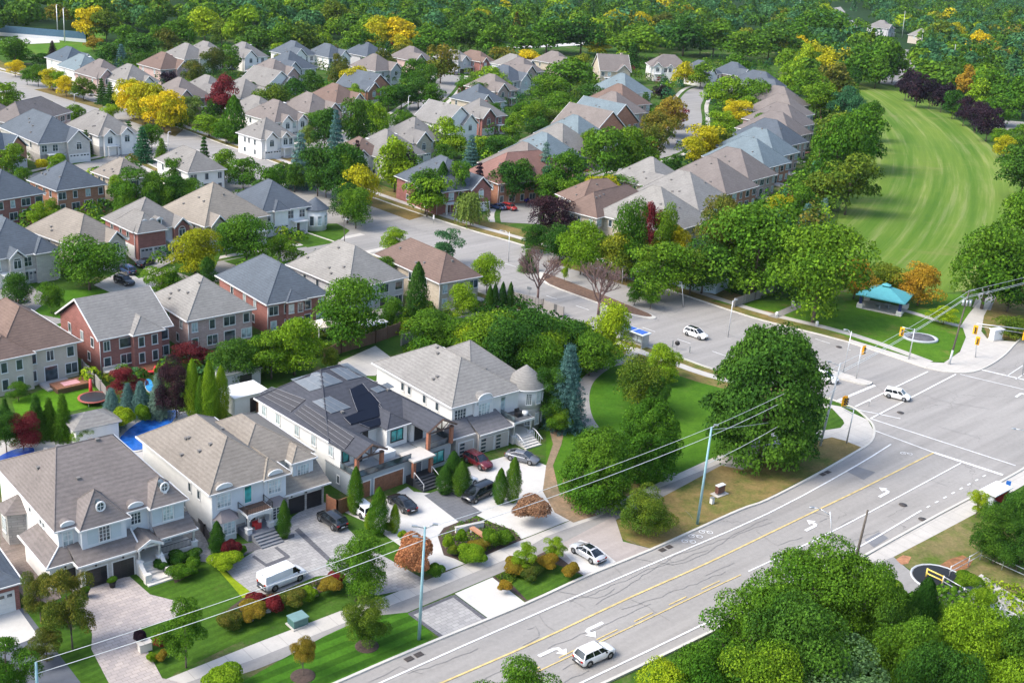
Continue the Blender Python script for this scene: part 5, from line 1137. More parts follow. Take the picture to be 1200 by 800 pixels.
h.walls(-.6, 7.6, -1.9, .4, 0, 2.6, M('stucco_taupe', m_plain, (.40,.37,.34), .85, var=.05), 'garage_wall'); sl = M('slate_metal_roof', m_shingle, (.13,.13,.14))
skirt(h, [[(-.9,-1.7,2.7),(2.6,-1.7,2.7),(2.6,.44,4.1),(.3,.44,4.1)],[(2.6,-2.6,2.7),(8.0,-2.6,2.7),(7.4,.44,4.1),(2.6,.44,4.1)],[(-.9,.44,2.7),(-.9,-1.7,2.7),(.3,.44,4.1),(.29,.45,4.1)]], mat=sl); h.walls(2.7, 7.6, -2.3, -1.8, 0, 2.58, MC['stucco_taupe'], 'garage_wall')
t = MB(); t.box(-1.0, 2.6, -1.82, -1.7, 2.54, 2.72); t.box(2.6, 8.1, -2.72, -2.6, 2.54, 2.72); t.box(8.0, 8.12, -2.6, .4, 2.54, 2.72); t.build('eaves_trim', WHITE, h.e)
h.garage(1.0, 2.2, 2.0, off=-1.9, mat=TDOOR, glaz='side'); h.garage(4.0, 2.1, 2.0, off=-2.3, mat=TDOOR, glaz='side'); h.garage(6.4, 2.1, 2.0, off=-2.3, mat=TDOOR, glaz='side')
b = MB(); b.box(8.2, 11.6, -2.5, .4, 2.7, 3.0); b.build('balcony_slab', WHITE, h.e); b = MB(); b.box(8.3, 11.5, -2.4, .4, 3.001, 3.04); b.build('balcony_floor', M('dark_deck', m_plain, (.09,.095,.10), .7, var=.3), h.e); glass_rail(h, [(8.25,.3),(8.25,-2.45)], 3.0, .8)
for x in (8.5, 11.3): column(h, x, -2.2, .0, 2.7, ped=1.1)
b = MB(); b.box(8.2, 11.8, -2.5, .4, 0, .8); b.build('porch', STONEW, h.e); h.door(9.7, .45, 1.2, 1.8, z=.8); steps(h, 8.6, 11.2, -2.5, 5, .8, .42)
for x in (8.45, 11.35): rr_ = MB(); rr_.tube([(x,-2.5,1.6),(x,-3.2,1.5),(x,-4.6,.8)], .06, 6); [rr_.bar((x, -2.6-k*.4, .1), (x, -2.6-k*.4, 1.5-k*.14), .03, 4) for k in range(5)]; rr_.build('handrail', WHITE, h.e)
for y in (3.5, 6.2, 9.5, 11): h.win('S', y, ez-1.7, .6, 1.0, nx=1)
h.rz = rz; h.vents(5)
b = MB(); b.box(9.6, 10.3, -1.5, -.8, 3.05, 3.55); b.box(9.6, 10.3, -.9, -.75, 3.5, 4.0); b.build('balcony_chair', BLK, H4.e); b = MB(); b.bar((10.9,-1.4,3.05),(10.9,-1.4,3.6),.4,10); b.build('balcony_table', WHITE, H4.e)
# --- the house cut by the lower left corner
ez = 3.0; h = H0 = House((-60,706), (24,678), (-90,640), ez, 'red', 'slate', 'brick garage wing with blue slate roof cut by the lower left corner', name='house', D=9)
h.walls(.4, h.W-.3, .4, 8.6, 0, ez-.02); h.hip(0, h.W, 0, 9, ez, .5, axis='y', ins=4); g_ = h.garage(h.W-2.2, 2.7, 2.1, off=.4, mat=WDOOR, glaz='top')
# ------------------------------------------------------------------ vehicles
TYRE = M('tyre_rubber', m_plain, (.015,.015,.016), .8); RIM = M('wheel_alloy', m_plain, (.32,.33,.34), .3, .8); CGL = M('car_glass', m_glass, (.012,.016,.02), .05); TRIM = M('black_trim', m_plain, (.02,.02,.02), .6)
HEADL = M('headlight_glass', m_plain, (.7,.72,.74), .15); TAILL = M('taillight_red', m_plain, (.35,.01,.01), .2); PLATE = M('number_plate', m_plain, (.7,.7,.72), .5)
SHAPES = {  # x stations (rear -> front): lower profile [x, half width, top z], cabin [x, half width, z]
 'suv': dict(L=4.6, Wd=1.86, H=1.66, belt=1.02, hood=1.0, cab=[(-2.15,.72,1.02),(-1.85,.66,1.55),(-.9,.64,1.66),(.35,.64,1.62),(1.2,.72,1.04)], nose=.86, r=.36),
 'sedan': dict(L=4.8, Wd=1.85, H=1.42, belt=.92, hood=.88, cab=[(-2.0,.68,.95),(-1.0,.60,1.34),(-.3,.58,1.42),(.35,.60,1.38),(1.3,.72,.92)], nose=.72, r=.34),
 'hatch': dict(L=4.1, Wd=1.8, H=1.6, belt=1.0, hood=1.0, cab=[(-2.0,.70,1.0),(-1.85,.68,1.50),(-.8,.66,1.60),(.5,.66,1.57),(1.15,.72,1.04)], nose=.85, r=.35),
 'van': dict(L=5.5, Wd=2.0, H=2.1, belt=1.25, hood=1.2, cab=[(-2.72,.88,1.25),(-2.68,.82,2.02),(-1.4,.84,2.1),(1.05,.82,2.06),(1.85,.84,1.3)], nose=.95, r=.37),
 'minivan': dict(L=5.0, Wd=1.95, H=1.75, belt=1.05, hood=1.02, cab=[(-2.4,.78,1.05),(-2.2,.70,1.66),(-1.0,.70,1.75),(.45,.70,1.7),(1.75,.78,1.05)], nose=.85, r=.35)}
def car_body(b, sh):
    L, W, belt, hood, nose = sh['L'], sh['Wd']/2, sh['belt'], sh['hood'], sh['nose']
    st = [(-L/2, .78, .42, belt*.80), (-L/2+.08, .90, .30, belt*.93), (-L/2+.35, .97, .22, belt), (-L*.25, 1.0, .18, belt), (0, 1.0, .18, belt), (L*.24, 1.0, .18, belt*.99), (L*.36, .98, .20, hood*.96), (L/2-.28, .92, .24, nose*1.0), (L/2-.08, .82, .30, nose*.88), (L/2, .66, .38, nose*.70)]
    rings = []
    for x, wf, zb, zt in st:
        w_ = W*wf; zm = zb+(zt-zb)*.55
        rings.append([(x, -w_*.88, zb), (x, -w_, zb+.14), (x, -w_*1.01, zm), (x, -w_*.96, zt-.07), (x, -w_*.86, zt), (x, 0, zt+.035), (x, w_*.86, zt), (x, w_*.96, zt-.07), (x, w_*1.01, zm), (x, w_, zb+.14), (x, w_*.88, zb)])
    m = 11; vs = [p for r in rings for p in r]; fs = []
    for i in range(len(rings)-1):
        for k in range(m-1): fs.append((i*m+k, (i+1)*m+k, (i+1)*m+k+1, i*m+k+1))
        fs.append((i*m+m-1, (i+1)*m+m-1, (i+1)*m, i*m))
    fs = [f[::-1] for f in fs]; fs += [tuple(range(m)), tuple(range((len(rings))*m-1, (len(rings)-1)*m-1, -1))]; b.add(vs, fs, 0, True)
def car_cabin(b, g, sh):
    """pillared cabin: glass block with roof skin and pillars in body colour"""
    c = sh['cab']; van = sh['L'] > 5.3; low = sh['belt']-.02; Wb = sh['Wd']/2*.90
    vs = []
    for x, w_, z in c: vs += [(x, -w_, z), (x, w_, z)]
    x0, x4 = c[0][0], c[4][0]
    # glass hull: belt rectangle up to the roof outline
    B = [(x0, -Wb), (x4, -Wb*.96), (x4, Wb*.96), (x0, Wb)]
    T = [(c[1][0], -c[1][1], c[1][2]-.02), (c[3][0], -c[3][1], c[3][2]-.02), (c[3][0], c[3][1], c[3][2]-.02), (c[1][0], c[1][1], c[1][2]-.02)]
    g.add([(x, y, low) for x, y in B]+T, [(0,1,5,4),(1,2,6,5),(2,3,7,6),(3,0,4,7),(4,5,6,7)])
    # roof skin
    R_ = [c[1], c[2], c[3]]; top = []
    for x, w_, z in R_: top += [(x, -w_*1.03, z-.045), (x, -w_*.8, z+.02), (x, 0, z+.045), (x, w_*.8, z+.02), (x, w_*1.03, z-.045)]
    n = 5; fs = []
    for i in range(2):
        for k in range(4): fs.append((i*n+k, (i+1)*n+k, (i+1)*n+k+1, i*n+k+1))
    b.add(top, [f for f in fs], 0, True)
    def pil(p, q, r=.045): b.bar(p, q, r, 5)
    for s in (-1, 1):
        pil((x4, s*Wb*.96, low), (c[3][0], s*c[3][1]*1.01, c[3][2]-.03)); pil((x0, s*Wb, low), (c[1][0], s*c[1][1]*1.01, c[1][2]-.03), .07)
        pil((c[1][0], s*c[1][1]*1.03, c[1][2]-.03), (c[3][0], s*c[3][1]*1.03, c[3][2]-.03), .04)
        for u in ((.42, .72) if not van else ()):
            xb = x0+(x4-x0)*u; xt = c[1][0]+(c[3][0]-c[1][0])*u; pil((xb, s*Wb*.985, low), (xt, s*c[2][1]*1.02, c[2][2]-.05), .04)
        if van:   # panelled load area
            y = s*.84; yb = s*Wb*1.005; xa, xb = c[0][0]+.02, .75
            v = [(xa, yb, low), (xb, yb, low), (xb, y*1.01, 2.05), (c[1][0], y*1.01, 2.0)]; b.add([(p[0], p[1]+s*.03, p[2]) for p in v], [(0,1,2,3) if s < 0 else (3,2,1,0)])
    if van: b.add([(c[0][0]-.03, -Wb, low), (c[0][0]-.03, Wb, low), (c[1][0]-.03, .84, 2.02), (c[1][0]-.03, -.84, 2.02)], [(3,2,1,0)])
CARM = {}
def vehicle(x, y, toward, kind, colr, label, cat='car', name='parked_car', grp=None, roofm=None):
    X, Y = P(x, y); q = P(*toward); a = math.atan2(q[1]-Y, q[0]-X); sh = SHAPES[kind]; e = empty(name, X, Y, .09, a, label, cat, grp or 'cars and vans on the roads and drives'); e.scale = (.9,.9,.9)
    if kind not in CARM:
        b = MB(); car_body(b, sh); bm = b.mesh('body', None); c = MB(); g_ = MB(); car_cabin(c, g_, sh)
        CARM[kind] = (bm, c.mesh('cabin_frame', None), g_.mesh('windows', CGL))
    bm, cm, gm = CARM[kind]; pm = M('paint_'+colr, m_paint, {'white': (.78,.78,.77), 'black': (.012,.013,.015), 'silver': (.55,.56,.58), 'red': (.35,.02,.02), 'maroon': (.12,.01,.015), 'blue': (.03,.06,.14), 'grey': (.16,.17,.19), 'royal': (.02,.04,.30)}[colr], .3 if colr in ('silver','grey') else 0.0)
    for nm, me in (('body', bm), ('cabin', cm)):
        o = put(nm, me, e); o.material_slots[0].link = 'OBJECT'; o.material_slots[0].material = pm
    put('windows', gm, e)
    L, W, r = sh['L'], sh['Wd']/2, sh['r']
    if 'wheel' not in CARM:
        t = MB(); t.lathe([(.20,-.11),(.33,-.12),(.36,-.08),(.36,.08),(.33,.12),(.20,.11)], 20); tm = t.mesh('tyre', TYRE); d = MB(); d.lathe([(.03,.12),(.06,.125),(.22,.115),(.235,.10),(.24,-.1)], 14)
        CARM['wheel'] = (tm, d.mesh('rim', RIM))
    for sx in (-1, 1):
        for sy in (-1, 1):
            wx = sx*L*.295+(.02 if sx > 0 else -.02); o = put('wheel', CARM['wheel'][0], e, (wx, sy*(W-.10), r)); o.rotation_euler = (-math.pi/2*sy, 0, 0); o.scale = (r/.36,)*2+(1,); put('rim', CARM['wheel'][1], o)
            ar = MB(); ar.bar((wx, sy*(W-.25), r+.03), (wx, sy*(W+.012), r+.03), r+.06, 16); ar.build('wheel_well_shade', TRIM, e)  # dark disc behind each wheel paints the shade of the wheel housing
    b = MB()
    for s in (-1, 1): b.box(L/2-.30, L/2-.09, s*W*.66-.16, s*W*.66+.16, sh['nose']*.66, sh['nose']*.80)
    b2 = MB()
    for s in (-1, 1):
        f = MB(); f.box(L/2-.32, L/2-.07, s*W*.62-.17, s*W*.62+.17, sh['nose']*.66, sh['nose']*.82); f.build('headlight', HEADL, e)
        f = MB(); f.box(-L/2-.015, -L/2+.25, s*W*.70-.14, s*W*.70+.14, sh['belt']*.70, sh['belt']*.88); f.build('taillight', TAILL, e)
        f = MB(); f.box(sh['cab'][4][0]-.55, sh['cab'][4][0]-.40, s*(W+.08)-.09, s*(W+.08)+.09, sh['belt']-.02, sh['belt']+.14); f.build('mirror', TRIM, e)
    f = MB(); f.box(-L/2-.03, -L/2+.1, -W*.8, W*.8, .25, .42); f.box(L/2-.12, L/2+.02, -W*.6, W*.6, .28, .42); f.build('bumper', TRIM, e); f = MB(); f.box(-L/2-.04, -L/2-.01, -.24, .24, .5, .62); f.build('number_plate', PLATE, e)
    if roofm:
        c = sh['cab']; f = MB(); f.box(c[1][0]+.25, c[3][0]-.1, -c[2][1]*.72, c[2][1]*.72, c[2][2]-.03, c[2][2]+.055); f.build('glass_roof', CGL, e)
    return e
V = vehicle; MV = 'moving_car'
V(696,772,(722,761),'suv','white','white electric hatchback driving in the lane at the bottom of the photo',name=MV)
V(688,652,(668,640),'sedan','silver','silver sedan with black glass roof parked across the apron',roofm=True)
V(331,683,(365,669),'van','white','white cargo van parked on the grey paved drive','van','cargo_van')
V(815,395,(850,407),'suv','white','white car with black roof panels on the side street',name=MV,roofm=True)
V(1051,467,(1080,474),'hatch','white','small white boxy car crossing the big intersection',name=MV)
V(966,446,(990,454),'suv','white','white police style car waiting beside the big round tree',name=MV)
V(389,614,(365,597),'suv','black','black suv parked before the black garage doors of the beige roofed house','suv')
V(471,594,(452,580),'sedan','black','black sedan parked on the white drive of the modern house')
V(560,583,(546,590),'minivan','black','black minivan parked on the apron right of the slate path','minivan','parked_van')
V(612,540,(636,546),'sedan','grey','dark silver blue sedan parked by the turret house stairs')
V(560,545,(580,556),'suv','maroon','maroon car parked before the taupe garage doors',)
V(423,601,(408,590),'hatch','white','white car half hidden by the tall thin trees of the modern house')
V(541,570,(560,562),'sedan','white','white car under the cover beside the black minivan')
V(171,311,(185,305),'sedan','black','black car in front of the grey double garage'); V(149,320,(135,313),'suv','blue','dark blue suv under the round green tree on the drive'); V(146,333,(160,338),'suv','black','black car nearest the grey gabled roof on the drive')
V(597,246,(612,250),'hatch','red','bright red car beside the weeping willow'); V(583,245,(570,242),'sedan','blue','dark blue car left of the red car by the willow'); V(619,236,(630,233),'sedan','royal','royal blue car above the purple tree')
V(668,187,(690,184),'sedan','black','black car parked by the orange and yellow trees'); V(687,180,(700,176),'sedan','white','white car next to the black one by the yellow trees'); V(795,170,(797,160),'suv','silver','silver car behind the rust red tree')
V(775,101,(778,92),'sedan','white','white car left of the drive at the white mansion'); V(784,99,(788,90),'suv','white','white suv right before the dark garage of the mansion'); V(828,104,(833,96),'suv','grey','grey car on the kerb at the street bend')
V(534,88,(536,80),'suv','grey','dark pickup on the drive at the end of the cul-de-sac'); V(482,121,(486,112),'hatch','white','white car under the dark trees of the cul-de-sac'); V(272,82,(285,80),'suv','blue','dark blue cars in the drive below the grey back row house'); V(297,85,(299,78),'van','white','white van beside the arched window house, upper left','van','cargo_van')
V(106,112,(98,106),'sedan','silver','silver car on the boulevard beside the dark cedars'); V(20,352,(10,345),'sedan','silver','pale car at the left edge by the dark shrub')
# ------------------------------------------------------------------ poles, lamps, wires, signals
POLE = M('painted_pole', m_plain, (.24,.40,.44), .6, .1, var=.1); CONCP = M('concrete_pole', m_plain, (.42,.44,.45), .7, var=.08); WPOLE = M('wood_pole', m_plain, (.10,.085,.07), .9, var=.2); ALU = M('aluminium_pole', m_plain, (.55,.56,.57), .4, .5); SIGY = M('signal_yellow', m_plain, (.85,.42,.01), .45); WIREM = M('cable', m_plain, (.55,.57,.56), .5)
def pole(base, top, label, r=.17, mat=None, arms=(), name='utility_pole', band=None, cat='pole', grp='utility poles along the big road'):
    """base and top pixels: height from the rows; the top may lean by the measured amount"""
    X, Y = P(*base); h = HT(base[0], base[1], top[1]); 
    tx = X
    for _ in range(30): dx = top[0]-PR(tx, Y, h)[0]; tx += dx/SC(*base)*.7
    tx = X+max(-1.0, min(1.0, tx-X)); e = empty(name, X, Y, 0, 0, label, cat, grp); b = MB(); b.bar((0,0,0), (tx-X,0,h), r, 10, r*.6); b.build('pole', mat or POLE, e)
    for (z, lx, ly) in arms: a = MB(); c = (tx-X)*z; a.bar((c, 0, h*z), (c+lx, ly, h*z+.3), .05, 6); a.box(c+lx-.25, c+lx+.25, ly-.12, ly+.12, h*z+.24, h*z+.36); a.build('cross_arm', METAL, e)
    if band: b = MB(); b.bar(((tx-X)*band[0],0,h*band[0]), ((tx-X)*band[1],0,h*band[1]), r*1.06, 10, r*1.0); b.build('dark_band', TRIM if len(band) < 3 else band[2], e)
    return e, (tx, Y, h)
p1, t1 = pole((491,749),(498,617),'tall pale blue pole on the striped verge near the road',arms=((.99,-.9,-.3),(.99,.9,.3),(.9,-.8,-.2)))
p2, t2 = pole((817,614),(834,500),'teal pole on the dry verge in front of the park',arms=((.99,.5,.2),))
p3, t3 = pole((961,522),(985,425),'tall grey pole beside the big round tree at the corner',mat=CONCP,arms=((.97,-1.3,.4),(.9,-1.2,.3)))
p4, t4 = pole((1001,662),(1017,597),'leaning bare wooden pole on the near side of the road',mat=WPOLE)
p5, t5 = pole((1112,427),(1136,340),'brown wooden pole with transformers behind the far corner',mat=WPOLE,arms=((.98,.7,.2),(.88,-.7,.2),(.85,.7,.2)),band=(0,.2,CONCP))
b = MB()
for s in (-.55, 0, .55): b.bar((t5[0]-P(1112,427)[0]+s, 0, t5[2]*.80), (t5[0]-P(1112,427)[0]+s, 0, t5[2]*.80+.9), .22, 8)
b.build('transformer', METAL, p5)
p6, t6 = pole((45,835),(42,775),'teal pole top at the lower left corner')
def wire(a, c, sag, label, r=.035, n=14):
    b = MB(); pts = []
    for k in range(n+1):
        t = k/n; pts.append((a[0]+(c[0]-a[0])*t, a[1]+(c[1]-a[1])*t, a[2]+(c[2]-a[2])*t-4*sag*t*(1-t)))
    b.tube(pts, r, 5); return b.build('overhead_wire', WIREM, label=label, cat='wire', group='overhead wires between the poles')
def off(t, dx=0, dz=0): return (t[0]+dx, t[1], t[2]+dz)
far5 = (*P(1320,345), 10.5)
for k, (dz, nm) in enumerate(((0,'top'),(-1.1,'middle'),(-1.4,'lower'))):
    if k < 2: wire(off(t6,0,dz), off(t1,0,dz-.2), .35, f'{nm} overhead wire over the front lawns left of the pale blue pole', .03 if k else .025)
    if k < 2: wire(off(t1,0,dz-.2), off(t2,0,dz), .4, f'{nm} overhead wire from the pale blue pole to the teal park pole', .03 if k else .025)
    if k < 2: wire(off(t2,0,dz), off(t3,0,dz-.1), .3, f'{nm} overhead wire from the teal park pole past the big round tree', .03 if k else .025)
    wire(off(t3,0,dz-.1), off(t5,0,dz*.8), .5, f'{nm} overhead wire above the intersection to the brown pole', .03 if k else .025)
    wire(off(t5,0,dz*.8), (far5[0], far5[1], far5[2]+dz), .5, f'{nm} overhead wire running off right above the corner trees', .03 if k else .025)
wire(off(t3,0,-3.5), off(t2,0,-4.5), .6, 'low cable crossing behind the teal park pole', .03)
wire((t2[0],t2[1],t2[2]-.3), (*P(905,548),6.5), .1, 'thin service drop right of the teal park pole', .025)
def lamp(base, top, label, arm=(1.6,.3), r=.09, mat=None):
    e, t = pole(base, top, label, r, mat or ALU, name='street_lamp', cat='street lamp', grp='street lamps'); X, Y = P(*base); a = MB(); c = t[0]-X; a.tube([(c,0,t[2]-.4),(c+arm[0]*.5,arm[1]*.5,t[2]+.1),(c+arm[0],arm[1],t[2]+.15)], .05, 6); a.build('lamp_arm', mat or ALU, e)
    a = MB(); a.lathe([(.05,.12),(.16,.08),(.2,0),(.14,-.07),(.02,-.08)], 10); o = a.build('lamp_head', METAL, e); o.location = (c+arm[0], arm[1], t[2]+.12); o.scale = (1.9,1,1); return e
lamp((988,437),(998,388),'street lamp with dark base on the median near the waiting white car',(-.9,.2),band if False else .09)
lamp((853,395),(859,352),'thin street lamp on the side street verge near the white car',(.5,.2)); lamp((596,307),(597,272),'street lamp at the mouth of the side road by the red cars',(-1.6,.2)); lamp((404,290),(403,258),'wooden street lamp between the dark tree and the silver roof',(.5,.1),mat=WPOLE)
lamp((729,333),(730,313),'short lamp post beside the blue fence',(.3,.0)); lamp((801,360),(799,332),'white topped post on the verge by the fence',(-.3,.0)); lamp((1188,800),(1220,500),'arched lamp reaching over the road at the right edge',(-2.5,.8)) if 0 else None
lamp((976,640),(955,600),'curved street lamp arm over the lane by the turn arrow',(-1.9,.5)); lamp((1212,548),(1214,508),'curved street lamp arm at the right edge over the crossing',(-2.6,.7)); lamp((197,182),(197,155),'thin street lamp on the boulevard verge',(.4,.1)); lamp((684,140),(686,118),'street lamp on the cul-de-sac street',(-.4,.1)) if 0 else None
lamp((87,120),(87,110),'boulevard lamp near the dark cedars',(.9,0)); lamp((477,143),(479,113),'pale green pole beside the cul-de-sac trees',(.3,0))
for (bx, by, tx, ty, lb) in ((68,46,66,6,'left of the two tall floodlight masts by the rink'),(76,50,74,10,'right of the two tall floodlight masts by the rink')): lamp((bx,by),(tx,ty),lb,(.4,0),.22)
for k, (bx, by, ty) in enumerate(((1057,45,13),(1078,68,35),(1117,76,52),(1150,90,66),(1163,130,116),(935,20,0))):
    e, t = pole((bx,by),(bx+3,ty),('tallest grey pole in the far wood by the grey house','grey pole where the far road comes out of the wood','wooden pole leaning behind the lime green trees, far right','pale pole among the far trees at the right','pale pole behind the purple trees','thin pole at the far road, top')[k],.2,CONCP,arms=((.93,-1.0,0),(.93,1.0,0)),grp='utility poles in the far wood')
def housing(e, x, y, z, rz=0, n=3):
    b = MB(); b.box(-.2, .2, -.14, .14, -.55, .55); b.box(-.34, .34, -.02, .02, -.72, .72); o = b.build('signal_head', SIGY, e); o.location = (x, y, z); o.rotation_euler = (0,0,rz)
    for k in range(n):
        v = MB(); v.bar((0,-.14,.34-.34*k), (0,-.34,.34-.34*k), .13, 8); v.build('signal_lens', TRIM, o)
def signal(base, top, heads, label, arm=None):
    e, t = pole(base, top, label, .11, ALU, name='traffic_light', cat='traffic light', grp='traffic lights at the intersection'); X, Y = P(*base); c = t[0]-X
    if arm: a = MB(); a.bar((c, 0, t[2]-.2), (c+arm[0], arm[1], t[2]+.1), .07, 6); a.bar((c, 0, t[2]-.9), (c+arm[0]*.9, arm[1]*.9, t[2]-.3), .04, 6); a.build('mast_arm', ALU, e)
    for (dx, dy, dz, rz) in heads: housing(e, c+dx, dy, t[2]+dz, rz)
signal((1003,445),(1010,405),((.35,-.2,-.6,.6),),'traffic light with one yellow head on the median')
signal((1065,421),(1072,385),((-2.0,-.2,-.6,-.3),),'traffic light on the grass corner with its head on a left arm',arm=(-2.0,0))
signal((992,519),(1001,478),((-1.2,.1,.9,.8),(-1.55,.0,.9,.8)),'traffic light on the near corner with twin yellow heads',arm=(-1.4,.1))
signal((1198,440),(1205,385),((-8.0,.2,-.9,-.4),(-.3,-.2,-1.2,-.4)),'traffic light with a long arm at the right edge',arm=(-8.0,.2))
signal((1143,419),(1145,398),((-.0,-.3,-.1,-.5),),'pedestrian signal on the far corner below the long arm')
# sign on the corner, control box, shelters
def boxything(name, label, cat, x, y, rz, parts, grp=None):
    X, Y = P(x, y); e = empty(name, X, Y, .06, rz, label, cat, grp)
    for nm, mat, bx in parts: b = MB(); [b.box(*q) for q in bx]; b.build(nm, mat, e)
    return e
boxything('transformer_box','green utility transformer box on the front lawn by the walk','utility box',349,732,R(42),(('base',CONC,[(-.9,.9,-.75,.75,0,.1)]),('cabinet',M('utility_green',m_plain,(.06,.14,.13),.5),[(-.75,.75,-.6,.6,.1,.85)]),('lid',M('utility_lid',m_plain,(.14,.24,.23),.5),[(-.82,.82,-.68,.68,.85,.95)])))
boxything('controller_cabinet','large white controller cabinet on the far corner','cabinet',1166,398,R(30),(('cabinet',WHITE,[(-1.1,1.1,-.5,.5,.1,1.8)]),('roof',M('cabinet_roof',m_plain,(.6,.6,.62),.5),[(-1.25,1.25,-.65,.65,1.8,1.95)]),('base',CONC,[(-1.3,1.3,-.7,.7,0,.1)])))
boxything('mailbox','brown community mailbox on the dry verge','mailbox',843,579,R(40),(('base',CONC,[(-1.0,1.0,-.6,.6,0,.06)]),('cabinet',M('mailbox_brown',m_plain,(.13,.06,.05),.5),[(-.6,.6,-.25,.25,.2,1.15)]),('cap',WHITE,[(-.64,.64,-.29,.29,1.15,1.24)]),('post',METAL,[(-.1,.1,-.1,.1,.05,.2)])))
boxything('utility_pedestal','small white utility pedestal beside the brown mailbox','utility box',834,590,R(40),(('body',WHITE,[(-.2,.2,-.2,.2,0,.7)]),('lid',METAL,[(-.23,.23,-.23,.23,.7,.78)])))
boxything('bench','wooden bench in the flower bed of the modern house','bench',562,629,R(-48+180),(('seat',M('bench_wood',m_plain,(.40,.20,.11),.6,var=.2),[(-1.4,1.4,-.3,.3,.35,.55)]),('leg',PORCH,[(-1.3,-1.05,-.28,.28,0,.35),(1.05,1.3,-.28,.28,0,.35)])))
boxything('garden_wall','low white garden wall behind the wooden bench','wall',550,621,R(30),(('wall',STONEW,[(-1.7,1.7,-.15,.15,0,.6)]),('coping',CONC,[(-1.75,1.75,-.2,.2,.6,.68)])))
boxything('entry_pillar','pale stone entry pillar at the warm paved drive','pillar',170,762,R(40),(('shaft',STONEW,[(-.55,.55,-.3,.3,0,.75)]),('coping',CONC,[(-.62,.62,-.37,.37,.75,.85)])))
for k, (x, y, lb) in enumerate(((100,700,'potted evergreen between the first and second black garage doors'),(132,688,'potted evergreen between the second and third black garage doors'))):
    X, Y = P(x, y); e = empty('planter', X, Y, .02, 0, lb, 'planter', 'planters by the black garage doors'); b = MB(); b.lathe([(.22,0),(.34,.6),(.38,.62),(.36,.55)], 12); b.build('pot', BLK, e); vs_ = variants('shrub', 1); o = put('foliage', vs_[0][0], e, (0,0,.5), 0, (.9,.9,.75)); o.material_slots[0].link = 'OBJECT'; o.material_slots[0].material = LM('g')
ROCK = M('boulder', m_plain, (.38,.37,.36), .9, var=.3, scale=3)
for k, (x, y, s, lb) in enumerate(((366,697,.8,'large pale boulder in the planting strip right of the van'),(314,716,.45,'tall standing stone in the planting strip'),(305,719,.4,'short pale stone beside the tall standing stone'),(293,727,.4,'low stone at the left end of the planting strip'))):
    X, Y = P(x, y); b = MB(); n = 10; prof = [(1,0),(1.05,.35),(.8,.8),(.35,1.05),(.02,1.1)]; b.lathe([(r*s*.7, z*s) for r, z in prof], n); b.v = [(a+random.uniform(-.12,.12)*s, c+random.uniform(-.12,.12)*s, d) for a, c, d in b.v]; o = b.build('boulder', ROCK, label=lb, cat='rock', group='garden stones'); o.location = (X, Y, 0)
# garden pieces on the porch side
boxything('garden_chair','red armchair with white back on the porch of the beige roofed house','chair',301,625,R(-48),(('seat',M('red_seat',m_plain,(.40,.03,.03),.6),[(-.35,.35,-.35,.35,.25+.7,.45+.7),(-.4,-.3,-.35,.35,.7,1.35),(.3,.4,-.35,.35,.7,1.35)]),('back',WHITE,[(-.3,.3,.3,.38,1.1,1.75)])))
# corner sculpture bed on the grass corner, far right
X, Y = P(1078,397); e = empty('flower_ring', X, Y, 0, 0, 'oval grey planter ring on the grass corner', 'planter'); b = MB(); b.lathe([(3.0,0),(3.0,.35),(2.6,.38),(2.6,.1)], 24); o = b.build('ring_wall', CONCP, e); o.scale = (1,.8,1); b = MB(); b.lathe([(2.5,.1),(2.2,.42),(.05,.5)], 18); o = b.build('planting', M('ring_soil', m_plain, (.10,.10,.11), .9, var=.3), e); o.scale = (1,.8,1)
# park pavilion with teal roof
X, Y = P(1034,361); e = empty('park_pavilion', X, Y, 0, R(-28), 'open park pavilion with turquoise hipped roof', 'pavilion'); TEAL = M('turquoise_roof', m_plain, (.08,.33,.36), .6, var=.08); NAVY = M('navy_post', m_plain, (.02,.03,.12), .5)
b = MB(); b.box(-3.9, 3.9, -3.1, 3.1, 0, .1); b.build('slab', CONC, e); b = MB(); x1, y1 = 4.4, 3.6
b.add([(-x1,-y1,2.7),(x1,-y1,2.7),(x1,y1,2.7),(-x1,y1,2.7),(-.8,-.6,4.1),(.8,-.6,4.1),(.8,.6,4.1),(-.8,.6,4.1),(-x1,-y1,2.5),(x1,-y1,2.5),(x1,y1,2.5),(-x1,y1,2.5)], [(0,1,5,4),(1,2,6,5),(2,3,7,6),(3,0,4,7),(4,5,6,7),(8,9,1,0),(9,10,2,1),(10,11,3,2),(11,8,0,3),(11,10,9,8)]); b.build('roof', TEAL, e)
b = MB(); b.box(-.6,.6,-.5,.5,4.11,4.4); b.add([(-.8,-.7,4.4),(.8,-.7,4.4),(.8,.7,4.4),(-.8,.7,4.4),(0,0,4.8)], [(0,1,4),(1,2,4),(2,3,4),(3,0,4),(3,2,1,0)]); b.build('cupola', TEAL, e)
for sx in (-1, 1):
    for sy in (-1, 1): b = MB(); b.box(sx*3.5-.25, sx*3.5+.25, sy*2.7-.25, sy*2.7+.25, .9, 2.5); b.build('post', NAVY, e); b = MB(); b.box(sx*3.5-.5, sx*3.5+.5, sy*2.7-.5, sy*2.7+.5, .1, .9); b.build('pedestal', STONEW, e)
b = MB(); b.box(-1.4,1.4,-.45,.45,.8,.88); b.box(-1.4,1.4,-1.05,-.7,.45,.52); b.box(-1.4,1.4,.7,1.05,.45,.52); b.box(-.9,-.7,-.9,.9,.1,.8); b.box(.7,.9,-.9,.9,.1,.8); b.build('picnic_table', METAL, None, label='grey picnic table under the turquoise pavilion roof', cat='table').location = (X, Y, 0)
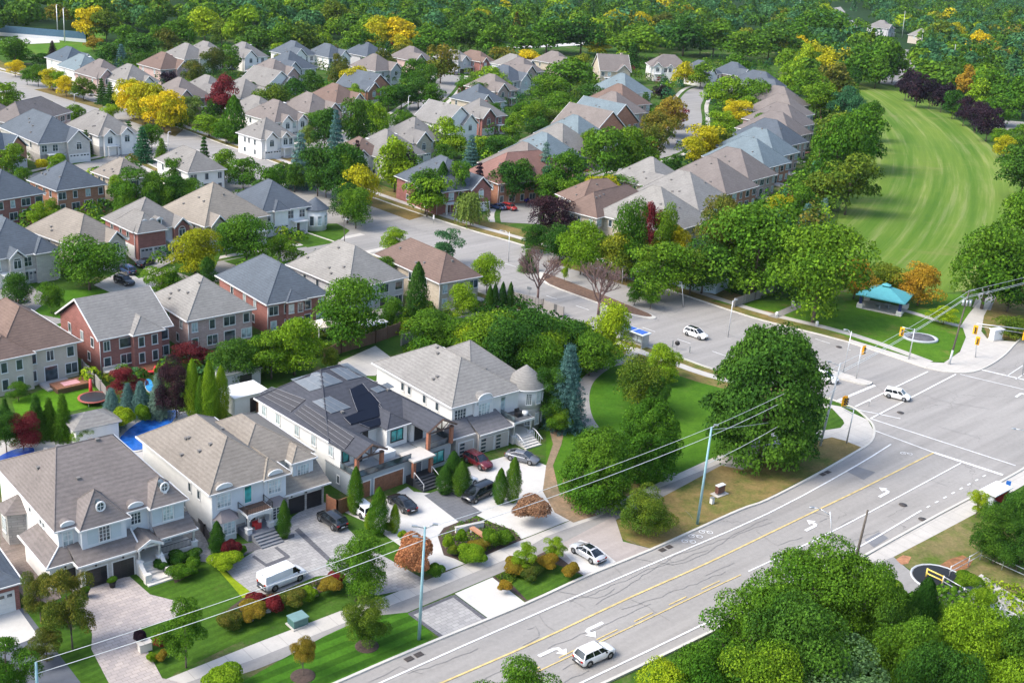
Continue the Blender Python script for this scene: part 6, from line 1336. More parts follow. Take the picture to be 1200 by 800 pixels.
# bus shelters
def shelter(x, y, toward, label, roofm, W=4.4, panels=None, backm=None):
    X, Y = P(x, y); q = P(*toward); a = math.atan2(q[1]-Y, q[0]-X); e = empty('bus_shelter', X, Y, .02, a, label, 'bus shelter', 'bus shelters'); G = M('shelter_glass', m_glass, (.30,.34,.36), .1)
    b = MB(); b.box(-W/2-.3, W/2+.3, -1.0, 1.1, 2.35, 2.5); b.build('roof', roofm, e)
    for u, v in ((-W/2, .85), (0, .85), (W/2, .85), (-W/2, -.8), (W/2, -.8)): b = MB(); b.box(u-.05, u+.05, v, v+.1, 0, 2.35); b.build('post', METAL, e)
    g_ = MB(); g_.box(-W/2+.06, -.06, .88, .92, .2, 2.2); g_.box(.06, W/2-.06, .88, .92, .2, 2.2); g_.box(-W/2-.02, -W/2+.02, -.69, .84, .2, 2.2); g_.build('glass_wall', G, e); b = MB(); b.box(W/2-.08, W/2+.08, -.69, .84, .15, 2.2); b.build('end_panel', backm or METAL, e); b = MB(); b.box(-W/2+.4, W/2-.4, .4, .8, .45, .52); b.box(-W/2+.6, -W/2+.7, .45, .75, 0, .45); b.box(W/2-.7, W/2-.6, .45, .75, 0, .45); b.build('bench', METAL, e)
    if panels:
        for s in (-1, 1): b = MB(); b.box(s*W*.26-W*.22, s*W*.26+W*.22, -.75, .85, 2.51, 2.57); b.build('solar_panel', panels, e)
    return e
shelter(742,404,(772,415),'bus shelter with two blue solar panels on its roof',M('shelter_roof_pale',m_plain,(.55,.60,.62),.5),panels=M('blue_panel',m_plain,(.03,.10,.40),.25))
shelter(1163,594,(1185,582),'white roofed bus shelter with red end panel behind the small tree',M('shelter_white',m_plain,(.75,.75,.75),.5),3.6,backm=M('red_panel',m_plain,(.40,.03,.03),.4))
def sign(x, y, ytop, w, h, colr, label, name='road_sign', rz=-.3, round_=False):
    X, Y = P(x, y); H_ = HT(x, y, ytop); e = empty(name, X, Y, 0, rz, label, 'sign', 'signs beside the roads'); b = MB(); b.bar((0,0,0), (0,0,H_), .04, 6); b.build('post', METAL, e); b = MB()
    if round_: b.bar((0,-.05,H_-h/2), (0,-.09,H_-h/2), w/2, 16)
    else: b.box(-w/2, w/2, -.09, -.05, H_-h, H_)
    b.build('sign_panel', colr, e)
BLUEP = M('sign_blue', m_plain, (.03,.15,.5), .4); SGREEN = M('sign_green', m_plain, (.02,.25,.12), .4)
sign(793,410,399,.8,.8,TRIM,'round dark sign near the bus stop on the path',round_=True); sign(808,414,406,.2,1.0,METAL,'thin grey marker post near the bus stop'); sign(788,407,399,.25,1.0,METAL,'short grey post left of the round dark sign')
sign(1178,582,563,.55,.6,BLUEP,'small blue sign beside the white roofed bus shelter'); sign(561,262,248,1.4,.4,SGREEN,'green street name sign by the weeping willow'); sign(1018,476,0 if 0 else 467,.3,.4,WHITE,'small white sign on the near corner apron'); sign(508,262,252,.35,.9,WHITE,'narrow white and yellow sign on the side street edge'); sign(620,345,336,.8,.5,METAL,'grey sign on the median near the bare trees')
for k, (x, y) in enumerate(((929,358),(910,371),(957,382))): X, Y = P(x, y); b = MB(); b.lathe([(.25,0),(.28,.7),(.22,.85),(.02,.95)], 12); o = b.build('bollard', WHITE, label=('white bin beside the park path near the big willow like tree','small white hydrant at the park path end','white bollard on the dry grass below the big trees')[k], cat='bollard'); o.location = (X, Y, 0)
# ------------------------------------------------------------------ fences
def fence(pts, h, mat, label, th=.1, name='fence', posts=True, rails=True, zlift=0):
    w_ = WP(pts); X, Y = w_[0]; e = empty(name, X, Y, 0, 0, label, 'fence', 'garden fences'); w_ = [(a-X, c-Y) for a, c in w_]; b = MB(); strip_mb(b, w_, th, .08, 0, h); b.build('panel', mat, e)
    if posts:
        for i in range(len(w_)-1):
            p, q = np.array(w_[i]), np.array(w_[i+1]); n = max(1, int(np.linalg.norm(q-p)/2.6))
            for k in range(n+1): c = p+(q-p)*k/n; pm = MB(); pm.box(c[0]-.1, c[0]+.1, c[1]-.1, c[1]+.1, 0, h+.2); pm.build('post', mat, e)
CED = M('fence_cedar', m_brick, (.20,.12,.08), (.15,.09,.06), .18, 4.0, (.06,.04,.03), .012); GFEN = M('fence_grey', m_brick, (.30,.28,.26), (.24,.22,.21), .18, 4.0, (.10,.10,.10), .012); BFEN = M('fence_blue', m_plain, (.40,.50,.55), .7, var=.08)
fence([(745,316),(765,328),(800,338),(838,345),(852,338)],1.9,BFEN,'pale blue boundary wall behind the side street trees',posts=False,name='boundary_wall'); fence([(380,424),(400,414),(440,402),(468,392)],1.9,CED,'dark timber fence behind the modern house'); fence([(383,598),(395,604),(413,597)],1.8,WOOD,'cedar gate fence between the two white houses')
fence([(97,436),(112,452),(126,470)],1.7,GFEN,'grey timber fence between the tan and red brick houses'); fence([(222,604),(240,628),(249,645)],1.2,M('fence_dark',m_plain,(.06,.05,.05),.7),'dark low fence beside the second white house'); fence([(285,470),(300,482),(310,492)],1.6,CED,'timber fence piece behind the white shed')
fence([(860,360),(884,352),(905,345)],1.6,GFEN,'pale fence behind the big willow like tree'); fence([(950,78),(960,110),(962,160),(958,200),(945,225)],1.7,CED,'long timber fence behind the field side gardens'); fence([(470,405),(520,388),(560,378)],1.7,GFEN,'grey fence behind the turret house')
fence([(600,352),(636,362),(660,371)],1.6,GFEN,'grey noise wall beside the bare trees',name='boundary_wall')
def chain(pts, h, mat, label, r=.05, gap=1.6):
    w_ = WP(pts); X, Y = w_[0]; e = empty('railing_fence', X, Y, 0, 0, label, 'railing', 'metal railings at the culvert'); w_ = [(a-X, c-Y) for a, c in w_]
    for z in (h, h*.5): b = MB(); b.tube([(a, c, z) for a, c in w_], r, 6); b.build('rail', mat, e)
    for i in range(len(w_)-1):
        p, q = np.array(w_[i]), np.array(w_[i+1]); n = max(1, int(np.linalg.norm(q-p)/gap))
        for k in range(n+(i == len(w_)-2)): c = p+(q-p)*k/n; b = MB(); b.bar((*c, 0), (*c, h+.1), r*1.2, 6); b.build('post', mat, e)
    return w_, e
YEL = M('yellow_barrier', m_plain, (.75,.55,.12), .5); chain([(1085,676),(1104,685)],1.0,YEL,'yellow barrier rail at the edge of the culvert',.08); chain([(1104,686),(1128,700),(1170,722),(1215,745)],1.1,ALU,'long white railing along the access drive'); chain([(1112,676),(1134,664),(1148,656),(1200,680),(1240,700)],1.3,ALU,'tall chain link fence around the pale gravel',.045,2.0)
X, Y = P(1100,678); b = MB(); b.lathe([(3.0,.02),(2.95,.12),(2.8,.16),(2.75,.05)], 20); b.build('culvert_rim', CONCP, label='grey rim around the dark culvert', cat='culvert').location = (X, Y, 0); b = MB(); b.lathe([(2.7,.10),(2.6,.12),(.02,.12)], 20); b.build('culvert_hole', M('hole_shade', m_plain, (.008,.008,.008), .6), kind='structure').location = (X, Y, 0)  # near-black disc stands for the shade down inside the culvert hole
# ------------------------------------------------------------------ pools, sheds, canopies, garden furniture
def pool(px, label, colr=(.02,.12,.42)):
    w_ = smooth([P(x, y) for x, y in px], 4, True); X, Y = np.mean(np.array(w_), 0); e = empty('swimming_pool', X, Y, 0, 0, label, 'pool', 'garden pools'); l_ = [(a-X, c-Y) for a, c in w_]; b = MB(); b.prism([(a*1.06, c*1.06) for a, c in l_], .02, .16); b.build('coping', CONCW, e); b = MB(); b.prism(l_, .05, .22); b.build('pool_cover', M('pool_'+str(colr[2]), m_ripple, colr), e)
pool([(138,520),(150,505),(170,492),(190,484),(208,483),(200,498),(190,506),(180,512),(178,520),(165,528),(150,528)],'blue covered swimming pool behind the beige roofed house',(.015,.10,.38)); pool([(-10,545),(0,536),(18,528),(38,526),(38,533),(20,542),(0,556)],'round ended blue pool at the left edge',(.02,.06,.30)); pool([(170,447),(176,446),(180,454),(176,460),(171,456)],'small blue garden pool behind the spruces',(.04,.25,.5))
boxything('spa_shed','flat roofed grey garden house with silver shingles between pool and spruces','shed',108,512,R(40),(('wall',WHITE,[(-2.6,2.6,-2.0,2.0,0,2.2)]),('fascia',METAL,[(-2.9,2.9,-2.3,2.3,2.2,2.35)])))
X, Y = P(110,512); b = MB(); b.add([(-3.0,-2.4,2.36),(3.0,-2.4,2.36),(3.0,2.4,2.36),(-3.0,2.4,2.36),(-.6,0,3.5),(.6,0,3.5)], [(0,1,5,4),(1,2,5),(2,3,4,5),(3,0,4),(3,2,1,0)]); o = b.build('roof', ROOF('silver')); sh_ = [x for x in bpy.data.objects if x.name.startswith('spa_shed')][0]; o.parent = sh_
boxything('garden_shed','white flat roofed garden building left of the modern house','shed',286,478,R(43),(('wall',WHITE,[(-2.4,2.4,-1.9,1.9,0,2.5)]),('roof',M('membrane_roof',m_plain,(.66,.65,.63),.7,var=.04),[(-2.6,2.6,-2.1,2.1,2.5,2.65)]),('door',BLK,[(-.2,1.2,-1.94,-1.9,.1,2.1)])))
boxything('garden_shed','grey garden building with dark opening under the tall cedars','shed',279,450,R(43),(('wall',WALLS['grey'](),[(-2.6,2.6,-1.6,1.6,0,2.3)]),('roof',METAL,[(-2.8,2.8,-1.8,1.8,2.3,2.42)]),('door',BLK,[(-.6,1.2,-1.66,-1.6,.1,1.9)])))
def canopy(x, y, W, D_, h, rz, colr, label):
    X, Y = P(x, y); e = empty('garden_canopy', X, Y, 0, rz, label, 'canopy', 'garden canopies'); b = MB(); b.add([(-W/2,-D_/2,h),(W/2,-D_/2,h),(W/2,D_/2,h),(-W/2,D_/2,h),(0,0,h+.8),(-W/2,-D_/2,h-.25),(W/2,-D_/2,h-.25),(W/2,D_/2,h-.25),(-W/2,D_/2,h-.25)], [(0,1,4),(1,2,4),(2,3,4),(3,0,4),(5,6,1,0),(6,7,2,1),(7,8,3,2),(8,5,0,3)]); b.build('canopy', colr, e)
    for sx in (-1, 1):
        for sy in (-1, 1): b = MB(); b.bar((sx*(W/2-.1), sy*(D_/2-.1), 0), (sx*(W/2-.1), sy*(D_/2-.1), h), .06, 6); b.build('leg', WHITE, e)
canopy(381,395,4.2,3.4,2.3,R(40),M('canvas_cream',m_plain,(.66,.60,.52),.8,var=.05),'cream canvas canopy behind the slate roofed brick house'); canopy(975,178,2.6,2.6,2.2,R(40),M('canvas_rose',m_plain,(.42,.07,.10),.8),'rose coloured umbrella canopy in the gardens by the field')
boxything('garden_shed','small grey roofed shed below the round green tree and lime pool toys','shed',452,380,R(45),(('wall',GFEN,[(-1.6,1.6,-1.4,1.4,0,1.9)]),('roof',ROOF('silver'),[(-1.9,1.9,-1.7,1.7,1.9,2.05)])))
b = MB(); b.box(-1.8,1.8,-1.2,1.2,2.0,2.12); boxything('patio_cover','pale flat patio cover behind the white shed','patio cover',435,392,R(45),(('roof',WHITE,[(-2.2,2.2,-1.4,1.4,2.0,2.12)]),('leg',WHITE,[(-2.0,-1.9,-1.2,-1.1,0,2.0),(1.9,2.0,-1.2,-1.1,0,2.0),(1.9,2.0,1.1,1.2,0,2.0),(-2.0,-1.9,1.1,1.2,0,2.0)])))
X, Y = P(110,470); e = empty('trampoline', X, Y, 0, 0, 'round trampoline with rust red rim in the green back yard', 'trampoline'); b = MB(); b.lathe([(1.7,.5),(2.0,.5),(2.0,.62),(1.7,.62)], 20); b.build('pad', M('tramp_red', m_plain, (.28,.07,.05), .7), e); b = MB(); b.lathe([(1.7,.625),(1.65,.64),(.02,.64)], 20); b.build('mat', BLK, e); b = MB(); [b.bar((1.85*math.cos(t), 1.85*math.sin(t), 0), (1.85*math.cos(t), 1.85*math.sin(t), .5), .05, 5) for t in (0, 1.57, 3.14, 4.71)]; b.build('leg', METAL, e)
sheet('lawn', [(14,470),(60,452),(103,440),(118,470),(100,478),(50,490),(20,490)], .012, M('bright_yard', m_grass, (.06,.16,.008), (.09,.21,.01))); sheet('lawn', [(36,352),(75,340),(142,338),(110,355),(80,375),(45,368)], .021, M('bright_yard2', m_grass, (.045,.12,.008), (.06,.16,.01)))
sheet('driveway', [(110,334),(146,315),(180,338),(150,352)], .022, CONC); sheet('driveway', [(150,300),(188,285),(215,300),(175,320)], .022, CONC); sheet('driveway', [(0,330),(20,325),(60,350),(30,372),(0,372)], .022, SA); sheet('lawn', [(450,262),(500,258),(560,262),(590,262),(585,266),(530,268)], .0215, PARK) if 0 else None
def shape_chair(x, y, colr, label):
    X, Y = P(x, y); e = empty('lounge_chair', X, Y, 0, R(-60), label, 'chair', 'garden chairs behind the red brick house'); b = MB(); b.box(-.35,.35,-.4,.3,.3,.42); b.build('seat', colr, e); b = MB(); b.add([(-.35,.3,.35),(.35,.3,.35),(.3,.6,1.1),(-.3,.6,1.1),(-.35,.36,.35),(.35,.36,.35),(.3,.66,1.1),(-.3,.66,1.1)], [(0,1,2,3),(7,6,5,4),(0,4,5,1),(1,5,6,2),(2,6,7,3),(3,7,4,0)]); b.build('backrest', colr, e); b = MB(); [b.box(u-.05,u+.05,v-.05,v+.05,0,.3) for u in (-.3,.3) for v in (-.35,.25)]; b.build('leg', colr, e)
REDC = M('red_plastic', m_plain, (.55,.05,.05), .5); shape_chair(165,441,REDC,'left red garden chair behind the red brick house'); shape_chair(177,438,REDC,'right red garden chair behind the red brick house')
b = MB(); b.bar((0,0,0),(0,0,2.2),.3,8,.18); X, Y = P(108,468-2); b.build('patio_umbrella', REDC, label='closed red patio umbrella beside the wooden deck', cat='umbrella').location = (X-.5, Y+1.0, 0)
boxything('sofa_set','pale outdoor sofa beside the red brick house','sofa',136,437,R(45),(('seat',M('cushion',m_plain,(.5,.47,.43),.8),[(-1.6,1.6,-.5,.4,.15,.5)]),('back',MC['cushion'],[(-1.6,1.6,.4,.65,.15,.95)])))
boxything('timber_deck','dark red timber deck with striped mat behind the tan house','deck',82,455,R(45),(('floor',WOOD,[(-2.2,2.2,-1.3,1.3,.6,.75)]),('skirt',DWOOD,[(-2.15,2.15,-1.25,1.25,0,.6)]),('mat',M('striped_mat',m_plain,(.6,.3,.3),.8),[(-1.0,1.2,-.7,.7,.751,.77)])))
boxything('hockey_boards','long blue fence and boards of the sports rink','rink fence',35,45,R(-4),(('boards',WHITE,[(-32,24,-.15,.15,0,1.4)]),('netting',M('rink_net',m_plain,(.06,.13,.19),.8),[(-32,24,-.1,.1,1.4,4.2)])))
boxything('play_structure','turquoise pool toys heap behind the turret house','toy',517,402,R(20),(('slide',M('toy_teal',m_plain,(.03,.35,.42),.4),[(-1.2,1.0,-.6,.5,0,.8),(-.4,.8,-.5,.6,.8,1.3)]),('ball',BLUEP,[(1.1,1.8,-.5,.2,0,.6)])))
boxything('play_structure','small turquoise play table in the yard by the pointed cedar','toy',468,372,R(20),(('top',MC['toy_teal'],[(-.9,.9,-.6,.6,.5,.8)]),('leg',MC['toy_teal'],[(-.8,-.6,-.5,.5,0,.5),(.6,.8,-.5,.5,0,.5)])))
# ------------------------------------------------------------------ trees and shrubs: x, top row, ground row, width (photo pixels), kind, colour
TL = '''
o 889 381 539 136 d|o 755 468 560 76 g|o 697 502 592 84 g|r 746 419 482 50 x|r 768 440 490 26 d|r 757 572 625 58 x|r 715 352 424 46 l|r 775 404 446 40 l|r 782 430 452 22 l
r 700 405 432 34 g|s 661 402 500 46 b|r 640 430 498 42 d|r 652 472 505 36 g|r 640 385 440 54 g|r 612 360 432 66 d|r 575 362 425 70 g|r 535 372 415 56 g|r 505 365 415 60 g
r 597 372 450 60 d|r 690 388 440 56 g|r 665 372 428 56 d|r 545 378 420 46 l|r 625 392 455 50 g
r 105 277 340 70 g|r 229 268 322 56 y|r 289 248 312 58 g|a 190 312 352 38 g|a 328 274 312 40 g|r 412 322 408 72 g|r 345 372 440 56 l|a 318 388 444 54 g|r 275 396 448 52 d|r 300 392 440 40 g
c 488 307 376 24 d|c 232 229 280 17 g|r 570 294 345 34 l|r 540 330 378 34 l|c 597 330 362 9 d|c 588 330 362 9 d|c 579 332 362 9 d|c 573 334 362 9 g
r 460 347 385 30 g|r 505 362 410 36 d|a 463 266 300 32 l|a 523 268 310 30 t|r 387 405 436 20 x
s 187 436 490 28 b|s 166 446 488 26 b|s 151 448 486 22 b|s 132 454 500 28 b|r 207 418 490 42 p|a 146 432 470 42 r|a 222 402 430 46 r|c 227 420 494 18 l|c 246 422 498 20 l|c 260 428 490 18 l|c 236 440 498 14 g
s 76 460 515 26 g|s 60 465 512 22 g|s 45 462 514 26 d|r 28 482 528 36 r|r 8 480 530 36 d|a 97 500 520 26 l|h 148 478 506 22 l|h 168 474 496 20 l|s 8 466 502 18 d|r 22 448 470 24 g
a 85 668 760 62 m|a 48 670 730 42 m|a 55 735 775 44 m|a 12 752 830 66 g|h 262 782 812 44 l|a 218 700 782 58 g|r 417 628 704 62 g|r 430 697 757 50 x|l 355 746 792 26 o
c 416 546 602 17 g|c 443 570 626 22 g|c 432 598 620 10 l|c 462 590 624 12 l|c 600 535 588 18 g|c 585 548 590 16 g|c 540 540 580 22 d|c 521 545 578 20 d|c 530 528 572 22 d
c 333 585 630 16 d|c 255 610 654 18 d|h 272 632 656 20 r|h 282 640 652 14 g|h 262 650 668 34 l|h 484 628 672 46 k|h 620 582 612 40 k|h 552 640 658 32 l|a 614 635 670 30 l|a 650 627 655 26 l
h 540 622 640 14 l|h 575 620 640 24 g|h 560 634 646 22 o|h 590 622 638 20 g|h 525 628 646 14 l|h 530 638 650 14 x|h 510 660 678 20 g|h 602 655 672 26 o|h 640 652 668 24 o|h 668 660 676 20 o|h 590 680 695 16 o|h 622 662 676 30 m
h 300 706 724 30 o|h 322 698 718 24 r|h 342 694 712 28 m|h 360 688 704 22 l|h 385 678 694 26 o|h 292 712 730 18 o|h 302 696 712 22 r|h 270 718 736 30 m|h 395 672 686 20 r|h 225 655 672 22 g|h 212 662 678 26 g|h 165 738 756 16 p|h 188 742 760 18 r|h 178 765 775 12 l
h 210 648 662 24 d|h 190 655 668 20 d|h 226 645 658 20 d|h 190 762 774 14 o|h 455 612 624 14 x|h 472 622 634 12 l
r 950 632 752 124 g|r 872 680 800 112 g|r 925 700 850 120 d|r 1000 655 775 78 g|c 1072 676 760 38 d|r 1058 720 830 90 g|r 1128 716 840 92 l|r 1188 722 850 90 d|r 985 765 880 140 s|r 815 758 880 90 g|r 605 776 860 90 g|r 768 782 880 76 l|r 1030 690 790 64 d|r 1090 760 880 90 d|r 880 760 890 110 g|r 1160 770 880 90 l
r 1163 592 660 52 d|r 1196 560 640 50 d|r 1190 610 670 50 d|a 1143 575 606 24 l|h 1130 672 690 30 g|h 1040 680 700 34 g|h 1150 690 712 26 l|r 1105 702 760 50 g
r 880 234 348 112 g|r 952 262 378 100 g|r 845 242 330 60 m|r 770 282 352 74 g|r 822 278 344 62 d|r 990 178 252 62 x|r 1005 125 200 60 g|r 975 135 235 56 g|r 840 226 300 50 m|r 808 290 345 50 x
r 680 256 322 50 l|r 727 268 328 56 x|r 733 230 330 36 g|r 757 236 318 26 r|r 774 236 320 30 g|r 655 262 306 34 d|r 645 228 275 50 p|r 660 268 306 24 g|r 625 262 296 30 d|r 700 205 255 46 y|r 785 262 320 40 y
b 630 290 352 64 g|b 701 307 369 66 g|r 743 328 358 20 g|r 762 330 362 22 g|a 661 302 332 10 l|s 618 292 318 20 d
r 960 300 352 40 o|r 1000 302 350 44 o|r 1035 308 350 48 x|r 1075 308 358 48 o|s 942 238 274 22 b|s 962 232 268 20 b|r 912 230 262 34 y|r 915 264 300 40 g
r 1150 262 362 92 g|r 1195 225 330 80 g|r 1195 170 235 60 d|r 1180 300 365 60 d|a 1105 358 380 30 l|r 1190 372 396 50 x
w 551 225 264 44 w|r 600 188 240 38 d|s 636 166 230 26 b|r 660 176 240 46 g|r 640 195 235 30 t|s 525 182 240 20 d|s 560 190 236 20 p|r 500 206 254 50 l|r 462 160 225 40 l|r 467 165 220 36 p|r 422 192 250 40 y|r 540 222 248 20 g
r 400 170 238 44 d|r 372 168 230 40 d|s 352 155 220 30 b|s 393 128 188 22 b|r 380 125 180 30 d|r 418 115 180 34 d|r 440 120 165 26 l|r 522 137 185 38 l|s 551 158 200 22 b|r 590 158 190 34 g|r 575 162 196 30 d|s 418 164 208 14 p|r 362 146 176 22 w
r 407 215 262 36 d|r 417 218 268 34 g|r 315 195 240 34 g|r 285 185 222 36 g|r 263 175 212 34 g|r 345 190 225 26 d|r 382 195 232 30 g
a 160 196 256 48 g|a 185 200 258 40 g|r 205 204 250 40 d|r 222 208 250 30 g|a 48 236 272 26 l|a 62 232 262 20 g|r 5 535 560 0 g
s 168 148 190 24 t|s 152 142 178 18 d|s 190 162 186 16 g|r 178 144 176 24 g|s 102 152 180 14 d|s 70 162 188 16 t|r 15 168 205 34 g|h 48 186 200 18 y|h 66 180 194 20 l|s 15 128 152 16 d|r 10 96 130 34 g|r 58 118 148 18 x|r 90 122 148 24 g|r 130 122 142 20 l|r 112 150 176 20 d
r 156 96 140 34 y|r 182 98 148 42 y|r 200 112 158 30 y|r 18 70 90 20 y|r 45 76 102 20 g|r 62 80 106 26 y|r 78 88 114 24 y|r 98 90 118 28 x|r 32 80 100 14 g|r 72 84 108 20 l|s 120 92 122 14 d|s 130 96 124 16 d|s 112 78 104 14 p|r 105 78 98 18 g|r 148 90 112 18 p|r 200 84 110 22 p
r 262 88 138 38 r|r 228 70 104 26 m|r 250 55 90 30 m|r 272 52 86 26 g|r 222 112 148 30 w|r 245 134 160 40 l|r 265 140 168 30 g|c 275 112 168 26 g|r 252 116 140 18 d|r 212 128 154 24 g|r 296 96 118 22 d|r 300 104 125 20 g
s 20 42 70 20 d|r 18 44 76 36 g|s 62 48 64 10 p|r 110 42 60 20 o|r 50 62 78 22 d|s 143 52 78 16 b|r 128 48 76 30 d|r 165 38 72 40 d|r 198 32 66 30 m|r 185 30 64 30 g
r 318 98 142 44 x|c 345 92 124 34 d|r 330 108 140 30 g|r 365 82 112 24 d|r 400 72 110 26 m|r 415 76 116 30 y|r 398 62 92 20 m|s 425 38 78 16 d|r 450 55 90 24 m|r 472 52 80 24 m|r 432 64 88 20 d|r 516 50 98 34 m|r 485 68 105 30 g|r 500 75 112 28 d|r 490 90 128 34 d|r 470 98 128 30 d|r 506 98 130 26 g|r 590 55 80 30 m|r 575 78 110 40 l|s 520 118 136 8 g|s 500 120 136 8 g|r 538 112 132 14 d|r 328 50 70 18 l|s 370 58 74 10 d|r 455 100 130 28 g|r 345 60 80 20 d
r 645 88 130 44 g|r 668 68 110 50 g|r 655 108 140 40 g|r 690 98 130 34 d|r 625 118 150 26 g|r 645 128 150 26 w|r 618 58 80 28 y|r 700 45 66 26 y|r 718 68 95 32 y|r 678 62 90 30 x|r 628 140 165 24 d|r 612 120 140 24 g|r 688 115 135 26 t
r 782 112 160 36 o|r 770 130 172 40 m|r 790 120 150 26 r|s 755 108 130 18 d|r 740 148 210 50 g|r 710 148 212 56 g|r 760 145 195 34 m|r 822 146 190 44 y|r 840 150 186 40 x|r 812 160 196 34 y|r 850 88 130 46 l|r 880 92 134 40 g|r 862 118 148 34 y|r 845 130 158 34 l|r 765 190 222 40 l|r 800 72 102 26 y|r 820 72 104 30 g|r 775 100 116 20 p|r 790 180 204 16 d
r 735 165 210 36 g|r 690 150 196 30 g|r 670 182 210 30 t|r 725 205 236 44 g|r 750 196 226 30 x|s 740 50 80 20 d|r 860 62 92 30 g
r 1060 80 118 22 p|r 1073 84 126 24 p|r 1088 92 128 20 p|r 1102 96 132 24 p|r 1128 112 148 22 p|r 1142 118 156 26 p|r 1155 126 166 34 p|r 1115 105 140 22 d|r 1118 120 140 14 l|r 1175 158 186 26 y|r 1170 150 176 22 g|r 1195 145 180 30 g|r 1030 42 98 44 g|r 1005 50 100 44 g|r 1025 65 104 30 g|r 1045 50 98 30 g|r 1000 78 104 20 d|r 940 50 96 24 l|r 952 48 90 40 y|r 965 62 100 34 y|r 975 72 120 40 m|r 925 68 112 30 l|r 945 80 125 36 g|r 985 100 145 30 t|r 1000 110 150 22 t|r 955 95 140 40 g|r 980 132 180 50 x|r 1015 118 165 30 g|r 975 98 120 22 o
r 1130 76 116 22 o|r 1090 70 105 60 g|r 1120 66 100 40 g|r 1160 80 125 40 g|r 1180 95 135 40 g|r 1145 92 130 30 l|r 1195 90 140 40 g|r 1170 112 148 40 g|r 1115 26 60 22 y|r 1148 36 70 32 y|r 1100 24 60 40 x|r 1085 45 85 34 t|r 1000 22 60 30 g|r 960 10 55 50 g|r 925 25 66 40 g
r 445 18 55 36 y|r 470 20 58 40 y|r 440 24 60 24 y|r 560 10 40 26 y|r 725 12 45 40 y|r 750 14 45 30 y|r 775 14 46 30 m|r 360 26 66 44 x|r 330 28 66 34 g|r 395 -2 40 40 x|r 345 -6 30 28 l|r 150 28 66 36 g|r 105 6 48 40 y|r 125 10 50 34 x|r 210 18 60 36 g|r 240 8 50 40 l|r 285 5 60 40 l|s 98 10 46 20 d|r 300 30 64 44 d|r 540 20 62 36 d|r 575 28 68 36 g|r 610 30 66 40 g|r 640 20 62 50 g|r 680 20 64 50 d|r 745 30 70 60 g|r 800 20 66 50 d|r 835 22 66 44 g|r 870 36 72 50 g|r 900 30 70 46 d|r 505 30 66 46 g|r 420 30 66 40 g
r 498 195 252 36 d|c 517 190 245 20 d|r 535 188 246 28 g|r 408 178 240 30 g|r 405 168 215 40 d|r 372 128 160 30 g|r 425 118 150 30 g|r 446 130 152 24 l|r 356 180 214 26 x|r 330 190 222 28 d|r 470 128 160 26 g|r 640 205 244 30 g|r 665 210 248 34 g|r 612 185 235 34 d|r 170 95 146 40 y|r 192 105 155 44 y|r 150 92 135 30 y
r 205 185 222 26 g|s 240 160 205 16 d|r 140 205 240 26 l|r 70 186 215 24 g|r 30 195 232 24 g|r 98 268 312 26 g|r 150 225 262 26 g|r 180 222 262 24 d|r 265 262 300 24 l|r 205 318 352 26 g|r 60 330 368 26 g|r 20 318 362 34 d|r 450 300 340 24 g|r 300 300 345 26 g|r 245 300 345 22 d
r 575 120 150 22 g|r 600 132 165 26 g|r 480 178 215 26 g|r 520 168 205 24 d|r 560 160 192 24 l|r 645 92 122 22 x|r 355 108 132 18 l|r 300 128 150 16 d|r 222 92 112 20 g|r 168 62 84 22 d|r 330 62 78 16 x|r 416 98 126 18 l|r 455 76 98 18 g|r 545 92 116 22 g|r 560 96 122 20 d|r 875 112 140 26 l|r 890 132 160 22 g|r 836 100 122 20 g|r 470 40 66 22 y|r 380 34 60 24 l|r 260 24 56 28 x|r 560 34 62 28 g|r 705 30 60 26 l|r 820 34 64 26 g|r 1010 140 175 30 g|r 990 158 205 36 g|r 968 180 222 30 d|r 935 215 262 36 g|r 958 200 246 34 x
'''
KM = {'o': 'dome', 'r': 'round', 'a': 'airy', 's': 'spruce', 'c': 'column', 'h': 'shrub', 'l': 'lolly', 'w': 'weep', 'b': 'bare'}
for ln in TL.strip().split('\n'):
    for it in ln.split('|'):
        k, x, yt, yb, w_, c = it.split(); x, yt, yb, w_ = map(float, (x, yt, yb, w_))
        if w_ <= 0: continue
        if yb < 6: continue
        kk = KM[k]
        if k == 'a' and yb < 200: kk = 'round'
        tree(x, yt, yb, w_, kk, c)
# mulch rings under the young verge trees
for (x, y) in ((430,757),(355,792)):
    X, Y = P(x, y); b = MB(); b.lathe([(1.15,.02),(1.0,.08),(.02,.1)], 18); b.build('mulch_ring', MULCH, kind='structure').location = (X, Y, 0)
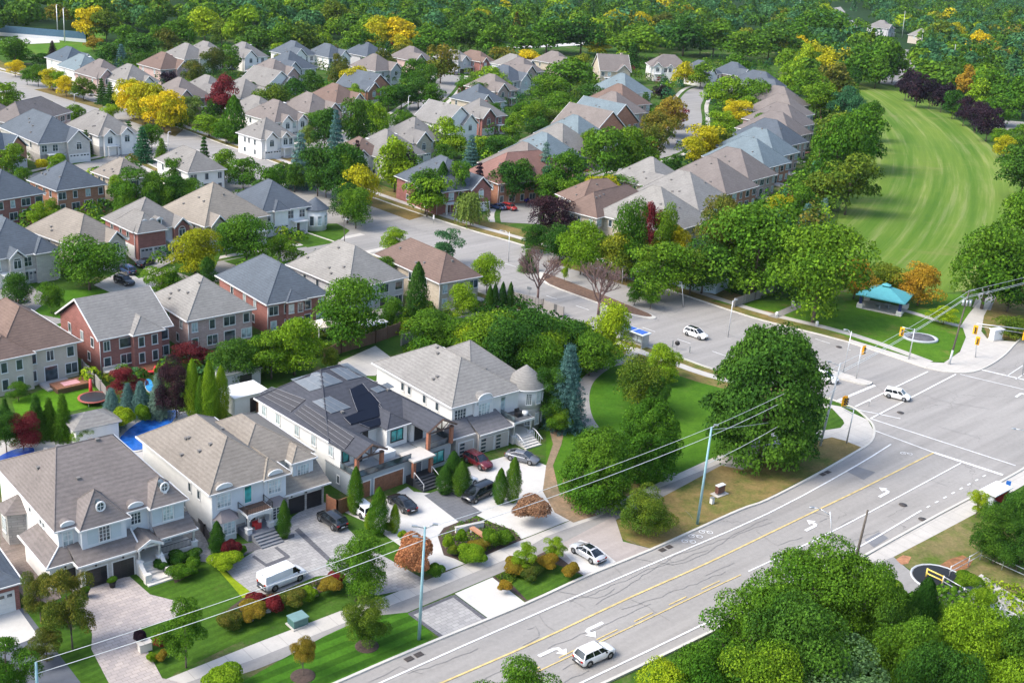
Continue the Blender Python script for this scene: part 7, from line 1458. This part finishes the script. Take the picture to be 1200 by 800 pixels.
# ------------------------------------------------------------------ labels that single each tree out
SIZE = lambda h: 'low' if h < 2.2 else 'small' if h < 5 else 'mid sized' if h < 9 else 'tall'
KW = {'dome': 'spreading tree', 'round': 'leafy tree', 'oval': 'leafy tree', 'airy': 'light crowned tree', 'lolly': 'young lollipop tree', 'spruce': 'pointed conifer', 'column': 'slim upright conifer', 'shrub': 'shrub', 'weep': 'weeping willow', 'bare': 'leafless brown tree'}
ANCH = [(893,465,'big round park tree'),(440,500,'modern solar roofed house'),(545,440,'turret house'),(250,520,'beige roofed front house'),(110,570,'taupe roofed mansion'),(145,390,'gabled red brick house'),(40,400,'tan brown roofed house'),(255,370,'pale pink brick house'),(325,350,'slate roofed brick house'),(405,320,'silver roofed pale house'),(505,320,'brown roofed corner house'),
 (25,290,'white stone house at left edge'),(90,270,'tan house by the round tree'),(175,265,'grey double garage house'),(250,240,'arched balcony house'),(325,235,'small turret house'),(25,228,'dark brick house at left'),(85,215,'orange brick house'),(150,198,'peach brick house'),(225,190,'pale house by the boulevard'),(60,155,'blue roofed house upper left'),(125,150,'twin gabled grey house'),
 (1034,345,'turquoise pavilion'),(745,392,'solar bus shelter'),(815,392,'white car on the side street'),(1050,462,'white boxy car'),(696,770,'white car on the big road'),(331,678,'white van'),(560,575,'black minivan'),(688,650,'silver sedan'),(1160,595,'white roofed bus shelter'),(494,690,'pale blue pole'),(826,560,'teal pole'),(165,500,'blue covered pool'),(110,500,'flat grey garden house'),
 (597,245,'red car'),(551,240,'willow tree'),(430,170,'white chimneyed house'),(520,215,'slate house by the willow'),(600,200,'reddish roofed house'),(540,145,'white gabled silver roof'),(512,110,'cul-de-sac'),(450,95,'orange gabled slate house'),(350,110,'dark rounded hedge'),(300,145,'arched window boulevard house'),(262,105,'crimson tree'),(180,120,'golden boulevard trees'),(155,90,'grey twin gabled house'),(40,45,'sports rink'),
 (90,60,'blue roofed rink side house'),(235,60,'back row grey house'),(345,55,'slate house at the wood'),(430,58,'slate house among rust trees'),(490,62,'taupe house at the wood'),(540,75,'cul-de-sac end house'),(620,75,'grey house with yellow tree'),(720,75,'wide gabled house'),(777,82,'white mansion with three gables'),(860,82,'house at the upper bend'),(700,150,'orange gabled middle row house'),(660,170,'pale blue roofs'),(745,120,'middle row top'),
 (815,130,'curving street'),(800,240,'silver roofed brick house'),(850,200,'taupe gabled field row house'),(900,160,'blue roofs by the field'),(910,120,'upper field row'),(1080,200,'mown field'),(1100,110,'purple tree row'),(1070,65,'far road mouth'),(1130,30,'far power poles'),(950,20,'far pale lane'),(700,240,'brown roofed pointed house'),(790,325,'pale blue wall'),(627,340,'grey noise wall'),(1100,675,'dark culvert'),(1110,400,'far corner pole'),
 (430,600,'driveway of the modern house'),(575,625,'wooden bench bed'),(635,665,'boulevard garden'),(315,710,'planting strip'),(205,670,'mansion stairs'),(60,720,'mansion drive edge'),(370,770,'striped verge'),(960,670,'bottom right wood'),(370,10,'far green field')]
def relw(dx, dy):
    if abs(dx) < 7 and abs(dy) < 9: return 'beside'
    if abs(dx) > abs(dy)*1.2: return 'right of' if dx > 0 else 'left of'
    return 'below' if dy > 0 else 'above'
lab = {}
for t in TREES:
    if t['label']: t['o']['label'] = t['label']; continue
    a = min(ANCH, key=lambda q: math.hypot((q[0]-t['x']), 1.4*(q[1]-t['y'])))
    t['lab'] = f"{SIZE(t['h'])} {CN[t['c']]} {KW[t['kind']]} {relw(t['x']-a[0], t['y']-a[1])} the {a[2]}" if t['kind'] != 'bare' else f"{KW['bare']} with purple brown twigs {relw(t['x']-a[0], t['y']-a[1])} the {a[2]}"
    lab.setdefault(t['lab'], []).append(t)
ORD = ['first', 'second', 'third', 'fourth', 'fifth', 'sixth', 'seventh', 'eighth', 'ninth', 'tenth', 'eleventh', 'twelfth']
for k, ts in lab.items():
    ts.sort(key=lambda t: t['x'])
    for i, t in enumerate(ts):
        t['o']['label'] = k if len(ts) == 1 else (('leftmost' if i == 0 else 'rightmost' if i == len(ts)-1 else ORD[i]+' from left') + ' ' + k)
print('trees', len(TREES))
# ------------------------------------------------------------------ the far wood: one mass of crowns
def wood(n, name, label, region, mix_, hr=(8, 15), seed=3, q=260):
    r_ = np.random.default_rng(seed); V_ = []; N_ = []; C_ = []; S_ = []
    for _ in range(n):
        for _try in range(60):
            x = r_.uniform(*region[0]); y = r_.uniform(*region[1]); X, Y = P(x, y) if region[2] == 'px' else (x, y)
            if ok(X, Y): break
        else: continue
        h = r_.uniform(*hr); wd = h*r_.uniform(.75, 1.15); c = int(r_.choice(len(mix_), p=mix_)); con = r_.random() < .12; m = q
        d = r_.normal(0, 1, (m, 3)); d /= np.linalg.norm(d, axis=1)[:, None]; d[:, 2] = np.abs(d[:, 2])*1.15-.35; lob_ = r_.normal(0, 1, (9, 3)); lob_ /= np.linalg.norm(lob_, axis=1)[:, None]; lob_[:, 2] = np.abs(lob_[:, 2])
        bump = np.max(d@lob_.T, axis=1)**3*.32+.74; p = d*bump[:, None]*r_.uniform(.86, 1.05, (m, 1))
        if con: z = r_.random(m); a = r_.uniform(0, 6.28, m); p = np.stack([np.cos(a)*(1-z)*.6, np.sin(a)*(1-z)*.6, z*2-1], 1); d = p+np.array((0,0,.6))
        V_.append(p*np.array((wd/2, wd/2, h*.5))+np.array((X, Y, h*.52))); N_.append(d+np.array((0,0,.3))); C_.append(np.full(m, c)); S_.append(np.full(m, wd*.115))
    V_ = np.concatenate(V_); N_ = np.concatenate(N_); C_ = np.concatenate(C_); S_ = np.concatenate(S_)
    me = leaf_mesh(name, V_, N_, S_, LM('g')); me.materials.clear()
    for c in ('g', 'd', 't', 'x', 'l', 'y', 'm'): me.materials.append(LM(c))
    me.polygons.foreach_set('material_index', C_.astype(np.int32)); me.update(); o = link(bpy.data.objects.new(name, me)); return tag(o, label, 'woodland', kind='stuff')
from mathutils.geometry import intersect_point_tri_2d
def inpoly(X, Y, pl):
    c = False; n = len(pl); j = n-1
    for i in range(n):
        if (pl[i][1] > Y) != (pl[j][1] > Y) and X < (pl[j][0]-pl[i][0])*(Y-pl[i][1])/(pl[j][1]-pl[i][1])+pl[i][0]: c = not c
        j = i
    return c
KEEP = [WP(q) for q in ([(0,38),(140,34),(150,70),(0,75)], [(315,-3),(445,-5),(440,14),(320,14)], [(575,50),(700,47),(705,62),(575,64)], [(960,8),(990,8),(1080,60),(1060,110),(1040,100),(1040,70),(975,35)], [(1160,140),(1240,138),(1240,156),(1160,156)], [(985,92),(1035,92),(1100,112),(1130,130),(1170,165),(1250,210),(1250,380),(950,380),(960,240),(1000,180)], [(860,30),(895,44),(900,60),(870,56)])]
EDGE = WP([(-260,118),(-60,60),(0,44),(70,36),(140,42),(200,50),(300,42),(330,52),(560,50),(610,66),(700,52),(745,62),(800,60),(900,60),(915,90),(940,110),(975,96),(990,96),(1040,88),(1090,104),(1140,130),(1190,150),(1260,190)])
EP = [(p[0], p[1]) for p in EDGE]
def ok(X, Y):
    if any(inpoly(X, Y, k) for k in KEEP): return False
    q = PR(X, Y); xs_ = [PR(*e)[0] for e in EP]; ys_ = [PR(*e)[1] for e in EP]
    return q[1] < np.interp(q[0], xs_, ys_)
wood(900, 'woodland', 'dense mixed wood behind the back row of houses, dark and blue greens', ((-200, 1300), (22, 120), 'px'), [.26,.38,.27,.05,.02,.01,.01], (9, 15), 3, 380)
wood(2600, 'distant_woodland', 'distant wood filling the top edge of the photograph', ((-420, 620), (560, 1500), 'm'), [.14,.44,.37,.025,.005,.005,.015], (11, 18), 5, 170)
# undergrowth in the gardens: hedges and ground cover nobody could count
def cover(name, label, px, h, c, n=900, s=.35, seed=1):
    w_ = WP(px); r_ = np.random.default_rng(seed); xs_ = [p[0] for p in w_]; ys_ = [p[1] for p in w_]; pts = []
    while len(pts) < n:
        X, Y = r_.uniform(min(xs_), max(xs_)), r_.uniform(min(ys_), max(ys_))
        if inpoly(X, Y, w_): pts.append((X, Y, h*(.25+.75*r_.random()**.5)*(.75+.35*math.sin(X*1.7)*math.cos(Y*1.3))))
    me = leaf_mesh(name, pts, np.tile((0, 0, 1.0), (n, 1)), np.full(n, s), LM(c), jit=.8); o = link(bpy.data.objects.new(name, me)); return tag(o, label, 'undergrowth', kind='stuff')
cover('ground_cover','low green planting along the curved path of the park corner',[(640,500),(655,480),(672,455),(690,425),(735,410),(700,404),(660,425),(640,450)],.9,'g',1500,.35)
cover('ground_cover','mixed low planting in the boulevard garden',[(580,677),(600,668),(640,650),(655,654),(640,662),(610,672),(600,684),(590,684)],.45,'x',1500,.2,2); cover('ground_cover','small flowering plants in the bed of the modern house',[(516,630),(540,612),(560,608),(600,620),(610,631),(548,657),(524,648)],.4,'g',1700,.2,3)
cover('ground_cover','autumn toned ground cover in the planting strip beside the van',[(260,724),(290,704),(335,694),(395,674),(398,680),(340,704),(280,734)],.45,'m',1700,.22,4)
cover('undergrowth','rough undergrowth at the culvert railing, lower right',[(1110,690),(1160,712),(1230,750),(1200,800),(1050,760),(1020,700),(1060,700)],1.2,'g',3000,.5,5); cover('undergrowth','rough grass and weeds on the pale gravel',[(1140,676),(1200,690),(1240,730),(1200,730),(1150,690)],.6,'l',700,.35,6)
cover('undergrowth','dense shade planting under the bottom right wood',[(790,790),(850,740),(930,740),(1000,745),(1100,740),(1230,780),(1250,900),(760,900)],1.6,'d',9000,.7,7)
cover('undergrowth','garden planting behind the turret house',[(470,415),(520,392),(600,375),(690,385),(700,420),(640,440),(600,400),(560,400),(480,425)],1.6,'g',5000,.5,8); cover('undergrowth','hedge along the side street wall',[(545,362),(600,350),(640,370),(700,392),(690,400),(620,385),(560,380)],1.5,'d',3000,.5,9)
cover('undergrowth','planting under the trees by the pale blue wall',[(610,296),(640,300),(760,336),(850,345),(960,360),(940,330),(850,320),(760,300),(680,275),(620,280)],1.3,'g',5000,.55,10)
cover('undergrowth','shady planting along the gardens beside the field',[(930,320),(960,270),(985,230),(1000,180),(995,130),(960,110),(950,180),(930,230),(900,280),(900,320)],1.8,'g',5000,.8,11)

# garden greenery between the houses: hedges and bushes that read as one mass
HB = []
for hh in HOUSES: HB.append((hh.n[0], hh.n[1], math.cos(hh.a), math.sin(hh.a), hh.W, hh.D))
STR = [smooth(WP(q), 4) for q in ([(345,178),(420,158),(470,140),(500,121),(515,108),(525,95),(528,88)], [(610,262),(610,248),(632,228),(668,205),(720,190),(770,180),(800,163),(808,140),(808,122),(818,108),(830,103)], [(-30,400),(60,372),(150,350),(240,318),(330,300),(400,290),(445,281)], [(-30,232),(60,205),(120,192),(170,180),(215,172)], [(290,155),(330,135),(345,118),(330,100),(300,88)])]
SXY = np.array([p for s_ in STR for p in s_]); SP = xs + xf[::-1]
def free(X, Y, m=1.2):
    for (nx, ny, c, s_, W_, D_) in HB:
        dx, dy = X-nx, Y-ny; u = dx*c+dy*s_; v = -dx*s_+dy*c
        if -m < u < W_+m and -m-1.5 < v < D_+m: return False
    if np.min(np.hypot(SXY[:, 0]-X, SXY[:, 1]-Y)) < 6.5: return False
    return not inpoly(X, Y, SP)
def greenery(name, label, px, n, mix_, hr, seed, q=110):
    w_ = WP(px); r_ = np.random.default_rng(seed); xs2 = [p[0] for p in w_]; ys2 = [p[1] for p in w_]; V_, N_, C_, S_ = [], [], [], []; k = 0
    for _ in range(n*12):
        if k >= n: break
        X, Y = r_.uniform(min(xs2), max(xs2)), r_.uniform(min(ys2), max(ys2))
        if not inpoly(X, Y, w_) or not free(X, Y): continue
        k += 1; h = r_.uniform(*hr); wd = r_.uniform(1.6, 3.6)*(.6+h/6); c = int(r_.choice(len(mix_), p=mix_)); d = r_.normal(0, 1, (q, 3)); d /= np.linalg.norm(d, axis=1)[:, None]; d[:, 2] = np.abs(d[:, 2])*1.1-.2
        p = d*r_.uniform(.8, 1.08, (q, 1))*(1+.18*np.sin(d[:, :1]*6+k)*np.cos(d[:, 1:2]*5)); V_.append(p*np.array((wd/2, wd/2, h*.55))+np.array((X, Y, h*.45))); N_.append(d+np.array((0,0,.3))); C_.append(np.full(q, c)); S_.append(np.full(q, .24*wd**.7))
    V_ = np.concatenate(V_); me = leaf_mesh(name, V_, np.concatenate(N_), np.concatenate(S_), LM('g')); me.materials.clear()
    for c in ('g', 'd', 't', 'x', 'l', 'm', 'r'): me.materials.append(LM(c))
    me.polygons.foreach_set('material_index', np.concatenate(C_).astype(np.int32)); me.update(); return tag(link(bpy.data.objects.new(name, me)), label, 'greenery', kind='stuff')
MX = [.34,.28,.10,.12,.10,.04,.02]
greenery('garden_greenery','hedges and bushes filling the gardens of the upper blocks',[(200,140),(100,110),(120,70),(330,60),(560,60),(600,70),(900,80),(930,110),(960,180),(930,270),(850,300),(700,262),(600,235),(440,190),(340,165),(300,160)],750,MX,(1.8,6.5),21)
greenery('garden_greenery','hedges and bushes in the gardens left of the boulevard',[(-60,120),(60,150),(200,215),(330,255),(420,300),(300,330),(150,320),(60,340),(-60,330)],230,MX,(1.2,4),22)
greenery('garden_greenery','hedges and bushes behind the red brick row',[(-20,470),(100,440),(230,425),(330,400),(420,370),(520,345),(560,350),(520,385),(440,395),(320,440),(250,440),(100,450)],110,MX,(1.0,2.6),23)
greenery('garden_greenery','long belt of bushes between the row houses and the mown field',[(935,90),(975,92),(1000,110),(1010,180),(985,230),(960,300),(880,320),(900,260),(950,200),(965,150)],170,[.36,.22,.12,.16,.06,.06,.02],(2.5,8),24,160)
